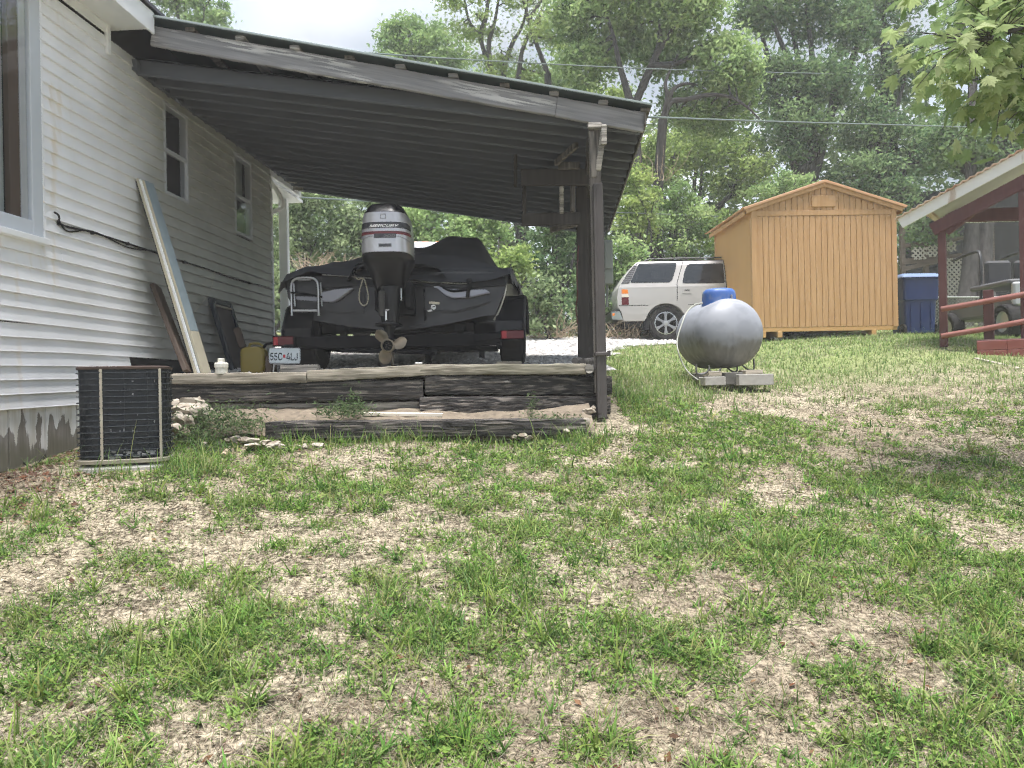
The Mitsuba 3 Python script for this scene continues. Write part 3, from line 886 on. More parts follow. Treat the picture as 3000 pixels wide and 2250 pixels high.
mb = thing('meter_box', 'tall grey green box strapped to the right side of the carport post', 'box')
c = W(1781, 770, 7.35)
put('case', cbox(0.085, 0.10, 0.42, 0.008, trans(c)), 'm_meter', mb)
put('lid', cbox(0.07, 0.012, 0.25, 0.004, trans(c + [0, -0.057, 0.06])), 'm_meter', mb)
put('conduit', tube([c + [-0.01, 0, -0.20], c + [-0.015, 0.02, -0.42]], 0.013), 'm_meter', mb)
solo('cord', tube(curve([W(1695, 720, 8.2), W(1690, 800, 8.2), W(1692, 860, 8.15), W(1688, 900, 8.2), W(1692, 950, 8.2)], 8), 0.008, 6), 'm_red_wood', 'thin red cord hanging down the dark post under the carport', 'cord', smooth=True)

# ------------------------------------------------------------------ old railway ties that hold up the carport floor
wl = thing('timber_retaining_wall', 'low retaining wall of dark weathered timbers under the front of the carport', 'retaining wall')


def tie(x0, y0, x1, y1, h, d0, d1, depth, mat, seed, amp=0.012, name='timber', label=None):
    """from the middle of the left end to the middle of the right end of its front face"""
    p0, p1 = W(x0, y0, d0) + [0, depth / 2, 0], W(x1, y1, d1) + [0, depth / 2, 0]
    return put(name, rough_beam(p0, p1, depth, h, seed, amp, 60), mat, wl, smooth=35, label=label)


pxm = lambda n, d=7.0: n * d / F
tie(452, 1110, 896, 1106, pxm(31), 6.86, 6.90, 0.13, 'm_cap', 1, 0.004, 'cap_timber')
tie(899, 1103, 1230, 1084, pxm(33), 6.90, 6.94, 0.13, 'm_cap', 2, 0.006, 'cap_timber')
tie(1224, 1084, 1716, 1081, pxm(31), 6.94, 7.06, 0.13, 'm_cap', 3, 0.006, 'cap_timber')
tie(455, 1154, 1238, 1140, pxm(58), 6.88, 6.96, 0.20, 'm_tie', 4, 0.010)
tie(1242, 1129, 1790, 1128, pxm(58), 6.95, 7.14, 0.20, 'm_tie', 5, 0.010)
tie(600, 1203, 1226, 1196, pxm(40), 6.98, 7.02, 0.20, 'm_greytie', 6, 0.012, label='paler, recessed timber in the lowest course')
tie(1226, 1189, 1786, 1188, pxm(54), 6.90, 7.08, 0.20, 'm_tie', 7, 0.010)
for q in range(3):                                      # the right side returns towards the back
    z = W(1790, 1128, 7.14)[2] - q * 0.185 + 0.03
    a_ = np.array([0.79 + 0.01 * q, 7.34, z]); b_ = np.array([0.98, 10.0, z + 0.10])
    put('timber', rough_beam(a_, b_, 0.2, 0.18, 20 + q, 0.010, 40), 'm_tie', wl, smooth=35)
solo('step_timber', rough_beam(W(775, 1262, 6.42) + [0, 0.1, 0], W(1716, 1250, 6.55) + [0, 0.1, 0], 0.20, pxm(50, 6.5), 11, 0.012, 70), 'm_tie', 'dark weathered timber lying on the grass in front of the retaining wall as a step', 'timber', smooth=35)
lg = thing('log', 'short round log end lying on the right end of the wall cap', 'log')
for x0, y0, x1, y1, r in ((1727, 1081, 1690, 1070, 0.043),):
    put('bark', tube([W(x0, y0, 7.0), W(x0 - 8, y0 - 6, 7.9)], r, 14), 'm_post', lg, smooth=40)
    put('end_grain', lathe([(0.001, 0.001), (r * 0.93, 0.002), (r * 0.93, -0.004)], frame(W(x0, y0, 6.995), [1, 0, 0], [0, 0, 1], [0, -1, 0]), 16), 'm_greytie', lg)
solo('log', cat(tube([W(1684, 1057, 7.4), W(1700, 1056, 7.9)], 0.032, 12), tube([W(1709, 1060, 7.3), W(1738, 1058, 7.4)], 0.034, 12)), 'm_post', 'pair of dark logs lying beside the foot of the carport post', 'logs', smooth=40)
solo('white_board', beam(W(1066, 1213, 6.86), W(1297, 1216, 6.82), 0.09, 0.034), 'm_straw_board', 'short pale board lying between the step timber and the wall', 'board')
solo('wood_block', cbox(0.06, 0.05, 0.012, 0.003, trans(W(1227, 1064, 6.99))), 'm_white_paint', 'small white chip of wood on the middle of the wall cap', 'wood chip')
solo('pipe_cap', cat(lathe([(0.052, 0), (0.054, 0.01), (0.054, 0.058), (0.060, 0.060), (0.061, 0.095), (0.052, 0.103), (0.025, 0.104)], trans(W(649, 1096, 6.92)), 28),
                     cbox(0.05, 0.05, 0.04, 0.005, trans(W(649, 1096, 6.92) + [0, 0, 0.122]))), 'm_pvc', 'white plastic pipe end with a square plug standing on the wall cap', 'pipe cap', smooth=35)

# dirt behind and between the timbers
setting('dirt_bank', grid(60, 8, lambda u, v: np.stack([-3.35 + u * 4.05, 6.50 + 0.06 * u + v * 0.58, gz(-3.35 + u * 4.05, 6.50 + 0.06 * u + v * 0.58) + 0.13 * np.sin(np.minimum(v * 2.2, 1.57)) + 0.02 + 0.03 * meshkit.noise(np.stack([u * 40, v * 4, u * 0], 1), 3)], 1)), 'm_soil', smooth=True)

# ------------------------------------------------------------------ air conditioner
ac = thing('air_conditioner', 'old black outdoor air conditioner with wire guard and rusty rim beside the house', 'air conditioner')
c = np.array([-2.765, 5.52]); zb = W(380, 1350, 5.25)[2]; ztop = W(380, 1072, 5.25)[2]
hh = ztop - zb
AC = rounded(0.575, 0.575, 0.13, 10)
Mac = frame([c[0], c[1], zb], [math.cos(0.36), math.sin(0.36), 0], [-math.sin(0.36), math.cos(0.36), 0], [0, 0, 1])


def ring_at(off, z, n=72):
    p = AC.buffer(off, quad_segs=10).exterior
    q = np.array([p.interpolate(t, normalized=True).coords[0] for t in np.linspace(0, 1, n, endpoint=False)])
    q = np.c_[q, np.full(n, z)]
    return (np.c_[q, np.ones(n)] @ Mac.T)[:, :3]


put('coil', loft([ring_at(-0.012, 0.02), ring_at(-0.006, hh - 0.02)]), 'm_ac', ac, smooth=40)
put('rim', loft([ring_at(0.0, hh - 0.022), ring_at(0.006, hh - 0.020), ring_at(0.008, hh - 0.004), ring_at(0.0, hh), ring_at(-0.05, hh + 0.002), ring_at(-0.20, hh + 0.004)]), 'm_ac_rust', ac, smooth=40)
put('base_pan', loft([ring_at(-0.01, -0.020), ring_at(0.008, -0.016), ring_at(0.011, 0.008), ring_at(0.002, 0.012)]), 'm_ac_bar', ac, smooth=40)
for q in range(15):
    z = 0.035 + q * (hh - 0.08) / 14.0
    rg = ring_at(0.006, z)
    rg[:, 2] += (meshkit.noise(np.c_[rg[:, :2] * 9, np.full(len(rg), q * 3.1)], 4) - 0.5) * 0.008
    put('guard_wire', tube(np.vstack([rg, rg[:1]]), 0.0040, 5, False), 'm_ac_wire', ac)
for q in range(14):
    t = q / 14
    put('guard_wire', tube([ring_at(0.001, 0.02, 260)[int(t * 260)], ring_at(0.001, hh - 0.04, 260)[int(t * 260)]], 0.0022, 4, False), 'm_ac_wire', ac)


def ac_at(px):
    """the point of the outline nearest the camera below a pixel column"""
    R = ring_at(0.004, 0.0, 720)
    e = R[:, 0] - (px - 1500) / F * R[:, 1] + 0.0
    v = np.where(np.abs(e) < 0.012, R[:, 1], 99)
    return R[int(np.argmin(v))]


for x in (300, 473):
    b_ = ac_at(x)
    put('corner_bar', beam(b_ + [0, 0, -0.005], b_ + [0, 0, hh - 0.02], 0.019, 0.012, up=unit([b_[0] - c[0], b_[1] - c[1], 0]), c=0.003), 'm_ac_bar', ac)
rr = np.random.default_rng(8)
dirt = []
for q in range(34):
    x = rr.uniform(316, 466) if q < 36 else rr.uniform(245, 290)
    b_ = ac_at(x)
    low = rr.random() < 0.62
    z = rr.uniform(0.02, 0.075) if low and q < 36 else rr.uniform(0.05, hh - 0.1)
    w_, h_ = (rr.uniform(0.012, 0.045), rr.uniform(0.008, 0.02)) if low else (rr.uniform(0.004, 0.01), rr.uniform(0.01, 0.025))
    n_ = unit([b_[0] - c[0], b_[1] - c[1], 0])
    dirt.append(cbox(w_, 0.006, h_, 0.002, frame(b_ + [0, 0, z] - n_ * 0.006, np.cross(n_, UP), n_, UP)))
put('lint', cat(*dirt), 'm_ac_dirt', ac, label='scattered scraps of pale lint caught in the guard', kind='stuff')
solo('concrete_pad', loft([ring_at(0.01, -0.13, 40), ring_at(0.01, -0.05, 40), ring_at(0.0, -0.035, 40)]), 'm_concrete', 'flat concrete pad under the black air conditioner', 'pad')

# ------------------------------------------------------------------ things leaning on the wall under the carport
lb = [('m_board_cream', 0.0, 'cream edged long board, the one nearest the wall in the leaning stack'), ('m_board_blue', 0.055, 'pale blue long board in the middle of the leaning stack'), ('m_board_blue', 0.105, 'pale blue long board with a cream lower end leaning outermost')]
for q, (mt, off, lab) in enumerate(lb):
    bt, tp = W(573 + 10 * q, 1094, 7.02 + 0.01 * q), H(wall(393, 523)[0] + 0.01 * q, 0.03 + 0.022 * q, wall(393, 523)[1] - 0.006 * q)
    ax = unit(tp - bt)
    dep = unit(np.array([0.10, 1, 0]) - ax * np.dot([0.10, 1, 0], ax))
    nn = np.cross(dep, ax)
    nn = nn if nn[0] > 0 else -nn
    Ln = np.linalg.norm(tp - bt)
    dd = 0.155
    k_ = thing('leaning_board', lab, 'board', )
    cut = 0.78 if q == 2 else 1.0
    put('board', cbox(Ln * cut, dd, 0.020, 0.003, frame(bt + ax * (Ln * (1 - cut / 2)) + dep * dd / 2, ax, dep, np.cross(ax, dep))), mt, k_)
    if q == 2:
        put('board_end', cbox(Ln * 0.22 - 0.002, dd, 0.0205, 0.003, frame(bt + ax * Ln * 0.11 + dep * dd / 2, ax, dep, np.cross(ax, dep))), 'm_board_cream', k_)
    put('front_edge', cbox(Ln, 0.008, 0.024, 0.002, frame(bt + ax * Ln / 2 - dep * 0.005, ax, dep, np.cross(ax, dep))), 'm_board_cream' if q != 1 else 'm_win_white', k_)
    put('groove', cbox(Ln * 0.98, 0.012, 0.012, 0.002, frame(bt + ax * Ln / 2 + nn * -0.016 + dep * 0.002, ax, dep, np.cross(ax, dep))), 'm_black', k_)
bt, tp = W(552, 1092, 7.0), H(wall(443, 838)[0], 0.04, wall(443, 838)[1])
solo('brown_board', beam(bt, tp, 0.14, 0.045, up=(1, 0, 0.3)), 'm_board_brown', 'dark brown plank leaning against the siding behind the pale boards', 'plank')
ln = thing('framed_panel', 'dark framed screen panel leaning against the siding behind the pale boards', 'panel')
s0_, z0_ = wall(600, 874)
s1_, z1_ = wall(662, 893)
TL, TR = H(s0_, 0.03, z0_), H(s1_, 0.03, z0_ - 0.01)
BL, BR = W(648, 1092, 8.1), W(716, 1088, 8.45)
ex = unit(TR - TL)
dn = unit((BL - TL) - ex * np.dot(BL - TL, ex))
nn = np.cross(ex, dn); nn = nn if nn[0] > 0 else -nn
wP, hP = np.linalg.norm(TR - TL), np.linalg.norm(BL - TL)
Mp = lambda u, v, o=0: frame(TL + ex * u + dn * v + nn * o, ex, dn, np.cross(ex, dn))
for (u, v, w_, h_) in ((0.03, hP / 2, 0.06, hP), (wP - 0.03, hP / 2, 0.06, hP), (wP / 2, 0.03, wP - 0.12, 0.06), (wP / 2, hP - 0.03, wP - 0.12, 0.06)):
    put('frame', cbox(w_, h_, 0.045, 0.006, Mp(u, v, 0.02)), 'm_navy', ln)
put('screen', cbox(wP - 0.12, hP - 0.12, 0.008, 0.002, Mp(wP / 2, hP / 2, 0.02)), 'm_mesh_panel', ln)
put('bar', cbox(wP - 0.14, 0.02, 0.02, 0.003, Mp(wP / 2, 0.085, 0.04)), 'm_ac_bar', ln)
# yellow fuel can
jg = thing('fuel_can', 'yellow olive plastic fuel can standing beside the licence plate', 'fuel can')
jc = W(745, 1050, 7.75)
body = rounded(0.25, 0.27, 0.035)
put('body', loft([np.c_[np.array(rounded(w_, 0.16, 0.04, 4).exterior.coords)[:-1], np.full(len(rounded(w_, 0.16, 0.04, 4).exterior.coords) - 1, z_)] for w_, z_ in ((0.20, -0.15), (0.235, -0.14), (0.25, -0.10), (0.25, 0.05), (0.235, 0.085), (0.19, 0.105), (0.12, 0.115))]).apply_transform(trans(jc)), 'm_jug', jg, smooth=40)
put('handle', tube(curve([jc + [-0.05, 0, 0.11], jc + [-0.035, 0, 0.145], jc + [0.03, 0, 0.15], jc + [0.08, 0, 0.13], jc + [0.10, 0, 0.09]], 6), 0.013, 8), 'm_jug', jg, smooth=40)
put('spout', tube(curve([jc + [0.09, 0, 0.10], jc + [0.12, 0, 0.135], jc + [0.16, 0.02, 0.15], jc + [0.22, 0.03, 0.17]], 6), 0.014, 8), 'm_black', jg, smooth=40)
solo('wood_scrap', beam(W(712, 1018, 8.1), W(693, 962, 8.15), 0.07, 0.04, up=(0, 1, 0)), 'm_board_brown', 'brown scrap of wood standing behind the yellow fuel can', 'wood scrap')
solo('box', cbox(0.06, 0.2, 0.20, 0.006, trans(W(795, 1072, 7.75))), 'm_board_brown', 'small dark box between the fuel can and the trailer tyre', 'box')

# ------------------------------------------------------------------ boat on its trailer, motor, cover
BO = W(1164, 900, 7.85); BO[2] = 0.0
zt_ = lambda py, d=7.85, px=1164: W(px, py, d)[2]


def B(l, n, z):
    return np.array([BO[0] + WB[0] * l + WA[0] * n, BO[1] + WB[1] * l + WA[1] * n, z])


KEEL, CHINE, GUN = zt_(968), zt_(931), zt_(806)
boat = thing('boat', 'dark grey metallic bass boat seen from its transom on a trailer', 'boat')
st = [(0, 1.13, 0.99, 0, 0.0, 0.0), (0.25, 1.135, 0.995, 0, 0, 0.0), (1, 1.135, 0.99, 0, 0, 0.02), (2, 1.13, 0.97, 0, 0.01, 0.04), (3, 1.08, 0.90, 0.02, 0.06, 0.07), (4, 0.93, 0.70, 0.10, 0.18, 0.11), (5, 0.58, 0.36, 0.32, 0.34, 0.15), (5.6, 0.12, 0.06, 0.50, 0.50, 0.17)]
rings = []
for n, hb, hc, kz, cz, gz_ in st:
    R = [(hb, GUN + gz_), (hb + 0.012, GUN + gz_ - 0.06), (hb * 0.6 + hc * 0.4 + 0.02, GUN - 0.20 + gz_ * .6), (hc + 0.02, CHINE + cz + 0.03), (hc, CHINE + cz), (hc - 0.10, CHINE + cz - 0.003), (hc * 0.55, (CHINE + cz) * .5 + (KEEL + kz) * .5 - 0.004), (0.10, KEEL + kz)]
    full = R + [(-a, b) for a, b in R[::-1]] + [(-hb * 0.5, GUN + gz_ + 0.02), (hb * 0.5, GUN + gz_ + 0.02)]
    rings.append([B(l, n, z) for l, z in full])
put('hull', loft(rings), 'm_hull', boat, smooth=32)


def on_transom(pts, off, th, mat, name, parent=boat, bev=0.0, **kw):
    """a plate on the transom from its outline in the photo; the transom plane is 7.85 m off"""
    o = B(0, -off, 0)
    q = [on_plane(x, y, o, WA) for x, y in pts]
    loc = [((p - o) @ WB, p[2]) for p in q]
    poly = Polygon(loc)
    if bev:
        a_, b_ = poly.buffer(bev).buffer(-bev), None
        m = []
        M = frame(o, WB, UP, -WA)
        m.append(extrude(poly, th * 0.6, M))
        inn = poly.buffer(-bev)
        if not inn.is_empty:
            for g in getattr(inn, 'geoms', [inn]):
                m.append(extrude(g, th * 0.4, M @ trans([0, 0, th * 0.6])))
        return put(name, cat(*m), mat, parent, **kw)
    return put(name, extrude(poly, th, frame(o, WB, UP, -WA)), mat, parent, **kw)


sm = lambda pts, r=8: list(Polygon(pts).buffer(-r * .5).buffer(r).buffer(-r * .5).simplify(0.6).exterior.coords)[:-1]
on_transom(sm([(944, 886), (1000, 888), (1045, 856), (1072, 850), (1073, 917), (1000, 920), (950, 912)]), 0.0, 0.05, 'm_hull', 'transom_pad', bev=0.012)
on_transom(sm([(1240, 855), (1240, 912), (1340, 916), (1425, 892), (1447, 878), (1320, 880), (1290, 853)]), 0.0, 0.05, 'm_hull', 'transom_pad', bev=0.012)
on_transom(sm([(838, 812), (845, 870), (862, 905), (940, 908), (940, 812)]), 0.0, 0.03, 'm_hull', 'transom_pad', bev=0.01)
on_transom(sm([(946, 858), (985, 849), (1042, 845), (1001, 877), (981, 887), (946, 885)], 5), 0.006, 0.065, 'm_hull_silver', 'silver_accent', bev=0.008)
on_transom(sm([(1262, 841), (1283, 839), (1310, 849), (1377, 851), (1424, 849), (1438, 859), (1377, 873), (1330, 875), (1306, 865), (1283, 846)], 4), 0.006, 0.065, 'm_hull_silver', 'silver_accent', bev=0.008)
on_transom(sm([(866, 868), (935, 870), (935, 884), (872, 880)], 3), 0.006, 0.04, 'm_hull_silver', 'silver_accent', bev=0.004)
on_transom([(946, 805), (1100, 815), (1100, 840), (1040, 838), (946, 848)], 0.0, 0.035, 'm_black_gloss', 'transom_band')
on_transom([(1172, 822), (1372, 830), (1480, 812), (1482, 836), (1372, 846), (1250, 838), (1172, 842)], 0.0, 0.035, 'm_black_gloss', 'transom_band')
put('trim_rail', tube([on_plane(x, y, B(0, -0.04, 0), WA) for x, y in ((944, 805), (1020, 809), (1100, 816))], 0.006, 6), 'm_alu', boat, smooth=True)
put('trim_rail', tube([on_plane(x, y, B(0, -0.04, 0), WA) for x, y in ((1172, 823), (1270, 827), (1372, 831))], 0.006, 6), 'm_alu', boat, smooth=True)
on_transom([(1071, 842), (1240, 850), (1246, 948), (1160, 968), (1071, 945)], 0.0, 0.02, 'm_hull', 'motor_bracket_wall')
on_transom([(1241, 848), (1245, 848), (1249, 938), (1244, 940)], 0.02, 0.03, 'm_black', 'seam')
on_transom([(1256, 883), (1288, 885), (1288, 892), (1257, 890)], 0.05, 0.002, 'm_straw_board', 'decal')
on_transom([(1270 + 7.5 * math.cos(t), 900 + 7.5 * math.sin(t)) for t in np.linspace(0, 6.28, 20)[:-1]], 0.05, 0.002, 'm_white_paint', 'decal')
on_transom([(1252, 909), (1264, 907), (1268, 912), (1254, 914)], 0.05, 0.002, 'm_white_paint', 'decal')
on_transom([(1266, 897), (1275, 897), (1275, 899), (1266, 899)], 0.052, 0.001, 'm_trim', 'decal')
on_transom([(1266, 901.5), (1275, 901.5), (1275, 903), (1266, 903)], 0.052, 0.001, 'm_trim', 'decal')
# starboard side: rub rail and a bright bow-to-stern moulding
put('rub_rail', tube([B(1.15, n, GUN + 0.0 + 0.02 * n) for n in np.linspace(0, 3, 8)], 0.022, 8), 'm_black', boat, smooth=40)
put('rub_rail', tube([B(-1.15, n, GUN + 0.0 + 0.02 * n) for n in np.linspace(0, 3, 8)], 0.022, 8), 'm_black', boat, smooth=40)
put('corner_fitting', cbox(0.03, 0.05, 0.09, 0.008, trans(W(1478, 823, 7.8))), 'm_chrome', boat)
put('side_moulding', tube(curve([W(1483, 806, 7.84), W(1479, 860, 7.84), W(1462, 910, 7.85), W(1447, 938, 7.86)], 6), 0.011, 6), 'm_alu', boat, smooth=True)

# ladder
lad = f'{boat}__ladder'
USED.add(lad)
LP = lambda x, y, o=0.10: on_plane(x, y, B(0, -o, 0), WA)
scene[lad] = mikit.ply(tube(curve([LP(855, 925), LP(854, 880), LP(853, 840), LP(858, 823), LP(872, 815), LP(895, 813), LP(916, 815), LP(928, 824), LP(932, 842), LP(933, 880), LP(934, 925)], 6), 0.0125, 10), 'm_alu', smooth=40)
labels[lad] = {'label': 'folded bright tube boarding ladder on the left of the transom'}
put('rail', tube([LP(860, 830, .06), LP(864, 897, .06)], 0.009, 8), 'm_alu', lad, smooth=40)
put('rail', tube([LP(939, 828, .06), LP(943, 897, .06)], 0.009, 8), 'm_alu', lad, smooth=40)
put('rung', beam(LP(858, 910, .10), LP(931, 910, .10), 0.03, 0.028), 'm_alu', lad)
put('step_pad', beam(LP(872, 820, .105), LP(910, 820, .105), 0.03, 0.016), 'm_alu', lad)
solo('strap', tube([LP(851, 857, .125), LP(895, 861, .115), LP(944, 870, .08)], 0.010, 6), 'm_black', 'dark strap tied across the boarding ladder', 'strap')
solo('rope', tube(curve([LP(1040, 812, .07), LP(1050, 818, .09), LP(1066, 817, .10), LP(1076, 850, .10), LP(1079, 875, .10), LP(1073, 892, .10), LP(1062, 894, .10), LP(1053, 880, .10), LP(1053, 855, .10), LP(1062, 822, .10), LP(1068, 814, .08)], 8), 0.0065, 6), 'm_rope', 'loop of pale rope hanging from the transom rail left of the motor', 'rope', smooth=True)
st_ = thing('tie_strap', 'black tie down strap over the right side of the transom', 'strap')
put('webbing', beam(LP(1376, 816, .09), LP(1369, 872, .09), 0.036, 0.008, up=(0, 1, 0)), 'm_black', st_)
put('webbing', tube(curve([LP(1298, 843, .085), LP(1320, 852, .09), LP(1345, 852, .09), LP(1372, 848, .09)], 6), 0.011, 6), 'm_black', st_)
put('buckle', cbox(0.05, 0.02, 0.05, 0.006, trans(LP(1375, 824, .10))), 'm_black', st_)


# cover
def cover(u, v):
    l = (u - 0.5) * 2
    n = -0.125 + v ** 1.25 * 5.6
    hb = np.interp(n, [s_[0] for s_ in st], [s_[1] for s_ in st]) + 0.035
    gg = GUN + np.interp(n, [s_[0] for s_ in st], [s_[5] for s_ in st])
    ll = np.clip(l * 1.10, -1, 1) * hb
    over = np.clip((np.abs(l) - 0.909) / 0.091, 0, 1)              # the hem that hangs over the gunwale
    dome = 0.27 * (1 - (ll / hb) ** 2) * np.clip((n + 0.05) / 0.5, 0, 1) * np.clip((5.6 - n) / 2, 0, 1)
    dl = ll - 0.50
    bump = 0.46 * np.exp(-np.where(dl > 0, np.maximum(dl - 0.08, 0) / 0.30, np.maximum(-dl - 0.06, 0) / 0.52) ** 2 * 1.1 - (np.maximum(np.abs(n - 2.1) - 0.12, 0) / 0.75) ** 2)
    bump2 = 0.24 * np.exp(-((ll + 0.5) / 0.45) ** 2 - ((n - 1.9) / 0.8) ** 2)
    well = -0.07 * np.exp(-(ll / 0.42) ** 2 - (n / 0.35) ** 2)
    ridge = 0.06 * np.exp(-((ll + 0.98) / 0.16) ** 2 - ((n - 0.1) / 0.5) ** 2)
    P = np.stack([ll * 2.2, n * 1.4, np.zeros_like(ll)], -1)
    fold = (meshkit.fbm(P * [1.1, 0.9, 1], 2, 5) - 0.5) * 0.08
    crease = -0.026 * np.abs(np.sin(ll * 6.5 + n * 1.9 + 2.2 * meshkit.noise(P, 8))) * np.clip(n * 2, 0.15, 1) * (0.3 + meshkit.noise(P * 0.8, 12))
    rear = np.clip((0.05 - n) / 0.15, 0, 1)
    hem = 0.045 + 0.012 * np.sin(ll * 9) + 0.085 * np.clip((ll - 0.2) / 0.25, 0, 1) * (1 - 0.35 * np.clip((ll - 0.7) / 0.4, 0, 1)) + 0.05 * np.clip((-0.85 - ll) / 0.12, 0, 1)
    z = gg + 0.045 + dome + bump + bump2 + well + ridge + fold + crease - over * (0.13 + 0.03 * np.sin(n * 6)) - rear * hem
    out = over * 0.03 * np.sign(l)
    return np.stack([BO[0] + WB[0] * (ll + out) + WA[0] * n, BO[1] + WB[1] * (ll + out) + WA[1] * n, z], 1)


solo('boat_cover', grid(110, 150, cover), 'm_cover', 'charcoal fabric cover draped over the boat with a hump over its console', 'boat cover', smooth=True)
# ---- outboard motor
mo = thing('outboard_motor', 'big outboard motor with silver cowl and red stripe hanging on the transom', 'outboard motor')
MC = W(1136, 700, 7.05)
mx, my = MC[0] - 0.045, 7.05 + 0.33
pz = lambda py: W(1136, py, 7.06)[2]
pm = 7.28 / F


def sup(hw, hd, cx, cy, z, e=3.6, n=64, off=0.0):
    t = np.linspace(0, 2 * np.pi, n, endpoint=False) + 0.0001
    c_, s_ = np.cos(t), np.sin(t)
    return np.stack([cx + (hw + off) * np.sign(c_) * np.abs(c_) ** (2 / e), cy + (hd + off) * np.sign(s_) * np.abs(s_) ** (2 / e), np.full(n, z)], 1)


def cowl(py, off=0.0):
    hw = np.interp(py, [588, 592, 600, 618, 622, 645, 690, 737], [38, 46, 54, 61, 65, 69, 71.5, 72]) * pm
    hd = np.interp(py, [588, 592, 600, 612, 620, 737], [0.24, 0.265, 0.29, 0.315, 0.325, 0.335])
    return sup(hw, hd, mx, my, pz(py), off=off)


cw = put('cowl', loft([cowl(y) for y in (617, 619, 622, 628, 640, 665, 690, 715, 735, 737)]), 'm_cowl', mo, smooth=40)
put('cap', loft([cowl(619, 0.004), cowl(613, 0.002), cowl(605), cowl(597), cowl(592), cowl(589, -0.01)]), 'm_black_gloss', cw, smooth=40)


def decal(y0, y1, off, mat, name, x0=None, x1=None, arch=0.0):
    """a printed band that follows the cowl"""
    rg = []
    for t in np.linspace(0, 1, 4):
        r = cowl(y0 + (y1 - y0) * t, off)
        k = r[:, 1] < my - 0.02
        r = r[k]
        r = r[np.argsort(r[:, 0])]
        if x0 is not None:
            xs0, xs1 = W(x0, y0, 7.05)[0], W(x1, y0, 7.05)[0]
            xx = np.linspace(xs0, xs1, 14)
            r = np.stack([xx, np.interp(xx, r[:, 0], r[:, 1]), np.full(14, r[0, 2])], 1)
        if arch:
            r = r.copy()
            r[:, 2] -= arch * np.clip((np.abs(r[:, 0] - mx) - 0.09) / 0.1, 0, 1.3) ** 2
        rg.append(r)
    return put(name, loft(rg, False, False), mat, cw)


pr('m_band_dark', (0.035, 0.036, 0.042), 0.3)
pr('m_band_grey', (0.16, 0.16, 0.17), 0.35)
pr('m_band_red', (0.13, 0.025, 0.03), 0.4)
decal(650, 667.5, 0.0020, 'm_band_dark', 'stripe')
decal(677, 686, 0.0020, 'm_band_red', 'stripe')
decal(679.2, 680.4, 0.0030, 'm_band_dark', 'stripe')
decal(690, 691.5, 0.0020, 'm_band_grey', 'stripe', arch=0.02)
decal(684, 697, 0.0036, 'm_band_dark', 'badge', 1096, 1160)
decal(713.5, 724, 0.0025, 'm_band_grey', 'badge', 1109, 1147)
decal(715.5, 722, 0.0033, 'm_band_dark', 'badge', 1111, 1145)
decal(626, 641, 0.0020, 'm_band_grey', 'emblem', 1114, 1130)
decal(629, 640, 0.0028, 'm_cowl', 'emblem', 1116, 1128)


def lettering(text, x0, x1, y0, y1, mat, parent, d, bold=True, skew=0.0, name='lettering', plane=None):
    m = meshkit.text_mesh(text, 1.0, 0.02, bold)
    b = m.bounds
    m.apply_translation(-np.array([b[0][0], b[0][1], 0]))
    a_, c_ = W(x0, y1, d), W(x1, y0, d)
    sx, sz = (c_[0] - a_[0]) / (b[1][0] - b[0][0]), (c_[2] - a_[2]) / (b[1][1] - b[0][1])
    v = np.asarray(m.vertices)
    v = np.stack([a_[0] + (v[:, 0] + skew * v[:, 1]) * sx, d - v[:, 2] * 0.05, a_[2] + v[:, 1] * sz], 1)
    if plane is not None:
        v[:, 1] = plane(v) - v[:, 1] + d
    return put(name, trimesh.Trimesh(v, m.faces[:, ::-1], process=False), mat, parent)


def cowl_front(v):
    r = cowl(662, 0.0)
    k = r[:, 1] < my - 0.02
    r = r[k]; r = r[np.argsort(r[:, 0])]
    return np.interp(v[:, 0], r[:, 0], r[:, 1]) - 0.009


lettering('MERCURY', 1082, 1164, 656.5, 666, 'm_white_paint', cw, 7.05, True, 0.28, plane=cowl_front)
lettering('200', 1122, 1156, 687, 695.5, 'm_band_grey', cw, 7.05, True, 0.2, plane=lambda v: cowl_front(v) - 0.001)
low = [sup(np.interp(y, [737, 745, 760, 778, 795, 830, 850], [72, 73.5, 72, 60, 54, 45, 40]) * pm, np.interp(y, [737, 760, 800, 850], [0.335, 0.33, 0.22, 0.16]), mx, my + np.interp(y, [737, 780, 850], [0, 0.03, 0.10]), pz(y), 3.0) for y in (737.5, 742, 750, 760, 770, 785, 800, 825, 850)]
put('lower_cowl', loft(low), 'm_black_gloss', mo, smooth=40)
leg = [sup(np.interp(y, [845, 880, 925, 945], [33, 28, 27, 24]) * pm, np.interp(y, [845, 945], [0.13, 0.12]), mx + 0.005, my - 0.02, W(1136, y, 7.3)[2], 2.6, 40) for y in (840, 860, 890, 920, 945)]
put('midsection', loft(leg), 'm_black_gloss', mo, smooth=40)
jz = lambda y: W(1136, y, 7.6)[2]
put('bracket', cat(cbox(0.34, 0.10, jz(838) - jz(925), 0.012, trans([mx + 0.04, 7.68, (jz(838) + jz(925)) / 2])), cbox(0.06, 0.30, 0.26, 0.012, trans([mx - 0.12, 7.55, jz(878)])), cbox(0.06, 0.30, 0.26, 0.012, trans([mx + 0.17, 7.55, jz(870)]))), 'm_black', mo)
put('trim_cylinder', tube([W(1117, 852, 7.12), W(1119, 925, 7.16)], 0.030, 12), 'm_trim', mo, smooth=40)
put('tilt_tube', tube([W(1175, 845, 7.2), W(1176, 880, 7.2)], 0.007, 8), 'm_alu', mo)
put('tag', cat(cbox(0.018, 0.004, 0.085, 0.001, trans(W(1131, 925, 7.10))), cbox(0.036, 0.004, 0.007, 0.001, trans(W(1135, 908, 7.10)))), 'm_alu', mo)
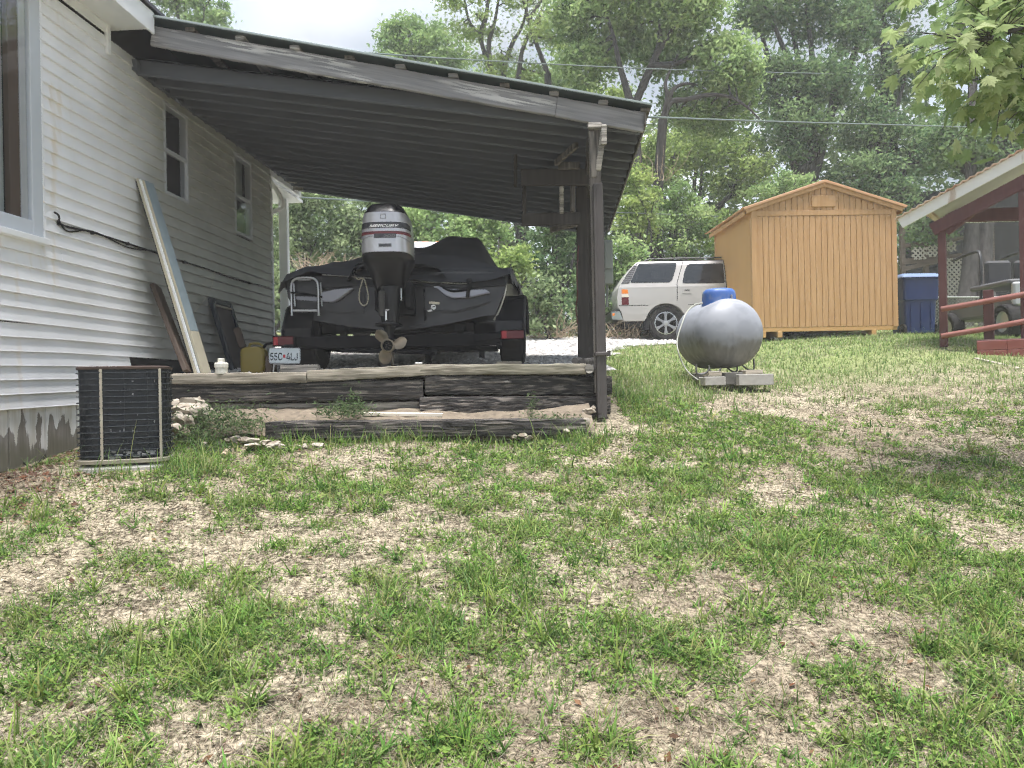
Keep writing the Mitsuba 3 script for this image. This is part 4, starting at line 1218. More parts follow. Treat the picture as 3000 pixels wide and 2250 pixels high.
put('hose', tube(curve([W(1085, 770, 7.4), W(1050, 775, 7.45), W(1036, 795, 7.5), W(1045, 808, 7.6)], 8), 0.010, 7), 'm_black', mo, smooth=40)
put('well_boot', loft([[B(l, n, GUN + z) for l, z in ((-0.48, -0.06), (-0.42, 0.05), (-0.30, 0.085), (0.0, 0.09), (0.30, 0.085), (0.44, 0.045), (0.52, -0.06))] for n in (-0.13, -0.05, 0.3)], False, False), 'm_black', mo, smooth=40)
put('cavitation_plate', loft([sup(hw * pm, hd, mx, my - 0.06, W(1136, y, 7.2)[2], 2.3, 40) for hw, hd, y in ((30, 0.20, 944), (38, 0.24, 947), (38, 0.24, 951), (26, 0.18, 954))]), 'm_black_gloss', mo, smooth=40)
put('strut', loft([sup(hw * pm, hd, mx, my - 0.03, W(1136, y, 7.3)[2], 2.0, 32) for hw, hd, y in ((20, 0.15, 950), (11, 0.14, 975), (14, 0.14, 995))]), 'm_black_gloss', mo, smooth=40)
PC = W(1135, 1012, 7.10)
put('gearcase', lathe([(0.02, -0.35), (0.045, -0.28), (0.062, -0.1), (0.062, 0.0), (0.05, 0.01)], frame(PC + [0, 0.1, 0], [1, 0, 0], [0, 0, 1], [0, -1, 0]), 28), 'm_black_gloss', mo, smooth=40)
put('skeg', extrude([(-0.02, 0), (0.18, 0), (0.13, -0.21), (0.07, -0.21)], 0.012, frame(PC + [0.010, 0.10, -0.05], [0, 1, 0], [0, 0, 1], [1, 0, 0])), 'm_prop', mo)
pk = f'{mo}__propeller'
USED.add(pk)
scene[pk] = mikit.ply(cat(lathe([(0.045, 0.11), (0.060, 0.10), (0.062, -0.02), (0.050, -0.022), (0.048, 0.05), (0.02, 0.052)], frame(PC + [0, 0.02, 0], [1, 0, 0], [0, 0, 1], [0, 1, 0]), 32)), 'm_prop', smooth=40)
put('hub', lathe([(0.047, 0.0), (0.047, 0.01), (0.018, 0.012), (0.016, -0.012), (0.004, -0.014)], frame(PC + [0, 0.035, 0], [1, 0, 0], [0, 0, 1], [0, 1, 0]), 24), 'm_black', pk)
for k in range(5):
    t = k * 2 * math.pi / 5
    put('splines', cbox(0.014, 0.012, 0.006, 0.002, frame(PC + [0.022 * math.cos(t), 0.028, 0.022 * math.sin(t)], [math.cos(t), 0, math.sin(t)], [0, 1, 0], [-math.sin(t), 0, math.cos(t)])), 'm_prop', pk)
for t in (math.radians(120), math.radians(8), math.radians(247)):
    er, et = np.array([math.cos(t), 0, math.sin(t)]), np.array([-math.sin(t), 0, math.cos(t)])

    def blade(u, v):
        r = 0.055 + 0.125 * u
        w_ = 0.055 * np.sin(np.clip(0.28 + u * 0.88, 0, 1.0 + 0.16) * np.pi * 0.86) ** 0.6 * (1 + 0.4 * u)
        w_ = np.where(u > 0.8, w_ * np.sqrt(np.clip(1 - ((u - 0.8) / 0.2) ** 2, 0.002, 1)), w_)
        y_ = (v - 0.5) * 2 * w_
        pitch = 0.55 - 0.2 * u
        return PC + er * r[:, None] + et * (y_ * np.cos(pitch) + 0.02 * u)[:, None] + np.array([0, 1, 0]) * (y_ * np.sin(pitch) + 0.05 + 0.25 * y_ ** 2 / 0.06)[:, None]
    a_ = grid(14, 9, blade)
    b_ = a_.copy(); b_.vertices = b_.vertices + [0, 0.006, 0]; b_.faces = b_.faces[:, ::-1]
    put('blade', cat(a_, b_), 'm_prop', pk, smooth=True)

# ---- trailer
tr = thing('boat_trailer', 'black boat trailer with red tail lights and a white licence plate', 'trailer')


def wheel(parent, c, r, w, axis, rim_mat='m_black', tyre='tyre'):
    M = frame(c, unit(np.cross(UP, axis)), UP, axis)
    k = numbered(f'{parent}__wheel')
    pr_ = [(r * 0.60, -w * 0.42), (r * 0.70, -w * 0.49), (r * 0.9, -w * 0.5), (r * 0.97, -w * 0.42), (r, -w * 0.30), (r, w * 0.30), (r * 0.97, w * 0.42), (r * 0.9, w * 0.5), (r * 0.70, w * 0.49), (r * 0.60, w * 0.42)]
    ang = 40
    t = np.arange(ang) * 2 * np.pi / ang
    R = [(np.c_[rr_ * np.cos(t), rr_ * np.sin(t), np.full(ang, z), np.ones(ang)] @ M.T)[:, :3] for rr_, z in pr_]
    R.append(R[0])
    scene[k] = mikit.ply(loft(R, False), 'm_rubber', smooth=30)
    put('rim', lathe([(r * 0.6, -w * 0.40), (r * 0.6, w * 0.34), (r * 0.55, w * 0.36), (r * 0.5, w * 0.16), (0.01, w * 0.16)], M, 32), rim_mat, k, smooth=30)
    return k, M


for sx, px, yb, yt in ((1, 1503, 1066, 905), (-1, 905, 1088, 918)):
    cz = W(px, yb, 8.15)[2] + 0.33
    wc = np.array([W(px, 1000, 8.15)[0], 8.25, cz])
    wheel(tr, wc, 0.335, 0.25, WB * sx)
    # boxy fender, open to the inside
    fw, fl = 0.29, 0.95
    x0 = W(px, 1000, 7.95)[0]
    prof = [(-0.46, -0.07), (-0.45, 0.10), (-0.30, 0.325), (-0.16, 0.385), (0.16, 0.385), (0.32, 0.31), (0.46, 0.05)]
    rg = []
    for n_, z_ in prof:
        o = wc + WA * n_ + UP * z_
        rg.append([o - WB * fw / 2, o + WB * fw / 2, o + WB * fw / 2 - UP * 0.012, o - WB * fw / 2 - UP * 0.012])
    put('fender', loft(rg), 'm_black_gloss', tr)
    put('fender_edge', tube([wc + WA * n_ + UP * (z_ - 0.01) + WB * sx * (fw / 2 + 0.003) for n_, z_ in prof], 0.013, 6), 'm_trim', tr, smooth=40)
    put('fender_edge', tube([wc + WA * n_ + UP * (z_ - 0.03) + WB * sx * (fw / 2 - 0.005) for n_, z_ in prof], 0.02, 6), 'm_black', tr, smooth=40)
for (x0, x1, y0, y1, d, nm) in ((802, 861, 986, 1013, 7.62, 0), (1468, 1534, 968, 993, 7.72, 1)):
    c0, c1 = W(x0, y1, d), W(x1, y0, d)
    k = numbered(f'{tr}__tail_light')
    scene[k] = mikit.ply(cbox(c1[0] - c0[0], 0.06, c1[2] - c0[2], 0.006, trans((c0 + c1) / 2)), 'm_lens_red')
    labels[k] = {'label': 'red tail light on the left of the trailer' if nm == 0 else 'red tail light on the right fender of the trailer'}
    put('housing', cbox(c1[0] - c0[0] + 0.016, 0.07, c1[2] - c0[2] + 0.016, 0.006, trans((c0 + c1) / 2 + [0, 0.012, 0])), 'm_black', k)
    put('reflector', cbox((c1[0] - c0[0]) * 0.22, 0.062, (c1[2] - c0[2]) * 0.94, 0.004, trans((c0 + c1) / 2 + [-(c1[0] - c0[0]) * 0.36, -0.003, 0])), 'm_red_paint', k)
# frame
TB = lambda px, py, d=7.9: W(px, py, d)
put('cross_member', beam(TB(850, 1006, 7.85), TB(1470, 994, 7.95), 0.08, 0.13), 'm_black', tr)
put('cross_member', beam(TB(870, 1022, 8.3), TB(1460, 1022, 8.5), 0.07, 0.06), 'm_black', tr)
put('cross_member', beam(TB(1010, 1026, 7.8), TB(1280, 1032, 7.8), 0.10, 0.045), 'm_black', tr)
for x in (955, 1385):
    p = TB(x, 1000, 7.9)
    put('side_rail', beam(p, p + WA * 5.2 + UP * 0.25 - WB * 0.35 * (1 if x > 1164 else -1), 0.08, 0.13), 'm_black', tr)
    q = TB(x + (40 if x < 1164 else -40), 962, 7.86)
    put('bunk', beam(q, q + WA * 3.6 + UP * 0.22, 0.09, 0.06), 'm_black', tr)
    for dn_ in (0.15, 2.2):
        put('bunk_post', cbox(0.07, 0.07, 0.24, 0.005, trans(q + WA * dn_ + UP * (-0.12))), 'm_black', tr)
ax0, ax1 = TB(905, 1005, 8.25), TB(1503, 985, 8.25)
put('axle', beam(ax0, ax1, 0.07, 0.07), 'm_black', tr)
put('cross_member', beam(TB(940, 965, 8.1), TB(1390, 958, 8.1), 0.08, 0.10), 'm_black', tr)
put('spring', cat(beam(TB(930, 1015, 7.9), TB(930, 1015, 7.9) + WA * 0.8, 0.06, 0.05), beam(TB(1462, 1012, 7.9), TB(1462, 1012, 7.9) + WA * 0.8, 0.06, 0.05)), 'm_black', tr)
put('light_bracket', beam(TB(850, 1000, 7.75), TB(955, 1005, 7.85), 0.05, 0.10), 'm_black', tr)
put('light_bracket', beam(TB(1390, 992, 7.85), TB(1480, 982, 7.80), 0.05, 0.07), 'm_black', tr)
put('fender_bracket', cbox(0.34, 0.5, 0.30, 0.01, trans(TB(905, 985, 8.2))), 'm_black', tr)
put('fender_bracket', cbox(0.26, 0.4, 0.12, 0.01, trans(TB(1425, 965, 8.3))), 'm_black', tr)
jz_ = W(1256, 1045, 8.2)
wheel(tr, jz_ + [0, 0.0, 0], 0.075, 0.06, WB)
put('roller_bracket', beam(jz_ + [0.0, 0.05, 0.0], jz_ + [-0.02, 0.1, 0.14], 0.05, 0.05), 'm_black', tr)
# wheel chock blocks
solo('wood_block', cbox(0.25, 0.12, 0.085, 0.005, trans(W(1492, 1072, 7.70))), 'm_cap', 'weathered wood block chocked behind the right trailer tyre', 'wood block')
solo('wood_block', cbox(0.36, 0.14, 0.09, 0.005, trans(W(880, 1083, 7.55))), 'm_greytie', 'grey wood block on the floor under the licence plate', 'wood block')
# licence plate
PLC = W(834, 1042, 7.50)
pa = math.radians(-1.5)
Mpl = frame(PLC, [math.cos(pa), 0, math.sin(pa)], [-math.sin(pa), 0, math.cos(pa)], [0, -1, 0])
lp = f'{tr}__licence_plate'
USED.add(lp)
scene[lp] = mikit.ply(extrude(rounded(0.305, 0.152, 0.018), 0.003, Mpl), 'm_plate')
labels[lp] = {'label': 'white licence plate reading 55C 4LJ'}


def plate_text(t, h, x, y, m='m_ink', sx=1.0, w=None):
    g = meshkit.text_mesh(t, h, 0.0012, True)
    b = g.bounds
    g.apply_translation([-b[0][0], -(b[0][1] + b[1][1]) / 2, 0])
    if w:
        sx = w / (b[1][0] - b[0][0])
    g.apply_transform(np.diag([sx, 1, 1, 1]))
    g.apply_transform(Mpl @ trans([x, y, 0.0032]))
    put('lettering', g, m, lp)


plate_text('55C', 0.070, -0.140, -0.010, w=0.118)
plate_text('4LJ', 0.070, 0.016, -0.010, w=0.112)
put('sticker', cbox(0.022, 0.030, 0.001, 0.0003, Mpl @ trans([-0.003, -0.006, 0.004])), 'm_red_paint', lp)
put('border', extrude(Polygon(rounded(0.299, 0.146, 0.016).exterior.coords, [rounded(0.293, 0.140, 0.014).exterior.coords]), 0.001, Mpl @ trans([0, 0, 0.003])), 'm_band_grey', lp)
put('plate_holder', cbox(0.10, 0.02, 0.10, 0.004, trans(PLC + [0.04, 0.03, 0.06])), 'm_black', tr)
solo('steel_bracket', cat(beam(W(801, 1066, 7.55), W(834, 1070, 7.55), 0.02, 0.016), beam(W(803, 1066, 7.55), W(801, 1092, 7.55), 0.02, 0.012, up=(0, 1, 0))), 'm_alu', 'small bright metal bracket under the licence plate', 'bracket')

# ------------------------------------------------------------------ vehicles


def vehicle_body(profile, section, arches, half):
    """side profile and end section, crossed; wheel arches cut out. Local x along, y across, z up"""
    side = extrude(profile, 2 * half + 0.4, frame([0, half + 0.2, 0], [1, 0, 0], [0, 0, 1], [0, -1, 0]))
    xs_ = np.array(profile)[:, 0]
    sec = extrude(section, xs_.max() - xs_.min() + 1, frame([xs_.min() - 0.5, 0, 0], [0, 1, 0], [0, 0, 1], [1, 0, 0]))
    return manif(side) ^ manif(sec)


def vehicle(px, d, prof, sec, half, heading_right=True):
    pass


pr('m_spoke', (0.38, 0.38, 0.39), 0.3, metallic=0.8)
# ---- the SUV; S() turns the photo's own units (0.3014 px of a detail) into metres along the car
U = 0.00234
SX0, SZ0 = 200, 986
sv = lambda x, y: ((x - SX0) * U, (SZ0 - y) * U)
side = [sv(*q) for q in ((206, 650), (200, 560), (214, 470), (238, 428), (300, 330), (385, 232), (425, 205), (480, 194), (700, 190), (1300, 190), (1480, 205), (1600, 290), (1745, 412), (2000, 440), (2230, 480), (2290, 540), (2300, 780), (2290, 800), (262, 790), (240, 700))]
sec_ = [(-0.97, 0.38), (-0.99, 0.60), (-0.995, 0.95), (-0.985, 1.22), (-0.955, 1.32), (-0.83, 1.72), (-0.77, 1.82), (-0.66, 1.865), (0, 1.88), (0.66, 1.865), (0.77, 1.82), (0.83, 1.72), (0.955, 1.32), (0.985, 1.22), (0.995, 0.95), (0.99, 0.60), (0.97, 0.38)]
suv = thing('suv', 'pearl white sport utility vehicle with tinted windows half hidden behind the tan shed', 'car')
S0 = W(1750 + SX0 * 0.3014, 700 + SZ0 * 0.3014, 17.45)
S0[2] -= 0.02
Ms = frame([S0[0], 17.45 + 0.99, S0[2]], [1, 0, 0], [0, 1, 0], [0, 0, 1])
solid = vehicle_body(side, sec_, None, 1.0)
sec2 = [(a * 1.010 if abs(a) > 0.1 else a, b + (0.008 if b > 1.5 else 0)) for a, b in sec_]
outer = vehicle_body([(a, b) for a, b in Polygon(side).buffer(0.006, join_style=2).exterior.coords[:-1]], sec2, None, 1.02)
RW, FW = sv(672, 828), sv(672 + 1262, 828)
arch = [m3.Manifold.cylinder(2.6, 0.475, 0.475, 48, True).rotate([90, 0, 0]).translate([c_[0], 0, c_[1] + 0.0]) for c_ in (RW, FW)]
core = m3.Manifold.cube([5.2, 1.30, 0.9], True).translate([2.5, 0, 0.85])
cut = solid
for a_ in arch:
    cut = cut - (a_ - core)
b_ = unman(cut); b_.apply_transform(Ms)
put('body', b_, 'm_suv', suv, smooth=28)


def panel(poly, mat, name, parent=suv, src=None, out=None, M=None, near=True, label=None, **kw):
    o_ = extrude(poly, 1.3, frame([0, 0, 0], [1, 0, 0], [0, 0, 1], [0, -1, 0])) if near else extrude(poly, 1.3, frame([0, 1.3, 0], [1, 0, 0], [0, 0, 1], [0, -1, 0]))
    r = (manif(o_) ^ (out if out is not None else outer)) - (src if src is not None else solid)
    m = unman(r)
    if len(m.faces) == 0:
        return None
    m.apply_transform(M if M is not None else Ms)
    return put(name, m, mat, parent, label=label, **kw)


rp = lambda pts, r=0.03: Polygon([sv(*q) for q in pts]).buffer(-r).buffer(2 * r).buffer(-r)
panel(rp(((330, 420), (432, 220), (800, 222), (785, 285), (742, 398), (712, 421))), 'm_dark_glass', 'window', smooth=20)
panel(rp(((836, 433), (868, 318), (900, 252), (930, 239), (1250, 239), (1250, 440))), 'm_dark_glass', 'window', smooth=20)
panel(rp(((1275, 440), (1275, 241), (1440, 245), (1560, 330), (1640, 440))), 'm_dark_glass', 'window', smooth=20)
panel(Polygon([sv(*q) for q in ((243, 428), (300, 340), (385, 240), (424, 214), (322, 424))]), 'm_trim', 'window', label='black ribbed rear quarter of the glass')
for q in range(9):
    y0 = 240 + q * 21
    x0, x1 = 385 - (y0 - 240) * 0.72, 416 - (y0 - 240) * 0.5
    panel(Polygon([sv(*p_) for p_ in ((x0, y0), (x1, y0), (x1 - 3, y0 + 6), (x0 - 3, y0 + 6))]), 'm_band_grey', 'rib', near=True, out=outer.translate([0, -0.004, 0]))
for px0, py0, px1, py1, w_ in ((866, 205, 828, 310, 3), (828, 310, 786, 430, 3), (786, 430, 782, 600, 3), (1262, 200, 1262, 640, 3), (215, 636, 500, 640, 4), (890, 640, 1800, 650, 4)):
    panel(Polygon([sv(px0 - w_, py0), sv(px0 + w_, py0 + (w_ if py0 > 500 and px1 - px0 > 100 else 0)), sv(px1 + w_, py1 + (w_ if py1 > 500 and px1 - px0 > 100 else 0)), sv(px1 - w_, py1)]).buffer(0.001), 'm_trim', 'panel_gap', out=outer.translate([0, 0.005, 0]))
panel(rp(((832, 490), (925, 490), (925, 533), (832, 533)), 0.02), 'm_suv', 'door_handle', smooth=20)
panel(Polygon([sv(*q) for q in ((855, 498), (905, 498), (905, 508), (855, 508))]), 'm_trim', 'door_handle', out=outer.translate([0, -0.006, 0]))
panel(Polygon([sv(*q) for q in ((245, 484), (302, 486), (309, 520), (310, 526), (244, 526))]), 'm_lens_amber', 'tail_light', label='amber top of the tail light')
panel(Polygon([sv(*q) for q in ((244, 528), (310, 528), (311, 560), (244, 560))]), 'm_straw_board', 'tail_light', label='pale middle of the tail light')
panel(Polygon([sv(*q) for q in ((244, 562), (311, 562), (311, 635), (244, 635))]), 'm_lens_red', 'tail_light', label='red bottom of the tail light')
panel(Polygon([sv(*q) for q in ((940, 660), (1800, 660), (1800, 690), (945, 690))]), 'm_suv', 'moulding', smooth=20)
bp = extrude([sv(*q) for q in ((145, 694), (262, 680), (272, 778), (150, 772))], 1.86, frame([0, 0.93, 0], [1, 0, 0], [0, 0, 1], [0, -1, 0]))
put('bumper', bp.apply_transform(Ms), 'm_chrome', suv)
put('bumper_pad', extrude([sv(*q) for q in ((150, 682), (240, 672), (275, 770), (258, 776), (225, 692), (150, 696))], 1.89, frame([0, 0.945, 0], [1, 0, 0], [0, 0, 1], [0, -1, 0])).apply_transform(Ms), 'm_trim', suv)
put('bumper_light', cbox(0.05, 0.02, 0.06, 0.004, Ms @ trans([*sv(165, 724)[:1], -0.94, sv(165, 724)[1]])), 'm_lens_amber', suv)
put('hitch', cbox(0.14, 0.10, 0.08, 0.008, Ms @ trans([sv(180, 805)[0], -0.25, sv(180, 805)[1]])), 'm_black', suv)
for yy in (-0.62, 0.62):
    put('roof_rail', tube([(Ms @ [x_, yy, z_, 1])[:3] for x_, z_ in ((sv(500, 0)[0], 1.87), (sv(560, 0)[0], 1.912), (sv(1340, 0)[0], 1.912), (sv(1400, 0)[0], 1.86))], 0.018, 8), 'm_trim', suv, smooth=40)
for x_ in (600, 1050):
    put('roof_bar', tube([(Ms @ [sv(x_, 0)[0], y_, 1.92, 1])[:3] for y_ in (-0.64, 0.64)], 0.016, 8), 'm_trim', suv, smooth=40)
put('underside', cbox(4.6, 1.5, 0.22, 0.02, Ms @ trans([2.45, 0, 0.42])), 'm_arch', suv)
put('exhaust', tube([(Ms @ [*q, 1])[:3] for q in ((sv(390, 0)[0], -0.62, 0.36), (sv(520, 0)[0], -0.55, 0.36))], 0.04, 14), 'm_trim', suv, smooth=40)
put('mud_flap', extrude([sv(*q) for q in ((485, 710), (520, 705), (500, 880), (445, 880))], 0.28, frame([0, -0.70, 0], [1, 0, 0], [0, 0, 1], [0, -1, 0])).apply_transform(Ms), 'm_black', suv)
for c_ in (RW, FW):
    for yy in (-0.84, 0.84):
        axis = np.array([0, -1.0, 0]) if yy < 0 else np.array([0, 1.0, 0])
        cc = (Ms @ [c_[0], yy, 0.395, 1])[:3]
        k_, Mw = wheel(suv, cc, 0.395, 0.26, axis, 'm_black')
        if yy < 0:
            put('rim_lip', lathe([(0.235, 0.088), (0.262, 0.098), (0.262, 0.118), (0.245, 0.120), (0.235, 0.088)], Mw, 40, False), 'm_chrome', k_, smooth=30)
            for q in range(6):
                t = q * math.pi / 3 + math.pi / 2
                sp = extrude([(0.04, -0.036), (0.12, -0.022), (0.19, -0.032), (0.245, -0.055), (0.245, 0.055), (0.19, 0.032), (0.12, 0.022), (0.04, 0.036)], 0.03, Mw @ rot([0, 0, 1], t) @ trans([0, 0, 0.075]))
                put('spoke', sp, 'm_spoke', k_)
            put('hub_cap', lathe([(0.055, 0.10), (0.05, 0.125), (0.02, 0.13)], Mw, 24), 'm_alu', k_, smooth=30)

# ---- pickup truck behind the boat
pk_ = thing('pickup_truck', 'white pickup truck with amber roof lights mostly hidden behind the boat', 'truck')
tz = float(floor_z(-2.0, 15.5)) - 0.02
Tx = W(1210, 700, 16.2)[0]
Mt = frame([Tx, 16.2, tz], [0, 1, 0], [-1, 0, 0], [0, 0, 1])       # local x forward (away), y to the left
ct = W(1210, 707, 16.2)[2] - tz
cab = loft([[(x_, y_ * s_, z_) for y_, z_ in ((-0.98, 0.55), (-1.0, 0.95), (-0.96, 1.22), (-0.80, ct - 0.12), (-0.70, ct - 0.03), (0, ct), (0.70, ct - 0.03), (0.80, ct - 0.12), (0.96, 1.22), (1.0, 0.95), (0.98, 0.55))] for x_, s_ in ((0, 0.98), (0.08, 1.0), (1.5, 1.0), (1.9, 0.97))])
put('cab', cab.apply_transform(Mt), 'm_truck', pk_, smooth=30)
put('rear_window', extrude([(-0.72, 1.28), (0.72, 1.28), (0.62, ct - 0.17), (-0.62, ct - 0.17)], 0.02, Mt @ frame([-0.012, 0, 0], [0, 1, 0], [0, 0, 1], [1, 0, 0])), 'm_truck_glass', pk_)
for y_ in (-0.52, -0.24, 0.0, 0.24, 0.52):
    put('roof_light', cbox(0.10, 0.15 if abs(y_) < 0.3 else 0.11, 0.03, 0.010, Mt @ trans([0.12, y_, ct + 0.005 - abs(y_) * 0.03])), 'm_lens_amber', pk_)
put('bed', cat(*[cbox(a_, b_, c_, 0.03, Mt @ trans(t_)) for a_, b_, c_, t_ in ((2.3, 0.10, 0.72, (-1.2, 0.95, 0.95)), (2.3, 0.10, 0.72, (-1.2, -0.95, 0.95)), (0.10, 1.9, 0.70, (-2.32, 0, 0.95)), (2.3, 1.9, 0.08, (-1.2, 0, 0.62)))]), 'm_truck', pk_)
put('bumper', cbox(0.16, 1.9, 0.20, 0.03, Mt @ trans([-2.50, 0, 0.58])), 'm_chrome', pk_)
put('hood', cbox(1.5, 1.8, 0.55, 0.10, Mt @ trans([2.6, 0, 0.95])), 'm_truck', pk_)
for x_ in (-1.4, 2.5):
    for y_ in (-0.85, 0.85):
        wheel(pk_, (Mt @ [x_, y_, 0.38, 1])[:3], 0.38, 0.25, np.array([-np.sign(y_), 0, 0.0]), 'm_alu')
for y_ in (-0.93, 0.93):
    put('tail_light', cbox(0.06, 0.14, 0.36, 0.01, Mt @ trans([-2.39, y_, 0.95])), 'm_lens_red', pk_)

# ------------------------------------------------------------------ tan shed
sh = thing('shed', 'tan wooden storage shed with vertical boards and a low gable roof', 'shed')
SD = 15.8
th_ = math.radians(1.6)
sx_, sy_ = np.array([math.cos(th_), math.sin(th_), 0]), np.array([-math.sin(th_) - 0.005, math.cos(th_), 0])
sy_ = unit(sy_)
SL = W(2206, 950, SD); SR_ = W(2637, 950, SD)
Wd = SR_[0] - SL[0]
Hh = lambda py, px=2400: W(px, py, SD)[2]
zb_, zh0, zh1, ze, za = Hh(957), Hh(630), Hh(614), Hh(612), Hh(545)
SO = np.array([SL[0], SD, 0])
Mh = lambda x, y, z: SO + sx_ * x + sy_ * y + UP * z
DEP = 2.5


def sbx(x0, x1, y0, y1, z0, z1, mat, name, c=0.006):
    return put(name, cbox(x1 - x0, y1 - y0, z1 - z0, c, frame(Mh((x0 + x1) / 2, (y0 + y1) / 2, (z0 + z1) / 2), sx_, sy_, UP)), mat, sh)


cp = 0.115                                                   # corner posts
sbx(0, cp, -0.025, 0.09, zb_ - 0.02, zh1 + 0.02, 'm_shed', 'corner_post')
sbx(Wd - cp * 0.9, Wd, -0.025, 0.09, zb_ - 0.02, zh1 + 0.02, 'm_shed', 'corner_post')
nb = 23
bw = (Wd - cp * 1.9) / nb
for q in range(nb):
    x0 = cp + q * bw
    sbx(x0 + 0.004, x0 + bw - 0.003, 0.0, 0.03, zb_, zh0, 'm_shed', 'wall_board', 0.005)
    xm = x0 + bw / 2
    zt2 = za - 0.03 - abs(xm - Wd / 2) / (Wd / 2) * (za - zh1 - 0.01)
    if zt2 > zh1 + 0.02:
        zt2 = min(zt2, zt2)
        sbx(x0 + 0.004, x0 + bw - 0.004, 0.0, 0.028, zh1, zt2 + 0.05, 'm_shed', 'gable_board', 0.004)
sbx(cp, Wd - cp * 0.9, -0.012, 0.04, zh0, zh1, 'm_shed', 'header')
sbx(Wd / 2 - 0.25, Wd / 2 + 0.24, -0.03, 0.02, Hh(605), Hh(571), 'm_shed', 'vent_cover')
put('back_lining', extrude([(0.02, zb_), (Wd - 0.02, zb_), (Wd - 0.02, ze), (Wd / 2, za), (0.02, ze)], 0.02, frame(Mh(0, 0.055, 0), sx_, UP, -sy_)), 'm_room', sh)
put('side_wall', extrude([(0.09, zb_), (DEP, zb_), (DEP, ze), (0.09, ze)], 0.03, frame(Mh(0.03, 0, 0), sy_, UP, -sx_)), 'm_shed_side', sh)
put('side_wall', extrude([(0.09, zb_), (DEP, zb_), (DEP, ze), (0.09, ze)], 0.03, frame(Mh(Wd, 0, 0), sy_, UP, -sx_)), 'm_shed_side', sh)
put('rear_wall', extrude([(0.0, zb_), (Wd, zb_), (Wd, ze), (Wd / 2, za), (0, ze)], 0.03, frame(Mh(0, DEP, 0), sx_, UP, -sy_)), 'm_shed_side', sh)
sbx(-0.012, 0.05, DEP - 0.09, DEP + 0.01, zb_ - 0.02, ze, 'm_shed', 'corner_post')
slope = (za - ze) / (Wd / 2)
apx = Mh(Wd / 2, 0, 0)
zA, oh = Hh(537), 0.13
for sgn in (-1, 1):
    e = np.array(Mh(Wd / 2 + sgn * (Wd / 2 + oh), 0, 0))
    zE = zA - (Wd / 2 + oh) * (Hh(537) - Hh(607)) / (Wd / 2)
    a3, e3 = np.array([apx[0], apx[1], zA]), np.array([e[0], e[1], zE])
    put('rake_board', beam(a3 - sy_ * 0.055 - UP * 0.02, e3 - sy_ * 0.055 - UP * 0.02, 0.03, 0.105), 'm_shed', sh)
    rd = unit(e3 - a3)
    nr = np.cross(sy_, rd)
    nr = nr if nr[2] > 0 else -nr
    Lr = np.linalg.norm(e3 - a3) + 0.06
    K = 31
    top = []
    for v_ in np.linspace(0, 1, K):
        top.append(v_)
    prof = []
    for q in range(K):
        u_ = q / (K - 1) * (DEP + 0.25) - 0.10
        prof.append((u_, 0.020 if q % 5 in (0,) else 0.0))
    r0 = [a3 + sy_ * u_ + nr * (0.045 + h_) for u_, h_ in prof]
    r1 = [p + rd * Lr for p in r0]
    low_ = [p - nr * 0.012 for p in r0][::-1]
    low1 = [p + rd * Lr for p in low_]
    put('roof_sheet', loft([r0 + low_, r1 + low1]), 'm_shed_roof', sh)
    put('eave_board', beam(e3 - UP * 0.05, e3 + sy_ * DEP - UP * 0.05, 0.025, 0.09), 'm_shed', sh)
    put('roof_edge', beam(a3 - sy_ * 0.095 + UP * 0.035, e3 - sy_ * 0.095 + UP * 0.035 + rd * 0.05, 0.02, 0.05), 'm_shed_roof', sh)
put('floor_rim', cbox(Wd - 0.02, 0.05, 0.085, 0.005, frame(Mh(Wd / 2, 0.03, zb_ - 0.045), sx_, sy_, UP)), 'm_shed_side', sh)
for x in (0.22, 0.56, Wd - 0.50):
    put('skid', beam(Mh(x, 0.0, zb_ - 0.14), Mh(x, DEP, zb_ - 0.14), 0.10, 0.13), 'm_shed_side', sh)
put('foundation_block', cat(*[cbox(0.2, 0.2, 0.14, 0.01, trans(Mh(x, y, zb_ - 0.25))) for x in (0.56, Wd - 0.50) for y in (0.15, DEP - 0.2)]), 'm_block_dark', sh)

# ------------------------------------------------------------------ propane tank
tk = thing('propane_tank', 'silver grey propane tank with mildew stained underside and blue dome lid', 'tank')
td = 9.2
tc = W(2138, 976, td + 0.36)
R_ = 0.43
taxis = unit([-0.20, 0.98, 0])
# an end-on cylinder with full heads; the near head faces the camera
def head(n=16):
    return [(R_ * math.cos(t), -0.60 * R_ * math.sin(t)) for t in np.linspace(math.pi / 2 - 0.001, 0, n)]


TL_ = 0.62
prof = [(r, z) for r, z in head()] + [(R_, TL_ * t) for t in np.linspace(0.1, 1, 6)] + [(r, TL_ - z) for r, z in head()[::-1]]
side_ = unit(np.cross(UP, taxis))
Mtk = frame(tc, side_, UP, taxis)
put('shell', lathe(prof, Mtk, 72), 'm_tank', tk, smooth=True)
tp_ = lambda l, a, z: tc + side_ * l + taxis * a + UP * z
wd = [(W(2124, 100, 1)[0])]
for a_ in (0.02, TL_ * 0.72):
    put('weld_band', lathe([(R_ + 0.0005, a_ - 0.012), (R_ + 0.003, a_ - 0.006), (R_ + 0.003, a_ + 0.006), (R_ + 0.0005, a_ + 0.012)], Mtk, 72, False), 'm_tank', tk, smooth=True)
lidc = W(2106, 869, td + 0.55)
lid = [np.c_[np.array(rounded(a_, b_, min(a_, b_) * 0.46, 8).exterior.coords)[:-1], np.full(len(rounded(a_, b_, min(a_, b_) * 0.46, 8).exterior.coords) - 1, z_)] for a_, b_, z_ in ((0.43, 0.39, -0.16), (0.41, 0.37, 0.0), (0.405, 0.365, 0.035), (0.385, 0.345, 0.066), (0.34, 0.30, 0.088), (0.25, 0.21, 0.099))]
put('dome_lid', loft(lid).apply_transform(trans(lidc)), 'm_tank_lid', tk, smooth=40)
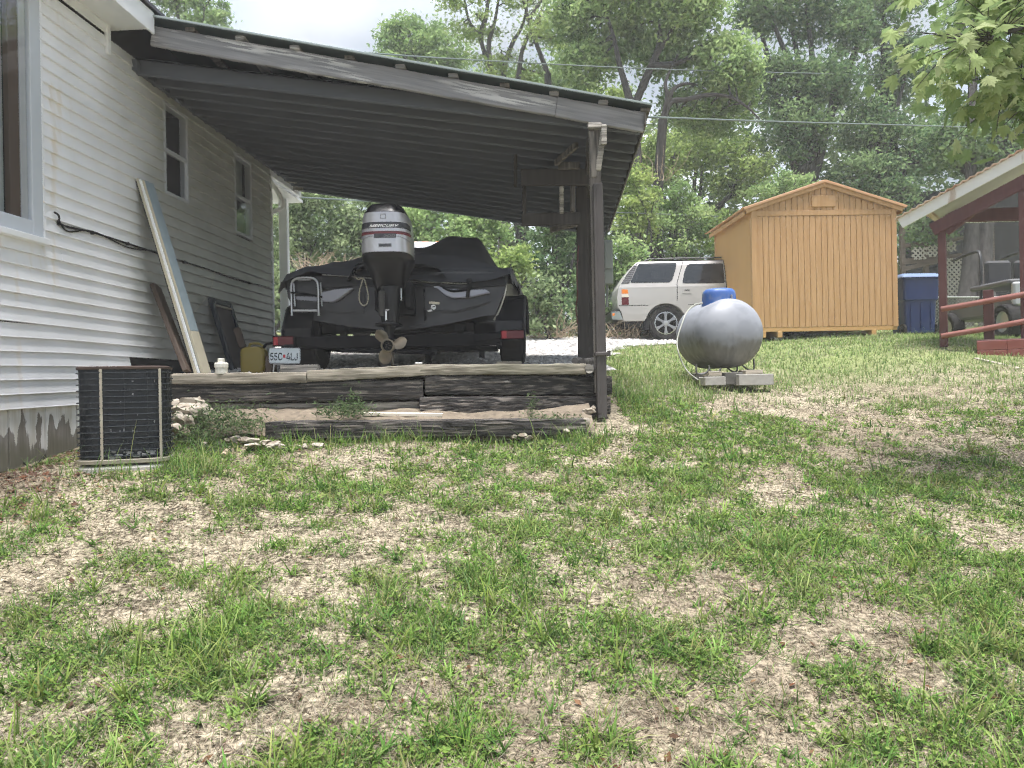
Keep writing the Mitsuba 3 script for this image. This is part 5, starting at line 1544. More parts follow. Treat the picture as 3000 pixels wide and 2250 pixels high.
put('lifting_lug', cat(cbox(0.016, 0.05, 0.075, 0.006, trans(W(2143, 872, td + 0.35))), cbox(0.03, 0.05, 0.05, 0.006, trans(W(2123, 872, td + 0.42)))), 'm_tank', tk, label='small lifting lugs on top of the tank')
pr('m_leg', (0.10, 0.10, 0.095), 0.6)
for (x0, xm0, xm1, x1, y0, yb_, y1, d_) in ((2040, 2042, 2066, 2080, 1066, 1094, 1078, 9.05), (2076, 2082, 2105, 2112, 1070, 1088, 1078, 9.2), (2128, 2145, 2158, 2160, 1075, 1088, 1068, 9.6), (2173, 2190, 2208, 2208, 1068, 1082, 1050, 9.8)):
    put('leg', tube(curve([W(x0, y0, d_), W(xm0, yb_, d_), W(xm1, yb_, d_), W(x1, y1, d_)], 5), 0.011, 8), 'm_leg', tk, smooth=40)
for q, (x0, x1, y0, y1, d_, lab, mt) in enumerate(((2064, 2124, 1103, 1122, 9.0, 'pale grey concrete block under the left front foot of the tank', 'm_concrete'), (2043, 2080, 1092, 1108, 9.3, 'dark concrete block at the far left under the tank', 'm_block_dark'), (2074, 2113, 1088, 1103, 9.05, 'brown paver stacked on the pale block under the tank', 'm_cap'),
                                                       (2124, 2176, 1090, 1120, 9.2, 'dark hollow block in the middle under the tank', 'm_block_dark'), (2163, 2264, 1095, 1122, 9.1, 'wide pale grey concrete block at the right under the tank', 'm_concrete'), (2182, 2233, 1083, 1098, 9.25, 'brown paver stacked on the wide block under the tank', 'm_cap'))):
    a_, b_ = W(x0, y1, d_), W(x1, y0, d_)
    solo('concrete_block', cbox(b_[0] - a_[0], 0.30 if q not in (1, 3) else 0.24, b_[2] - a_[2] + (0.03 if q in (0, 1, 3, 4) else 0), 0.006, trans((a_ + b_) / 2 + [0, 0.12, -0.015 if q in (0, 1, 3, 4) else 0])), mt, lab, 'concrete block')
solo('gas_hose', tube(curve([W(2058, 888, 9.6), W(2035, 893, 9.5), W(2012, 915, 9.4), W(1998, 948, 9.3), W(1984, 995, 9.2), W(1987, 1030, 9.1), W(2000, 1065, 9.1), W(2018, 1092, 9.05), W(2045, 1113, 9.0)], 8), 0.008, 8), 'm_hose', 'pale gas hose curving from the tank lid down to the ground', 'hose', smooth=40)

# ------------------------------------------------------------------ blue wheelie bin
bn_ = thing('wheelie_bin', 'dark blue wheeled rubbish bin with pale lid between the shed and the red post', 'bin')
bc = W(2696, 900, 16.9)
bz0, bz1 = W(2696, 981, 16.9)[2], W(2696, 815, 16.9)[2]


def brng(w_, d_, z_, r_=0.06, oy=0):
    p = np.array(rounded(w_, d_, r_, 4).exterior.coords)[:-1]
    return np.c_[p[:, 0] + bc[0], p[:, 1] + 17.2 + oy, np.full(len(p), z_)]


hb_ = bz1 - bz0
put('tub', loft([brng(0.66, 0.62, bz0 + 0.05), brng(0.70, 0.64, bz0 + hb_ * 0.45), brng(0.72, 0.66, bz0 + hb_ * 0.60), brng(0.77, 0.72, bz0 + hb_ * 0.62), brng(0.80, 0.76, bz1)]), 'm_bin', bn_, smooth=35)
for x_ in (-0.22, 0.0, 0.22):
    put('rib', cbox(0.03, 0.02, hb_ * 0.5, 0.006, trans([bc[0] + x_, 17.2 - 0.335, bz0 + hb_ * 0.32])), 'm_bin', bn_)
put('rim', loft([brng(0.85, 0.80, bz1 - 0.03), brng(0.86, 0.82, bz1 - 0.02), brng(0.86, 0.82, bz1), brng(0.84, 0.80, bz1 + 0.01)]), 'm_bin', bn_, smooth=35)
put('lid', loft([brng(0.87, 0.84, bz1 + 0.01), brng(0.87, 0.84, bz1 + 0.03), brng(0.80, 0.74, bz1 + 0.09, oy=0.03), brng(0.70, 0.60, bz1 + 0.115, oy=0.05)]), 'm_bin_lid', bn_, smooth=30)
for s_ in (-1, 1):
    wheel(bn_, np.array([bc[0] + s_ * 0.36, 16.95, bz0 + 0.12]), 0.13, 0.06, np.array([s_, 0, 0.0]))

# ------------------------------------------------------------------ red porch at the right
pv = thing('porch', 'dark red open porch with a white rusty fascia at the right edge', 'porch')
Dp = 12.0
PR, PX = unit([0.60, 0.80, 0]), unit([0.80, -0.60, 0])         # back along its ridge, and along its front


def PW(x, y, d=0.0):
    """a point in the porch's front plane moved d metres back"""
    return on_plane(x, y, W(2637, 660, Dp) + PR * d, PR)


def pbox(p, a_, b_, c_, mat, name, c=0.008):
    return put(name, cbox(a_, b_, c_, c, frame(p, PX, PR, UP)), mat, pv)


za_, zb2 = PW(2762, 655, 0.15), PW(2762, 994, 0.15)
pbox((za_ + zb2) / 2 - UP * 0.06, 0.105, 0.105, za_[2] - zb2[2] + 0.12, 'm_red_wood', 'post')
za2, zb3 = PW(3006, 520, 0.15), PW(3006, 1010, 0.15)
pbox((za2 + zb3) / 2 - UP * 0.2, 0.15, 0.15, za2[2] - zb3[2] + 0.4, 'm_red_wood', 'post')
f0, f1 = PW(2637, 655), PW(3250, 322)
put('fascia', beam(f0, f1, 0.03, 0.165), 'm_fascia', pv)
fd = unit(f1 - f0)
fn_ = unit(np.cross(fd, PR)); fn_ = fn_ if fn_[2] > 0 else -fn_
N_ = 54
rg = []
for q in range(N_):
    p = f0 - fd * 0.03 + (f1 - f0) * q / (N_ - 1) + fn_ * (0.085 + (0.024 if q % 2 else 0.0)) - PR * 0.08
    de = 0.22 if q < 7 else 1.7
    rg.append([p, p + PR * de, p + PR * de - fn_ * 0.012, p - fn_ * 0.012])
put('roof_sheet', loft(rg), 'm_tin', pv)
put('rafter', beam(PW(2730, 674, 0.08), PW(3250, 400, 0.08), 0.05, 0.19), 'm_red_wood', pv)
put('knee_brace', beam(PW(2772, 682, 0.15), PW(2850, 622, 0.15), 0.10, 0.10), 'm_red_wood', pv)
put('cross_beam', beam(PW(2770, 634, 0.9), PW(3150, 622, 0.9), 0.08, 0.20), 'm_red_wood', pv)
put('cross_beam', beam(PW(2772, 650, 1.4), PW(3150, 637, 1.4), 0.06, 0.05), 'm_win_white', pv)
put('ceiling', extrude([(0, 0), (0.0, 1.5), (4.2, 1.5), (4.2, 0)], 0.02, frame(f0 - fn_ * 0.03 + fd * 0.46 + PR * 0.1, fd, PR, np.cross(fd, PR))), 'm_ceiling', pv)
for pts in (((2758, 906), (2882, 884), (3040, 855)), ((2758, 985), (2882, 964), (3040, 934))):
    for q in (0, 1):
        put('rail', tube([PW(*pts[q], 0.02), PW(*pts[q + 1], 0.02)], 0.042, 14), 'm_red_rail', pv, smooth=40)
r0_, r1_ = PW(2897, 850, 0.14), PW(2897, 1008, 0.14)
pbox((r0_ + r1_) / 2, 0.13, 0.13, r0_[2] - r1_[2], 'm_red_wood', 'rail_post')
g0, g1 = PW(2862, 1022, -0.12), PW(3150, 1050, -0.12)
g1[2] = g0[2]
put('platform', beam(g0 + PR * 0.53 - UP * 0.02, g1 + PR * 0.53 - UP * 0.02, 1.0, 0.30), 'm_red_wood', pv)
pr('m_red_boards', proc(lambda p, n, uv: mix((0.19, 0.050, 0.040), (0.27, 0.085, 0.068), fbm(p.x * 6, p.y * 6, p.z * 16, 3))), 0.6)
for q in range(3):
    o_ = UP * (0.045 - 0.14 * q)
    put('skirt_board', beam(g0 + o_, g0 + (g1 - g0) * 0.32 + o_, 0.03, 0.135), 'm_red_boards', pv)
    put('skirt_board', beam(g0 + (g1 - g0) * 0.323 + o_, g1 + o_, 0.03, 0.135), 'm_red_boards', pv)
solo('board', beam(G(2860, 1052) + UP * 0.01, G(2990, 1084) + UP * 0.015, 0.07, 0.022), 'm_cap', 'pale weathered board lying in the grass in front of the red platform', 'board')

# ------------------------------------------------------------------ utility vehicle under the porch, fence, neighbour's deck
uv_ = thing('utility_vehicle', 'grey off road utility vehicle parked behind the red rails', 'utility vehicle')
uc = W(2960, 900, 14.5)
uz = W(2960, 1000, 14.5)[2]
bx_ = lambda x, y, z, a_, b_, c_, mat, nm, c=0.02: put(nm, cbox(a_, b_, c_, c, trans([uc[0] + x, 14.6 + y, uz + z])), mat, uv_)
bx_(0.1, 0, 0.62, 1.30, 2.0, 0.34, 'm_utv', 'chassis', 0.05)
bx_(-0.05, -1.0, 0.80, 1.0, 0.10, 0.42, 'm_galv', 'tailgate', 0.03)
bx_(-0.05, -0.4, 1.02, 1.1, 1.2, 0.10, 'm_utv', 'cargo_rim', 0.03)
bx_(-0.10, 0.1, 1.28, 0.5, 0.12, 0.55, 'm_trim', 'seat_back', 0.05)
bx_(0.42, 0.1, 1.28, 0.4, 0.12, 0.55, 'm_trim', 'seat_back', 0.05)
for x_ in (-0.55, 0.65):
    put('roll_bar', tube(curve([[uc[0] + x_, 14.5, uz + 0.8], [uc[0] + x_, 14.5, uz + 1.6], [uc[0] + x_ * 0.8, 14.9, uz + 1.75], [uc[0] + x_ * 0.8, 15.6, uz + 1.7]], 6), 0.028, 8), 'm_trim', uv_, smooth=40)
    for y_ in (13.75, 15.5):
        wheel(uv_, np.array([uc[0] + x_, y_, uz + 0.32]), 0.32, 0.24, np.array([np.sign(x_), 0, 0.0]), 'm_galv')
# grey machine box nearer the rails
fe = thing('chain_link_fence', 'grey chain link fence with top rail behind the red porch rails', 'fence')
FD = 18.2
fx0, fx1 = W(2640, 870, FD)[0], W(3120, 885, FD)[0]
fz1, fz0 = W(2830, 871, FD)[2], W(2830, 962, FD)[2] - 0.05
put('top_rail', tube([[fx0, FD, fz1 + 0.02], [fx1, FD, fz1 - 0.02]], 0.022, 8), 'm_galv', fe, smooth=40)
for x_ in np.arange(fx0, fx1, 2.1):
    put('fence_post', tube([[x_, FD, fz0 - 0.3], [x_, FD, fz1 + 0.06]], 0.028, 8), 'm_galv', fe, smooth=40)
ms = []
step = 0.085
hgt = fz1 - fz0
for x_ in np.arange(fx0 - hgt, fx1, step):
    for sg in (1, -1):
        a_, b_ = (x_, fz0) if sg == 1 else (x_, fz1), (x_ + hgt, fz1) if sg == 1 else (x_ + hgt, fz0)
        xa, xb = max(a_[0], fx0), min(b_[0], fx1)
        if xb - xa < 0.05:
            continue
        za0 = a_[1] + sg * (xa - a_[0]); zb0 = a_[1] + sg * (xb - a_[0])
        ms.append(tube([[xa, FD + 0.01 * sg, za0], [xb, FD + 0.01 * sg, zb0]], 0.0045, 3, False))
put('mesh', cat(*ms), 'm_galv', fe, kind='stuff')
dk = thing('wooden_deck', 'dark raised wooden deck with lattice panels behind the porch', 'deck')
DD = 21.0
def lattice(x0, x1, y0, y1, d, stp=0.13):
    a_, b_ = W(x0, y1, d), W(x1, y0, d)
    w_, h_ = b_[0] - a_[0], b_[2] - a_[2]
    out = []
    for x_ in np.arange(-h_, w_, stp):
        for sg in (1, -1):
            xa, xb = max(x_, 0), min(x_ + h_, w_)
            if xb - xa < 0.03:
                continue
            z0_ = (xa - x_) if sg == 1 else h_ - (xa - x_)
            z1_ = (xb - x_) if sg == 1 else h_ - (xb - x_)
            out.append(beam([a_[0] + xa, d + 0.012 * sg, a_[2] + z0_], [a_[0] + xb, d + 0.012 * sg, a_[2] + z1_], 0.01, 0.042, c=0.001))
    return cat(*out)
for x0, x1, y0, y1 in ((2672, 2712, 724, 760), (2714, 2746, 718, 752), (2775, 2800, 705, 738), (2852, 2898, 702, 738), (2775, 2898, 755, 868)):
    put('lattice_panel', lattice(x0, x1, y0, y1, DD), 'm_lattice', dk)
for (x0, y0, x1, y1, h_) in ((2640, 722, 2900, 686, 0.10), (2640, 768, 2900, 742, 0.16), (2640, 790, 2760, 762, 0.12)):
    put('deck_rail', beam(W(x0, y0, DD + 0.15), W(x1, y1, DD + 0.15), 0.06, h_), 'm_deck', dk)
for x_ in (2645, 2713, 2770, 2850, 2905):
    put('deck_post', cbox(0.12, 0.12, 2.4, 0.006, trans(W(x_, 790, DD + 0.2))), 'm_deck', dk)
nh = thing('neighbour_house', 'dark house wall with a small window behind the lattice deck', 'house')
put('wall', cbox(7.0, 0.2, 4.4, 0.02, trans(W(2960, 760, 24.5))), 'm_far_wall', nh)
wq = W(2876, 673, 24.3)
put('window', cbox(0.62, 0.06, 0.75, 0.01, trans(wq)), 'm_dark_glass', nh)
for s_ in (-0.33, 0.33):
    put('window_frame', cbox(0.06, 0.08, 0.85, 0.006, trans(wq + [s_, -0.02, 0])), 'm_win_white', nh)

# ------------------------------------------------------------------ overhead lines
for (pts, lab) in (((((905, 143), 9.0), ((1400, 176), 15.0), ((2000, 205), 20.0), ((2650, 221), 26.0), ((3050, 232), 30.0)), 'upper thin utility line strung across the trees'),
                   ((((1896, 343), 9.5), ((2300, 357), 13.0), ((2800, 371), 18.0), ((3050, 380), 21.0)), 'lower utility line running from the carport corner to the right'),
                   ((((820, 575), 12.2), ((1100, 590), 14.5), ((1500, 612), 17.0), ((1830, 623), 19.0), ((2110, 634), 20.5)), 'lowest utility line passing behind the carport')):
    solo('utility_line', tube(curve([W(*p, d) for p, d in pts], 10), 0.013, 6), 'm_line', lab, 'cable', smooth=True)

# ------------------------------------------------------------------ trees and shrubs


def leaf_mesh(P, L, rg, up=0.35, ratio=0.5, droop=0.0):
    """one folded leaf (two triangles) at each point"""
    n = len(P)
    nrm = rg.normal(size=(n, 3)); nrm[:, 2] = np.abs(nrm[:, 2]) + up
    nrm /= np.linalg.norm(nrm, axis=1, keepdims=True)
    a = np.cross(nrm, rg.normal(size=(n, 3))); a /= np.linalg.norm(a, axis=1, keepdims=True)
    a[:, 2] -= droop; a /= np.linalg.norm(a, axis=1, keepdims=True)
    b = np.cross(nrm, a); b /= np.linalg.norm(b, axis=1, keepdims=True)
    L = np.broadcast_to(L, (n,))[:, None]
    v = np.stack([P - a * L * 0.5, P + b * L * ratio * 0.5 + nrm * L * 0.06, P + a * L * 0.5, P - b * L * ratio * 0.5 + nrm * L * 0.06], 1).reshape(-1, 3)
    i = np.arange(n)[:, None] * 4
    f = np.concatenate([i + [0, 1, 2], i + [0, 2, 3]])
    return v, f


def leaf_colors(n, c0, c1, rg, clump=None):
    t = rg.beta(2, 2, n) if clump is None else np.clip(clump + rg.normal(0, 0.22, n), 0, 1)
    c = np.asarray(c0) * (1 - t[:, None]) + np.asarray(c1) * t[:, None]
    return np.repeat(np.clip(c * rg.uniform(0.85, 1.15, (n, 1)), 0.005, 0.6), 4, 0)


def crown_box(x0, x1, y0, y1, d, depth=None):
    c = W((x0 + x1) / 2, (y0 + y1) / 2, d)
    rx, rz = (x1 - x0) / 2 * d / F, (y1 - y0) / 2 * d / F
    return c, np.array([rx, depth if depth else min(max(0.75 * rx, 0.6), 2.6), rz])


def foliage(boxes, n_leaf, L, c0, c1, seed, clump_r=0.34, per=None, fill=0.5):
    rg = np.random.default_rng(seed)
    Ps, Cl, centres = [], [], []
    area = np.array([b[1][0] * b[1][2] for b in boxes])
    for (c, r), w in zip(boxes, area / area.sum()):
        k = max(6, int(n_leaf * w / 110))
        q = rg.normal(size=(k, 3)); q /= np.linalg.norm(q, axis=1, keepdims=True)
        q *= rg.uniform(0.25, 1, (k, 1)) ** fill
        cc = c + q * r * 0.93
        nn = rg.poisson(n_leaf * w / k, k)
        tone = np.clip(0.45 + 0.35 * q[:, 2] + rg.normal(0, 0.15, k), 0, 1) * 0 + rg.uniform(0.0, 1.0, k)
        sz = rg.uniform(0.6, 1.45, k) * clump_r * np.clip(r.mean() / 1.4, 0.6, 1.5)
        P = np.repeat(cc, nn, 0) + rg.normal(size=(nn.sum(), 3)) * np.repeat(sz, nn)[:, None] * [1, 1, 0.62]
        Ps.append(P); Cl.append(np.repeat(tone, nn)); centres.append(cc)
    P, tone = np.concatenate(Ps), np.concatenate(Cl)
    v, f = leaf_mesh(P, L * rg.uniform(0.6, 1.35, len(P)), rg)
    return trimesh.Trimesh(v, f, process=False), leaf_colors(len(P), c0, c1, rg, tone), np.concatenate(centres)


def tree(name, label, boxes, base, trunk_r, n_leaf, L, c0, c1, seed, limbs=(), group=None, cat_='tree', twigs=26, clump_r=0.34, fork=0.45, fill=0.5):
    """boxes: crown lobes in photo pixels (x0, x1, y0, y1, distance); base: where the trunk stands; limbs: visible limbs as points"""
    t = thing(name, label, cat_, group)
    bs = [crown_box(*b) for b in boxes]
    m, col, cen = foliage(bs, n_leaf, L, c0, c1, seed, clump_r, fill=fill)
    put('crown', m, 'm_leaf', t, color=col)
    rg = np.random.default_rng(seed + 99)
    cm = np.mean([b[0] for b in bs], 0)
    base = np.array([base[0], base[1], float(gz(base[0], base[1])) - 0.1])
    forkp = base + (cm - base) * fork + [0, 0, 0.1]
    nodes, rad = [], []
    if limbs:
        forkp = np.asarray(limbs[0][0], float)
    tp = curve([base, (base + forkp) / 2 + rg.normal(0, 0.12, 3) * [1, 1, 0], forkp], 8)
    put('trunk', tube(tp, np.linspace(trunk_r * 1.25, trunk_r * 0.8, len(tp)), 10), 'm_bark', t, smooth=50)
    lm = []
    if not limbs:
        limbs = []
        for b in bs:
            for q in range(2):
                e = b[0] + rg.normal(0, 0.35, 3) * b[1]
                mid = forkp + (e - forkp) * 0.5 + rg.normal(0, 0.2, 3) + [0, 0, 0.25]
                limbs.append([forkp, mid, e])
    for l_ in limbs:
        cu = curve(l_, 8)
        r_ = np.linspace(trunk_r * 0.62, trunk_r * 0.14, len(cu))
        lm.append(tube(cu, r_, 7))
        nodes.append(cu[3:]); rad.append(r_[3:])
    nodes, rad = np.concatenate(nodes), np.concatenate(rad)
    for q in rg.choice(len(cen), min(twigs, len(cen)), replace=False):
        k = int(np.argmin(np.linalg.norm(nodes - cen[q], axis=1) + 0.6 * np.maximum(nodes[:, 2] - cen[q][2], 0)))
        a_, e = nodes[k], cen[q]
        mid = (a_ + e) / 2 + rg.normal(0, 0.12, 3) + [0, 0, 0.08]
        cu = curve([a_, mid, e], 4)
        lm.append(tube(cu, np.linspace(min(rad[k] * 0.7, 0.04), 0.008, len(cu)), 5))
    put('limbs', cat(*lm), 'm_bark', t, smooth=50, kind='stuff')
    return t


# tones (base colours): hazy mid green, dark green, yellow green
MID = ((0.18, 0.29, 0.11), (0.46, 0.59, 0.26))
DRK = ((0.10, 0.18, 0.085), (0.30, 0.41, 0.19))
YEL = ((0.20, 0.30, 0.09), (0.45, 0.55, 0.20))
GRY = ((0.14, 0.21, 0.10), (0.38, 0.46, 0.25))
wx = lambda px, d: (W(px, 900, d)[0], d)
tree('tree', 'leafy tree rising behind the house roof at the far left', [(440, 560, -150, 60, 27), (530, 665, -60, 118, 27), (430, 600, 30, 160, 27.5)], wx(540, 27), 0.22, 9000, 0.15, *MID, 1)
tree('tree', 'rounded mid green tree just left of the bare branched tree', [(1105, 1260, 45, 190, 29), (1190, 1370, 75, 250, 29), (1080, 1210, 150, 270, 28.5)], wx(1220, 29), 0.24, 11000, 0.16, *MID, 2)
D3 = 24
tree('bare_branched_tree', 'thinly leaved tree with long bare branches fanning up above the carport roof', [(1290, 1420, -90, 60, D3), (1330, 1480, 20, 130, D3), (1440, 1600, -90, 40, D3), (1560, 1680, 10, 150, D3), (1360, 1500, 150, 260, D3), (1480, 1600, 150, 250, D3)],
     wx(1475, D3), 0.17, 9000, 0.105, *YEL, 3,
     limbs=[[W(1462, 330, D3), W(1440, 235, D3), W(1405, 110, D3), W(1372, 55, D3), W(1350, -70, D3)], [W(1462, 330, D3), W(1478, 200, D3), W(1500, 130, D3), W(1535, 60, D3), W(1560, -90, D3)],
            [W(1462, 330, D3), W(1512, 250, D3 - .5), W(1530, 150, D3 - .5), W(1570, 60, D3 - .5), W(1640, -60, D3)], [W(1440, 235, D3), W(1432, 130, D3), W(1450, 60, D3), W(1470, -60, D3)], [W(1405, 110, D3), W(1425, 40, D3), W(1435, -60, D3)]], twigs=60, clump_r=0.30)
D3b = 23
tree('bare_limb_tree', 'slender dark trunk leaning left beside the bare branched tree', [(1470, 1560, -110, 10, D3b), (1530, 1620, 60, 150, D3b)], wx(1640, D3b), 0.13, 1600, 0.10, *YEL, 31,
     limbs=[[W(1604, 215, D3b), W(1572, 130, D3b), W(1548, 60, D3b), W(1540, 20, D3b), W(1500, -50, D3b)], [W(1548, 60, D3b), W(1580, 10, D3b), W(1620, -60, D3b)]], twigs=12)
D4 = 21
tree('big_spreading_tree', 'big tree with dark spreading limbs above the low end of the carport', [(1600, 1800, -90, 120, D4 + 1), (1720, 1960, -110, 70, D4), (1880, 2120, -110, 110, D4), (1640, 1830, 120, 260, D4 + 1), (1860, 2060, 90, 230, D4 + .8), (2020, 2230, 90, 270, D4), (1760, 1900, 40, 170, D4 + 1.2)],
     wx(1850, D4), 0.20, 34000, 0.15, *MID, 4,
     limbs=[[W(1852, 320, D4), W(1880, 260, D4), W(1905, 195, D4), W(1955, 110, D4), W(2010, 20, D4)], [W(1852, 320, D4), W(1835, 260, D4), W(1815, 190, D4), W(1795, 100, D4), W(1760, 0, D4)], [W(1905, 195, D4), W(1960, 190, D4), W(2010, 175, D4), W(2060, 130, D4)], [W(1880, 260, D4), W(1930, 130, D4), W(1925, 40, D4)]], twigs=50)
tree('arching_limb_tree', 'dark trunk forking low with a long limb arching over to the right', [(1930, 2090, 250, 370, D4 + .6), (2080, 2230, 200, 330, D4 + .6), (1990, 2180, 300, 400, D4 + 1.2)],
     wx(1940, D4), 0.15, 9000, 0.13, *MID, 41,
     limbs=[[W(1942, 350, D4 - .4), W(1965, 300, D4 - .4), W(2010, 292, D4 - .4), W(2075, 278, D4 - .4), W(2140, 285, D4 - .4), W(2190, 315, D4 - .4), W(2225, 350, D4 - .4)], [W(1942, 350, D4 - .4), W(1960, 290, D4 - .4), W(1975, 260, D4 - .4), W(2010, 245, D4 - .4), W(2050, 250, D4)], [W(1942, 350, D4 - .4), W(1955, 285, D4 - .5), W(1950, 240, D4 - .5), W(1985, 160, D4)]], twigs=20)
tree('dark_tree', 'tall dark green tree behind the shed, left of the two', [(2140, 2330, -120, 110, 25), (2260, 2470, -100, 130, 25.5), (2190, 2400, 150, 330, 25), (2330, 2520, 170, 330, 24.5), (2240, 2440, 300, 470, 24.5), (2420, 2560, 0, 180, 25)], wx(2360, 25), 0.30, 24000, 0.15, *DRK, 5, twigs=40)
tree('dark_tree', 'tall dark green tree behind the shed, right of the two', [(2480, 2700, -110, 150, 26), (2540, 2740, 120, 290, 25.5), (2450, 2650, 280, 460, 25), (2600, 2790, 330, 540, 25), (2420, 2620, 430, 600, 24.5), (2560, 2700, 520, 640, 24)], wx(2600, 25.5), 0.32, 24000, 0.15, *DRK, 6, twigs=40)
tree('dark_tree', 'dark tree with thick forked trunk standing behind the porch', [(2720, 2900, 300, 520, 20), (2860, 3060, 330, 540, 20), (2780, 2960, -60, 200, 21), (2940, 3120, 100, 330, 20.5), (2650, 2800, 620, 720, 21)], wx(2815, 19.6), 0.22, 15000, 0.13, *DRK, 7, fork=0.5)
tree('dark_tree', 'dark tree with a single thick trunk behind the porch, right of the forked one', [(2840, 3000, 250, 420, 20.6)], wx(2895, 19.2), 0.19, 3000, 0.13, *DRK, 71, fork=0.75)
tree('pale_tree', 'yellow green tree in the gap left of the dark trees', [(1840, 2000, 385, 560, 25), (1960, 2130, 360, 520, 25.5), (2080, 2260, 400, 590, 25), (1700, 1880, 250, 400, 25)], wx(2000, 25), 0.20, 16000, 0.14, *YEL, 8)
tree('tree', 'mid green tree filling the gap above the middle of the carport', [(1240, 1420, 190, 330, 30), (1400, 1600, 210, 340, 30), (1560, 1740, 170, 340, 30), (1620, 1740, 90, 200, 30)], wx(1500, 30), 0.25, 14000, 0.16, *MID, 9)
# undergrowth along the edge of the woods, seen under the carport and beside it
SH = [((780, 1010, 520, 800), 18.6, GRY, 'tall grey green shrub beside the white porch post'), ((960, 1160, 560, 840), 19.0, GRY, 'grey green shrub behind the silver motor'), ((1130, 1330, 540, 800), 19.2, MID, 'mid green shrub right of the silver motor'),
      ((1280, 1500, 570, 850), 19.0, MID, 'dark leafed shrub behind the hump of the boat cover'), ((1420, 1560, 700, 900), 17.9, YEL, 'bright yellow green shrub right of the boat cover'), ((1535, 1650, 800, 995), 16.9, GRY, 'pale green young shrub beside the right trailer wheel'),
      ((1540, 1760, 580, 860), 19.4, DRK, 'dark shrub behind the dark carport posts'), ((1790, 1930, 470, 720), 19.5, YEL, 'bright shrub at the woods edge right of the carport roof corner'), ((1900, 2080, 540, 780), 20.2, MID, 'mid green shrub above the white vehicle'),
      ((1770, 1900, 680, 980), 18.9, MID, 'leafy shrub left of the white vehicle'), ((2030, 2200, 600, 790), 20.8, YEL, 'light green shrub at the left shoulder of the shed roof'), ((2160, 2420, 480, 700), 22.5, MID, 'mid green shrub rising behind the shed roof'),
      ((780, 860, 760, 990), 17.5, GRY, 'low straggly shrub seen between the house corner and the boat'), ((1650, 1790, 780, 1000), 18.6, DRK, 'dark low shrub behind the foot of the carport posts'), ((1000, 1400, 800, 990), 19.6, DRK, 'wide dark shrub in the shade behind the boat')]
for q, ((x0, x1, y0, y1), d, tn, lab) in enumerate(SH):
    w_ = (x1 - x0)
    bxs = [(x0, x0 + w_ * 0.6, y0 + 40, y1, d), (x0 + w_ * 0.35, x1, y0 + 15, y1 - 10, d + 0.2), (x0 + w_ * 0.2, x1 - w_ * 0.2, y0, y0 + (y1 - y0) * 0.6, d)]
    tree('shrub', lab, bxs, wx((x0 + x1) / 2, d), 0.05, int(3200 * (w_ / 150) * ((y1 - y0) / 200)), 0.115, *tn, 100 + q, cat_='shrub', clump_r=0.24, twigs=26, fork=0.3)
# the far wood, one mass
rg = np.random.default_rng(77)
n = 60000
px = rg.uniform(-700, 3700, n)
topy = 330 + 200 * (meshkit.fbm(np.c_[px / 260, px * 0, px * 0 + 3], 4, 6) - 0.5) + np.where(px < 1250, 180, 0) + np.where(px > 2100, -120, 0)
py = topy + (rg.uniform(0, 1, n) ** 0.8) * (1010 - topy)
dd_ = rg.uniform(28, 36, n)
r_ = np.stack([(px - 1500) / F, np.ones(n), (1125 - py) / F], 1)
P = EYE + np.stack([r_[:, 0] * CR + r_[:, 2] * SR, r_[:, 1], -r_[:, 0] * SR + r_[:, 2] * CR], 1) * dd_[:, None]
tone = meshkit.fbm(P * [0.5, 0.5, 0.7], 3, 3)
v, f = leaf_mesh(P, rg.uniform(0.22, 0.5, n), rg)
solo('woods', trimesh.Trimesh(v, f, process=False), 'm_leaf', 'mass of far dark woods closing the view behind the trees and shrubs', 'woods', kind='stuff', color=leaf_colors(n, (0.07, 0.115, 0.05), (0.17, 0.235, 0.09), rg, np.clip((tone - 0.3) * 2, 0, 1)))
# dry brush at the edge of the drive
tw = []
rg = np.random.default_rng(31)
for (x0, x1, y0, y1, d, k) in ((880, 1000, 735, 800, 17.6, 70), (1780, 1880, 940, 1000, 17.9, 90), (1640, 1800, 940, 995, 18.0, 70), (1560, 1660, 900, 990, 17.0, 40), (1880, 1950, 430, 530, 20.0, 16), (1280, 1400, 760, 900, 18.2, 60)):
    for q in range(k):
        a_ = W(rg.uniform(x0, x1), y1, d + rg.uniform(-.3, .3))
        e = a_ + [rg.normal(0, 0.35), rg.normal(0, 0.2), (y1 - y0) * d / F * rg.uniform(0.3, 1.0)]
        tw.append(tube(curve([a_, (a_ + e) / 2 + rg.normal(0, 0.1, 3), e], 3), np.linspace(0.010, 0.004, 7), 3, False))
solo('brush', cat(*tw), 'm_stick', 'tangle of dry brown brush and stems along the edge of the woods', 'brush', kind='stuff')

# ------------------------------------------------------------------ maple branches reaching in at the top right
mp = thing('maple_tree', 'maple branches with large bright leaves hanging in at the upper right', 'tree')
rg = np.random.default_rng(12)
half = [(0.0, -0.02), (0.10, 0.06), (0.34, 0.02), (0.28, 0.14), (0.52, 0.26), (0.36, 0.34), (0.62, 0.60), (0.40, 0.56), (0.36, 0.66), (0.20, 0.56), (0.22, 0.78), (0.10, 0.80), (0.0, 1.05)]
out = half + [(-a, b) for a, b in half[::-1][1:-1]]
LEAFS = []
for k_ in range(4):
    v = np.array([(a, b, -0.10 * a * a * 3 - 0.16 * b * b * (0.5 + 0.4 * k_) + 0.05 * math.sin(a * 7 + k_)) for a, b in out] + [(0, 0.32, 0.02)])
    c_ = len(v) - 1
    f = [[i, (i + 1) % c_, c_] for i in range(c_)]
    LEAFS.append(trimesh.Trimesh(v, f, process=False))
trunk_b = np.array([5.3, 5.6, float(gz(5.3, 5.6)) - 0.1])
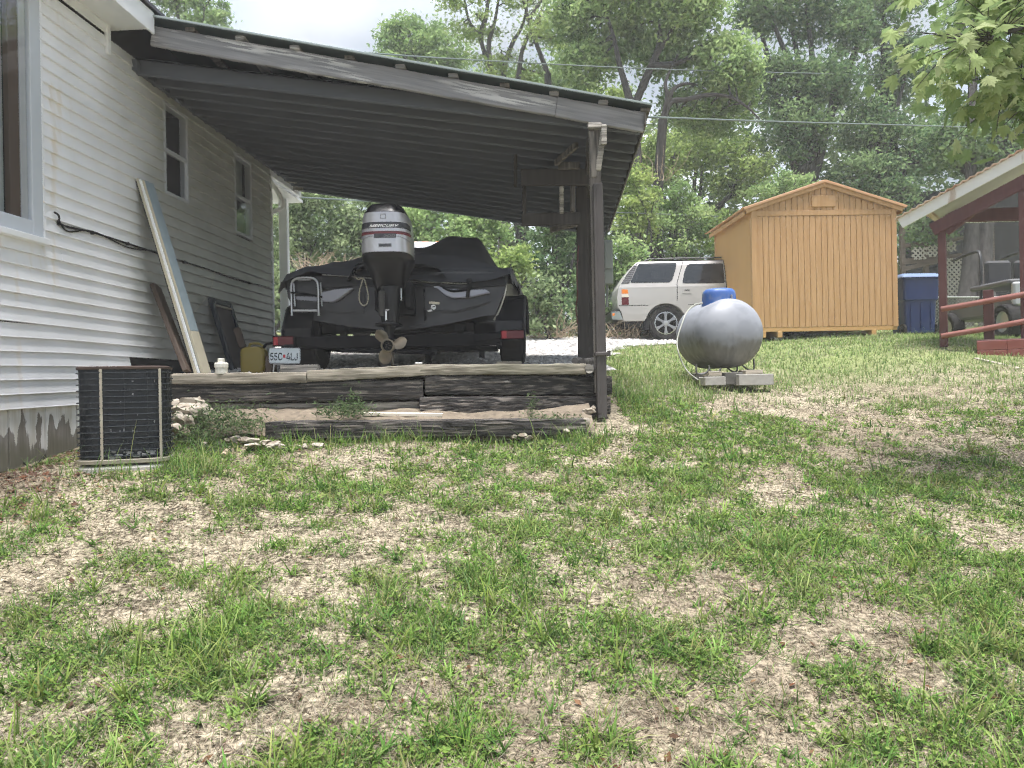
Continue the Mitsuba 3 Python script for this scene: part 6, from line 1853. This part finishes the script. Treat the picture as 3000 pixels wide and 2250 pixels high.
MB = [[W(3370, -50, 6.4), W(3050, -90, 5.8), W(2950, -50, 5.4), W(2870, -30, 5.2)], [W(3370, -50, 6.4), W(3110, 40, 5.6), W(2990, 80, 5.2), W(2910, 110, 5.0), W(2830, 120, 4.9)],
      [W(3390, 90, 6.3), W(3150, 190, 5.6), W(3020, 220, 5.2), W(2920, 230, 5.0)], [W(3390, 90, 6.3), W(3170, 270, 5.8), W(3070, 280, 5.4), W(3030, 290, 5.2)], [W(3370, -50, 6.4), W(3120, -170, 5.9), W(3000, -130, 5.5), W(2930, -100, 5.3)]]
put('trunk', tube(curve([trunk_b, (trunk_b + MB[0][0]) / 2 + [0.1, 0, 0], MB[0][0], MB[0][0] + [0.2, 0.3, 1.6]], 8), np.linspace(0.22, 0.10, 25), 12), 'm_bark', mp, smooth=50)
lims = []
pos, dirs = [], []
for b in MB:
    cu = curve(b, 10)
    lims.append(tube(cu, np.linspace(0.035, 0.006, len(cu)), 7))
    for q in range(8, len(cu)):
        for s_ in range(2):
            a_ = cu[q]
            e = a_ + rg.normal(0, 1, 3) * [0.25, 0.25, 0.16] + [-0.04, 0, -0.05]
            lims.append(tube(curve([a_, (a_ + e) / 2 + [0, 0, 0.03], e], 3), np.linspace(0.005, 0.0022, 7), 4, False))
            for l_ in range(4):
                t_ = rg.uniform(0.35, 1.05)
                pos.append(a_ + (e - a_) * t_ + rg.normal(0, 0.05, 3)); dirs.append(unit(e - a_ + rg.normal(0, 0.7, 3) * np.linalg.norm(e - a_)))
put('branches', cat(*lims), 'm_bark', mp, smooth=50)
pos, dirs = np.array(pos), np.array(dirs)
MT = []
for P_, D_ in zip(pos, dirs):
    y_ = unit(D_ + np.array([0, 0, -0.75]))
    nr = unit(np.array([rg.normal(0, 0.45), rg.normal(0, 0.45) - 0.35, 1.0]))
    x_ = unit(np.cross(y_, nr)); z_ = np.cross(x_, y_)
    s_ = rg.uniform(0.09, 0.145)
    MT.append(frame(P_, x_ * s_, y_ * s_, z_ * s_))
MT = np.array(MT)
q_ = (pos - EYE)
pxs = 1500 + F * (q_[:, 0] * CR - q_[:, 2] * SR) / q_[:, 1]; pys = 1125 - F * (q_[:, 0] * SR + q_[:, 2] * CR) / q_[:, 1]
invw = (pxs > 2600) & (pxs < 3040) & (pys > -40) & (pys < 520)
order = np.argsort(q_[:, 1] + 100 * ~invw)
for nm, c_ in (('m_maple_a', (0.36, 0.45, 0.20)), ('m_maple_b', (0.25, 0.35, 0.15)), ('m_maple_c', (0.46, 0.53, 0.28))):
    scene[nm] = {'type': 'principledthin', 'base_color': {'type': 'rgb', 'value': list(c_)}, 'roughness': 0.45, 'diff_trans': 1.1, 'eta': 1.4}
plys = [[mikit.ply(l_, nm) for nm in ('m_maple_a', 'm_maple_b', 'm_maple_c')] for l_ in LEAFS]
for k_ in order[:280]:
    key = numbered(f'{mp}__leaf')
    scene[key] = {**plys[rg.integers(4)][rg.choice(3, p=[0.5, 0.25, 0.25])], 'to_world': T(MT[k_])}
rest = []
for k_ in order[280:]:
    l_ = LEAFS[rg.integers(4)].copy(); l_.apply_transform(MT[k_]); rest.append(l_)
if rest:
    put('foliage', cat(*rest), 'm_maple_b', mp, kind='stuff')

# ------------------------------------------------------------------ rocks
rg = np.random.default_rng(21)


def rock(px, py, d, w_, h_, seed, label, group):
    m = trimesh.creation.icosphere(subdivisions=2)
    v = np.asarray(m.vertices)
    nv = meshkit.noise(v * 1.4 + seed * 7.3, seed) - 0.5
    v = v * (1 + 1.0 * nv[:, None]) + (meshkit.noise(v * 3 + seed, seed + 1) - 0.5)[:, None] * 0.5
    for pl in np.random.default_rng(seed).normal(size=(7, 3)):
        pl = pl / np.linalg.norm(pl)
        ex = np.maximum(v @ pl - 0.62, 0)
        v = v - ex[:, None] * pl
    r = random.Random(seed)
    v = v * np.array([w_ / 2, w_ / 2 * r.uniform(0.6, 1), h_ / 2]) 
    m = trimesh.Trimesh(v, m.faces, process=False)
    m.apply_transform(rot([0, 0, 1], r.uniform(0, 6)))
    P = W(px, py, d)
    P[2] = max(P[2], float(gz(P[0], P[1])) + h_ * 0.15)
    m.apply_translation(P)
    solo('rock', m, 'm_rock', label, 'rock', group, smooth=22)


pile = 'pale jagged limestone rock heaped between the air conditioner and the dark timbers'
for q, (x, y, d, w_, h_) in enumerate(((540, 1205, 6.5, 0.30, 0.16), (580, 1208, 6.55, 0.22, 0.14), (515, 1190, 6.55, 0.2, 0.12), (560, 1182, 6.6, 0.22, 0.10), (600, 1200, 6.6, 0.14, 0.10), (525, 1232, 6.35, 0.18, 0.10), (552, 1235, 6.35, 0.14, 0.09), (515, 1255, 6.2, 0.15, 0.09), (545, 1265, 6.2, 0.10, 0.05), (580, 1185, 6.7, 0.12, 0.10))):
    rock(x, y, d, w_, h_ * 1.25, 40 + q, pile, 'rocks heaped beside the air conditioner')
front = 'pale limestone rock lying in the grass left of the step timber'
for q, (x, y, d, w_, h_) in enumerate(((690, 1285, 6.35, 0.14, 0.07), (715, 1290, 6.3, 0.15, 0.07), (745, 1292, 6.3, 0.13, 0.06), (775, 1296, 6.25, 0.16, 0.06), (800, 1303, 6.2, 0.14, 0.06), (735, 1305, 6.15, 0.17, 0.05), (822, 1308, 6.2, 0.10, 0.05), (665, 1292, 6.3, 0.09, 0.04), (890, 1308, 6.25, 0.11, 0.06), (935, 1303, 6.3, 0.13, 0.05), (640, 1297, 6.3, 0.06, 0.04), (600, 1300, 6.2, 0.06, 0.03))):
    rock(x, y, d, w_, h_, 60 + q, front, 'rocks left of the step timber')
right = 'pale limestone rock at the right end of the step timber below the post'
for q, (x, y, d, w_, h_) in enumerate(((1722, 1205, 6.85, 0.15, 0.11), (1712, 1240, 6.58, 0.11, 0.14), (1738, 1196, 6.9, 0.10, 0.06), (1530, 1275, 6.5, 0.12, 0.06), (1548, 1283, 6.45, 0.10, 0.05), (1508, 1280, 6.45, 0.10, 0.05), (1660, 1262, 6.5, 0.10, 0.05), (1690, 1268, 6.5, 0.06, 0.04), (1650, 1310, 6.2, 0.06, 0.03))):
    rock(x, y, d, w_ * 0.75, h_ * 0.75, 80 + q, right, 'rocks at the right end of the step timber')
rr = random.Random(4)
for q, (x0, y0, x1, y1, lab) in enumerate(((800, 1290, 920, 1303, 'pale stick lying among the rocks left of the step timber'), (505, 1290, 575, 1287, 'brown stick lying beside the air conditioner pad'), (940, 1302, 1080, 1284, 'thin pale stick lying below the step timber'),
                                           (655, 1345, 672, 1325, 'broken chunk of pale wood in the grass right of the air conditioner'), (150, 1315, 215, 1300, 'strip of broken board against the foot of the house'), (2215, 1127, 2290, 1121, 'bleached stick lying in front of the tank blocks'))):
    a_, b_ = G(x0, y0), G(x1, y1)
    r_ = 0.012 if q != 3 else 0.025
    solo('stick', tube(curve([a_ + [0, 0, r_], (a_ + b_) / 2 + [0, 0, r_ + 0.01], b_ + [0, 0, r_ * 1.5]], 5), np.linspace(r_, r_ * 0.6, 11), 6), 'm_stick', lab, 'stick', smooth=50)
a0, a1, a2 = G(45, 1345), G(92, 1372), G(160, 1325)
solo('wire', tube(curve([a0 + [0, 0, 0.06], a1 + [0, 0, 0.01], a2 + [0, 0, 0.05], G(235, 1310) + [0, 0, 0.10]], 8), 0.004, 5), 'm_cable', 'thin black wire trailing over the dirt at the foot of the house', 'wire')

# ------------------------------------------------------------------ grass


def blades(base, az, length, width, lean, curl, col, segs=3, tipcol=None):
    n = len(base)
    d = np.stack([np.cos(az), np.sin(az), np.zeros(n)], 1)
    side = np.stack([-np.sin(az), np.cos(az), np.zeros(n)], 1)
    tw = np.random.default_rng(n).normal(0, 0.6, n)
    side = side * np.cos(tw)[:, None] + d * np.sin(tw)[:, None]
    V, C = [], []
    p = base.copy()
    ang = lean.copy()
    for k in range(segs + 1):
        t = k / segs
        w = width * (1 - t) ** 0.7 * 0.5 if k < segs else width * 0
        V.append(np.stack([p - side * w[:, None], p + side * w[:, None]], 1) if k < segs else p[:, None])
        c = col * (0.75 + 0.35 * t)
        C.append(np.repeat(c[:, None], 2 if k < segs else 1, 1))
        st_ = (length / segs)[:, None]
        p = p + (d * np.sin(ang)[:, None] + np.array([0, 0, 1.0]) * np.cos(ang)[:, None]) * st_
        ang = ang + curl / segs
    V, C = np.concatenate(V, 1), np.concatenate(C, 1)
    m = 2 * segs + 1
    f = []
    for k in range(segs - 1):
        f += [[2 * k, 2 * k + 1, 2 * k + 3], [2 * k, 2 * k + 3, 2 * k + 2]]
    f.append([2 * segs - 2, 2 * segs - 1, 2 * segs])
    Fc = (np.array(f)[None] + (np.arange(n) * m)[:, None, None]).reshape(-1, 3)
    return V.reshape(-1, 3), Fc, C.reshape(-1, 3)


def join(parts):
    v, f, c, o = [], [], [], 0
    for a, b, d in parts:
        v.append(a); f.append(b + o); c.append(d); o += len(a)
    return trimesh.Trimesh(np.concatenate(v), np.concatenate(f), process=False), np.clip(np.concatenate(c), 0.004, 0.8)


GREEN = [(2500, 1690, .55), (2250, 1650, .5), (2750, 1640, .5), (2100, 1560, .4), (2600, 1440, .4), (2880, 1430, .35), (2250, 1265, .45), (2050, 1270, .35), (2000, 1420, .35), (1950, 1470, .3), (1500, 1420, .35), (1250, 1900, .3), (1450, 1880, .35), (250, 1950, .35), (80, 2000, .35),
         (550, 1950, .3), (2850, 1950, .45), (2950, 1800, .4), (1700, 1860, .3), (1950, 1920, .3), (1600, 1600, .35), (950, 1480, .3), (500, 1380, .35), (250, 1450, .35), (850, 1830, .3), (1350, 2170, .3), (1750, 2180, .3), (2500, 2180, .35), (2900, 2150, .35), (1900, 1290, .4), (1850, 1180, .4), (1600, 1330, .35), (1300, 1340, .35), (1050, 1430, .3), (2250, 1860, .3), (700, 1480, .28), (600, 1700, .25), (880, 1610, .25), (1430, 1700, .3)]
DRY = [(2800, 1320, .5), (2500, 1330, .45), (2350, 1190, .45), (2200, 1180, .45), (800, 1640, .55), (400, 1800, .35), (920, 2030, .5), (2150, 2080, .5), (2350, 2150, .45), (300, 1560, .35), (2000, 1540, .35), (700, 2190, .45), (1950, 1770, .35), (1150, 1560, .4), (1350, 1560, .3), (2950, 1580, .35), (1700, 1740, .3), (2250, 1450, .3), (650, 1600, .35),
       (150, 1710, .3), (1150, 2100, .4), (1600, 2090, .3), (2500, 1850, .25), (1250, 1310, .2), (90, 1400, .6), (250, 1375, .5), (1900, 2150, .4), (2750, 2050, .35), (420, 1560, .3), (2650, 1160, .4), (1550, 2230, .3), (1000, 1330, .25)]
GRP = np.array([[*G(x, y)[:2], s_] for x, y, s_ in GREEN]); DRP = np.array([[*G(x, y)[:2], s_] for x, y, s_ in DRY])


def greenness(x, y):
    p = np.stack([x, y, np.zeros_like(x)], -1)
    g = 0.70 + 0.40 * (meshkit.fbm(p * 1.15, 3, 51) - 0.5) + 1.45 * (meshkit.fbm(p * 5.4, 4, 52) - 0.5)
    for (cx, cy, s_) in GRP:
        sd = s_ * np.clip(cy / 4.5, 0.5, 2.2)
        g = g + 0.26 * np.exp(-((x - cx) ** 2 + (y - cy) ** 2 * 0.8) / (2 * (sd * 0.55) ** 2))
    for (cx, cy, s_) in DRP:
        sd = s_ * np.clip(cy / 4.5, 0.5, 2.2)
        g = g - 0.33 * np.exp(-((x - cx) ** 2 + (y - cy) ** 2 * 0.8) / (2 * (sd * 0.55) ** 2))
    return g


def allowed(x, y, far=False):
    q = np.stack([x, y], -1)
    s_ = (q - P0[:2]) @ WA[:2]; t_ = (q - P0[:2]) @ WB[:2]
    ok = t_ > 0.05
    ok &= ~((np.abs(x + 2.83) < 0.36) & (np.abs(y - 5.55) < 0.36))
    ok &= ~((x < 1.05) & (y > 6.72) & (y < 9.0)) & ~((x < 1.25) & (y >= 9.0) & (y < 10.4))
    ok &= ~((x < 1.12) & (y > 6.55) & (y <= 6.82) & (x > -2.1))
    ok &= ~shapely.contains_xy(drive, x, y - 0.15) | (y < 7.4) & (x > 1.1)
    return ok


rg = np.random.default_rng(2024)


def scatter(n, y0, y1, margin=0.5, pw=1.0):
    """points on the lawn in view (and a little to each side), denser nearby"""
    t = rg.uniform(0, 1, n)
    y = y0 * (y1 / y0) ** (t ** pw)
    x = rg.uniform(-1, 1, n) * (0.70 * y + margin)
    return x, y


def pal(n, cs, jit=0.18):
    cs = np.array(cs)
    t = rg.integers(len(cs), size=n)
    return cs[t] * rg.uniform(1 - jit, 1 + jit, (n, 1)) * rg.uniform(0.93, 1.07, (n, 3))


GC = [(0.145, 0.270, 0.058), (0.18, 0.31, 0.070), (0.24, 0.36, 0.098), (0.105, 0.215, 0.050), (0.31, 0.39, 0.145), (0.16, 0.265, 0.098), (0.32, 0.335, 0.14)]
SC = [(0.38, 0.335, 0.245), (0.48, 0.435, 0.33), (0.29, 0.245, 0.175), (0.41, 0.36, 0.27), (0.19, 0.155, 0.115)]
parts = []
# tufts
x, y = scatter(46000, 1.9, 8.8)
g = greenness(x, y)
k = allowed(x, y) & (rg.uniform(0, 1, len(x)) < np.clip((g - 0.30) * 1.6, 0.12, 1))
x, y, g = x[k], y[k], g[k]
nb_ = rg.poisson(np.clip(5 + (g - 0.4) * 9, 3, 15))
idx = np.repeat(np.arange(len(x)), nb_)
n = len(idx)
bx2, by2 = x[idx] + rg.normal(0, 0.022, n) * (0.6 + y[idx] / 8), y[idx] + rg.normal(0, 0.022, n) * (0.6 + y[idx] / 8)
tl_ = rg.lognormal(math.log(0.050), 0.45, len(x)) * np.clip(0.75 + 0.5 * (g - 0.5), 0.6, 1.5)
ln_ = tl_[idx] * rg.uniform(0.5, 1.25, n)
wd_ = rg.uniform(0.0038, 0.0082, n) * np.clip(by2 / 4.0, 0.85, 1.8) * np.clip(tl_[idx] / 0.07, 0.7, 1.6)
tc_ = pal(len(x), GC)
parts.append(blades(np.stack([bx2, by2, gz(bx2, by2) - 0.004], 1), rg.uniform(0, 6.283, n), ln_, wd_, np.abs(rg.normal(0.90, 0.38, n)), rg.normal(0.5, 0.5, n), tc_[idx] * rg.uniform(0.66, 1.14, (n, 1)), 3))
# a few long, wide blades
x, y = scatter(900, 1.9, 6.5)
g = greenness(x, y)
k = allowed(x, y) & (g > 0.62)
x, y = x[k][:170], y[k][:170]
nb_ = rg.integers(4, 10, len(x)); idx = np.repeat(np.arange(len(x)), nb_); n = len(idx)
bx2, by2 = x[idx] + rg.normal(0, 0.015, n), y[idx] + rg.normal(0, 0.015, n)
parts.append(blades(np.stack([bx2, by2, gz(bx2, by2)], 1), rg.uniform(0, 6.283, n), rg.uniform(0.11, 0.22, n), rg.uniform(0.006, 0.011, n), np.abs(rg.normal(0.55, 0.25, n)), rg.uniform(0.3, 1.3, n), pal(n, [(0.22, 0.31, 0.07), (0.19, 0.26, 0.065), (0.29, 0.34, 0.12)]), 5))
# flat, broad bladed crabgrass rosettes
x, y = scatter(2600, 1.9, 7.5)
g = greenness(x, y)
k = allowed(x, y) & (g > 0.40)
x, y = x[k][:700], y[k][:700]
nb_ = rg.integers(6, 13, len(x)); idx = np.repeat(np.arange(len(x)), nb_); n = len(idx)
bx2, by2 = x[idx] + rg.normal(0, 0.010, n), y[idx] + rg.normal(0, 0.010, n)
rs_ = rg.uniform(0.06, 0.12, len(x)); rc_ = pal(len(x), [(0.175, 0.31, 0.07), (0.13, 0.25, 0.06), (0.25, 0.37, 0.11), (0.105, 0.205, 0.05)])
parts.append(blades(np.stack([bx2, by2, gz(bx2, by2) + 0.004], 1), rg.uniform(0, 6.283, n), rs_[idx] * rg.uniform(0.5, 1.2, n), rg.uniform(0.007, 0.012, n), np.clip(rg.normal(0.95, 0.25, n), 0.3, 1.4), rg.uniform(0.1, 0.9, n), rc_[idx] * rg.uniform(0.85, 1.15, (n, 1)), 4))
# the farther lawn: short and even
x, y = scatter(75000, 8.0, 19.5, 0.6)
g = greenness(x, y)
k = allowed(x, y) & (rg.uniform(0, 1, len(x)) < np.clip((g - 0.15) * 1.6 + np.clip((y - 9.5) / 4, 0, 0.7), 0.08, 1)) & ((y > 10.0) | (x > 1.0))
x, y = x[k], y[k]; n = len(x)
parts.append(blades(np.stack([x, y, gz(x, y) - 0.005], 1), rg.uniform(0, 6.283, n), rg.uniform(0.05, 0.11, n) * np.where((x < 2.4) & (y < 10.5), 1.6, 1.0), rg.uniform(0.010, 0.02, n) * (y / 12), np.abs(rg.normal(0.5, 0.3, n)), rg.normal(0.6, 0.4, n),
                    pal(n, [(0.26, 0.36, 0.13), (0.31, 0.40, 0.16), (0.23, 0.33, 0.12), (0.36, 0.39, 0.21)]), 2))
# taller grass beside the post and at the foot of the timbers
tx = []
for (cx, cy, sx2, sy2, k_) in ((1840, 1150, 60, 60, 1500), (1700, 1275, 60, 20, 500), (1500, 1285, 150, 18, 900), (1200, 1292, 180, 14, 700), (950, 1305, 120, 14, 350), (560, 1370, 40, 18, 420), (330, 1385, 80, 14, 420), (2000, 1130, 60, 14, 260), (2200, 1135, 60, 12, 150), (2500, 985, 90, 6, 200), (2740, 1000, 60, 10, 240), (1050, 1215, 90, 10, 260)):
    for q in range(k_):
        tx.append(G(cx + rg.normal(0, sx2), min(cy + rg.normal(0, sy2), 1400))[:2] if q % 6 == 0 or not tx else np.array(tx[-1]) + rg.normal(0, 0.05, 2))
tx = np.array(tx); x, y = tx[:, 0], tx[:, 1]
k = allowed(x, y); x, y = x[k], y[k]; n = len(x)
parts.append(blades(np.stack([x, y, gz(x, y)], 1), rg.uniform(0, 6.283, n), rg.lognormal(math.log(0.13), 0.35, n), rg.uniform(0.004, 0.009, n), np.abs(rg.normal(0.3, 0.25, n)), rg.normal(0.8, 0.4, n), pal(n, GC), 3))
gm, gc = join(parts)
solo('grass', gm, 'm_grass', 'patchy green lawn grass in tufts over dry ground', 'grass', kind='stuff', color=gc)
# broad low weeds between the tufts
x, y = scatter(36000, 1.9, 8.4)
g = greenness(x, y)
k = allowed(x, y) & (rg.uniform(0, 1, len(x)) < np.clip((g - 0.42) * 1.5, 0, 1))
x, y = x[k], y[k]
nb_ = rg.integers(3, 7, len(x)); idx = np.repeat(np.arange(len(x)), nb_); n = len(idx)
bx2, by2 = x[idx] + rg.normal(0, 0.022, n), y[idx] + rg.normal(0, 0.022, n)
P = np.stack([bx2, by2, gz(bx2, by2) + np.abs(rg.normal(0.014, 0.012, n))], 1)
v, f = leaf_mesh(P, rg.uniform(0.012, 0.030, n) * np.clip(by2 / 4, 0.9, 1.7), rg, up=1.1, ratio=0.55)
cw_ = np.repeat(pal(len(x), [(0.135, 0.225, 0.055), (0.18, 0.27, 0.065), (0.23, 0.30, 0.095)])[idx], 4, 0)
solo('weeds', trimesh.Trimesh(v, f, process=False), 'm_grass', 'low broad leaved weeds and clover between the grass tufts', 'weeds', kind='stuff', color=cw_)
# feathery weeds at the foot of the timbers
P = []
for (cx, cy, d, rx, rz, k_) in ((640, 1225, 6.45, 0.32, 0.13, 1500), (720, 1245, 6.4, 0.16, 0.06, 300), (1010, 1200, 6.65, 0.22, 0.08, 800), (1040, 1170, 6.8, 0.06, 0.14, 120), (1560, 1190, 6.8, 0.05, 0.12, 100), (580, 1270, 6.2, 0.25, 0.08, 500), (1610, 1225, 6.7, 0.25, 0.05, 260), (600, 1315, 6.0, 0.25, 0.05, 300)):
    c_ = W(cx, cy, d)
    P.append(c_ + rg.normal(size=(k_, 3)) * [rx * 0.55, 0.12, rz * 0.5])
P = np.concatenate(P); P[:, 2] = np.maximum(P[:, 2], gz(P[:, 0], P[:, 1]) + 0.01)
v, f = leaf_mesh(P, rg.uniform(0.025, 0.06, len(P)), rg, up=0.6, ratio=0.25)
solo('feathery_weeds', trimesh.Trimesh(v, f, process=False), 'm_grass', 'feathery grey green weeds growing at the foot of the dark timbers', 'weeds', kind='stuff', color=np.repeat(pal(len(P), [(0.10, 0.145, 0.065), (0.13, 0.17, 0.085), (0.075, 0.115, 0.05)]), 4, 0))
# dead straw
parts = []
x, y = scatter(120000, 1.9, 8.5)
k = allowed(x, y); x, y = x[k], y[k]
g = greenness(x, y)
k = rg.uniform(0, 1, len(x)) < np.clip(1.15 - 0.8 * g, 0.15, 1)
x, y = x[k], y[k]; n = len(x)
parts.append(blades(np.stack([x, y, gz(x, y) + 0.001], 1), rg.uniform(0, 6.283, n), rg.uniform(0.022, 0.065, n), rg.uniform(0.0028, 0.0056, n) * np.clip(y / 3.6, 0.85, 1.9), np.clip(rg.normal(1.15, 0.3, n), 0.2, 1.5), rg.normal(0.2, 0.4, n), pal(n, SC), 2))
gm, gc = join(parts)
solo('dry_grass', gm, 'm_grass', 'short dead straw coloured grass on the bare patches of the lawn', 'dry grass', kind='stuff', color=gc)
# fallen leaves and crumbs of bark
x, y = scatter(700, 1.9, 7.5)
k = allowed(x, y); x, y = x[k], y[k]; n = len(x)
v, f = leaf_mesh(np.stack([x, y, gz(x, y) + 0.012], 1), rg.uniform(0.015, 0.045, n), rg, up=2.0, ratio=0.6)
solo('leaf_litter', trimesh.Trimesh(v, f, process=False), 'm_grass', 'small dead brown leaves scattered over the lawn', 'leaf litter', kind='stuff', color=np.repeat(pal(n, [(0.16, 0.085, 0.05), (0.24, 0.15, 0.09), (0.11, 0.07, 0.05)]), 4, 0))
x, y = rg.uniform(-3.6, -2.4, 2600), rg.uniform(4.2, 6.4, 2600)
k = allowed(x, y) & (rg.uniform(0, 1, len(x)) < np.exp(-np.maximum(x + 3.15 - (y - 5) * 0.1, 0) * 3.0)); x, y = x[k], y[k]; n = len(x)
v, f = leaf_mesh(np.stack([x, y, gz(x, y) + 0.010], 1), rg.uniform(0.015, 0.07, n), rg, up=1.6, ratio=0.4)
solo('bark_chips', trimesh.Trimesh(v, f, process=False), 'm_grass', 'reddish brown bark chips and crumbs of dirt along the foot of the house', 'bark chips', kind='stuff', color=np.repeat(pal(n, [(0.22, 0.12, 0.08), (0.36, 0.25, 0.17), (0.15, 0.09, 0.065), (0.42, 0.34, 0.26)]), 4, 0))
# leaf rosettes one can pick out
for q, (px_, py_, r_, k_, lab) in enumerate(((1175, 1630, 0.10, 11, 'dark green weed rosette alone on a dry patch near the middle'), (750, 2075, 0.11, 12, 'dark tuft of weeds on the dry patch at lower left'), (2050, 2010, 0.10, 11, 'low dark weed on the dry patch at lower right'), (2640, 1620, 0.12, 12, 'broad bright weed in the lush grass at the right'))):
    c_ = G(px_, py_)
    az = np.linspace(0, 6.283, k_, endpoint=False) + rg.uniform(0, 0.5, k_)
    v, f, c2 = blades(np.repeat(c_[None] + [0, 0, 0.004], k_, 0), az, r_ * rg.uniform(0.7, 1.2, k_), np.full(k_, 0.024), rg.uniform(0.7, 1.2, k_), rg.uniform(0.3, 0.7, k_), pal(k_, [(0.055, 0.10, 0.03), (0.08, 0.14, 0.04)] if q < 3 else [(0.14, 0.22, 0.05)]), 4)
    solo('weed', trimesh.Trimesh(v, f, process=False), 'm_grass', lab, 'weed', color=np.clip(c2, 0.004, 0.8))
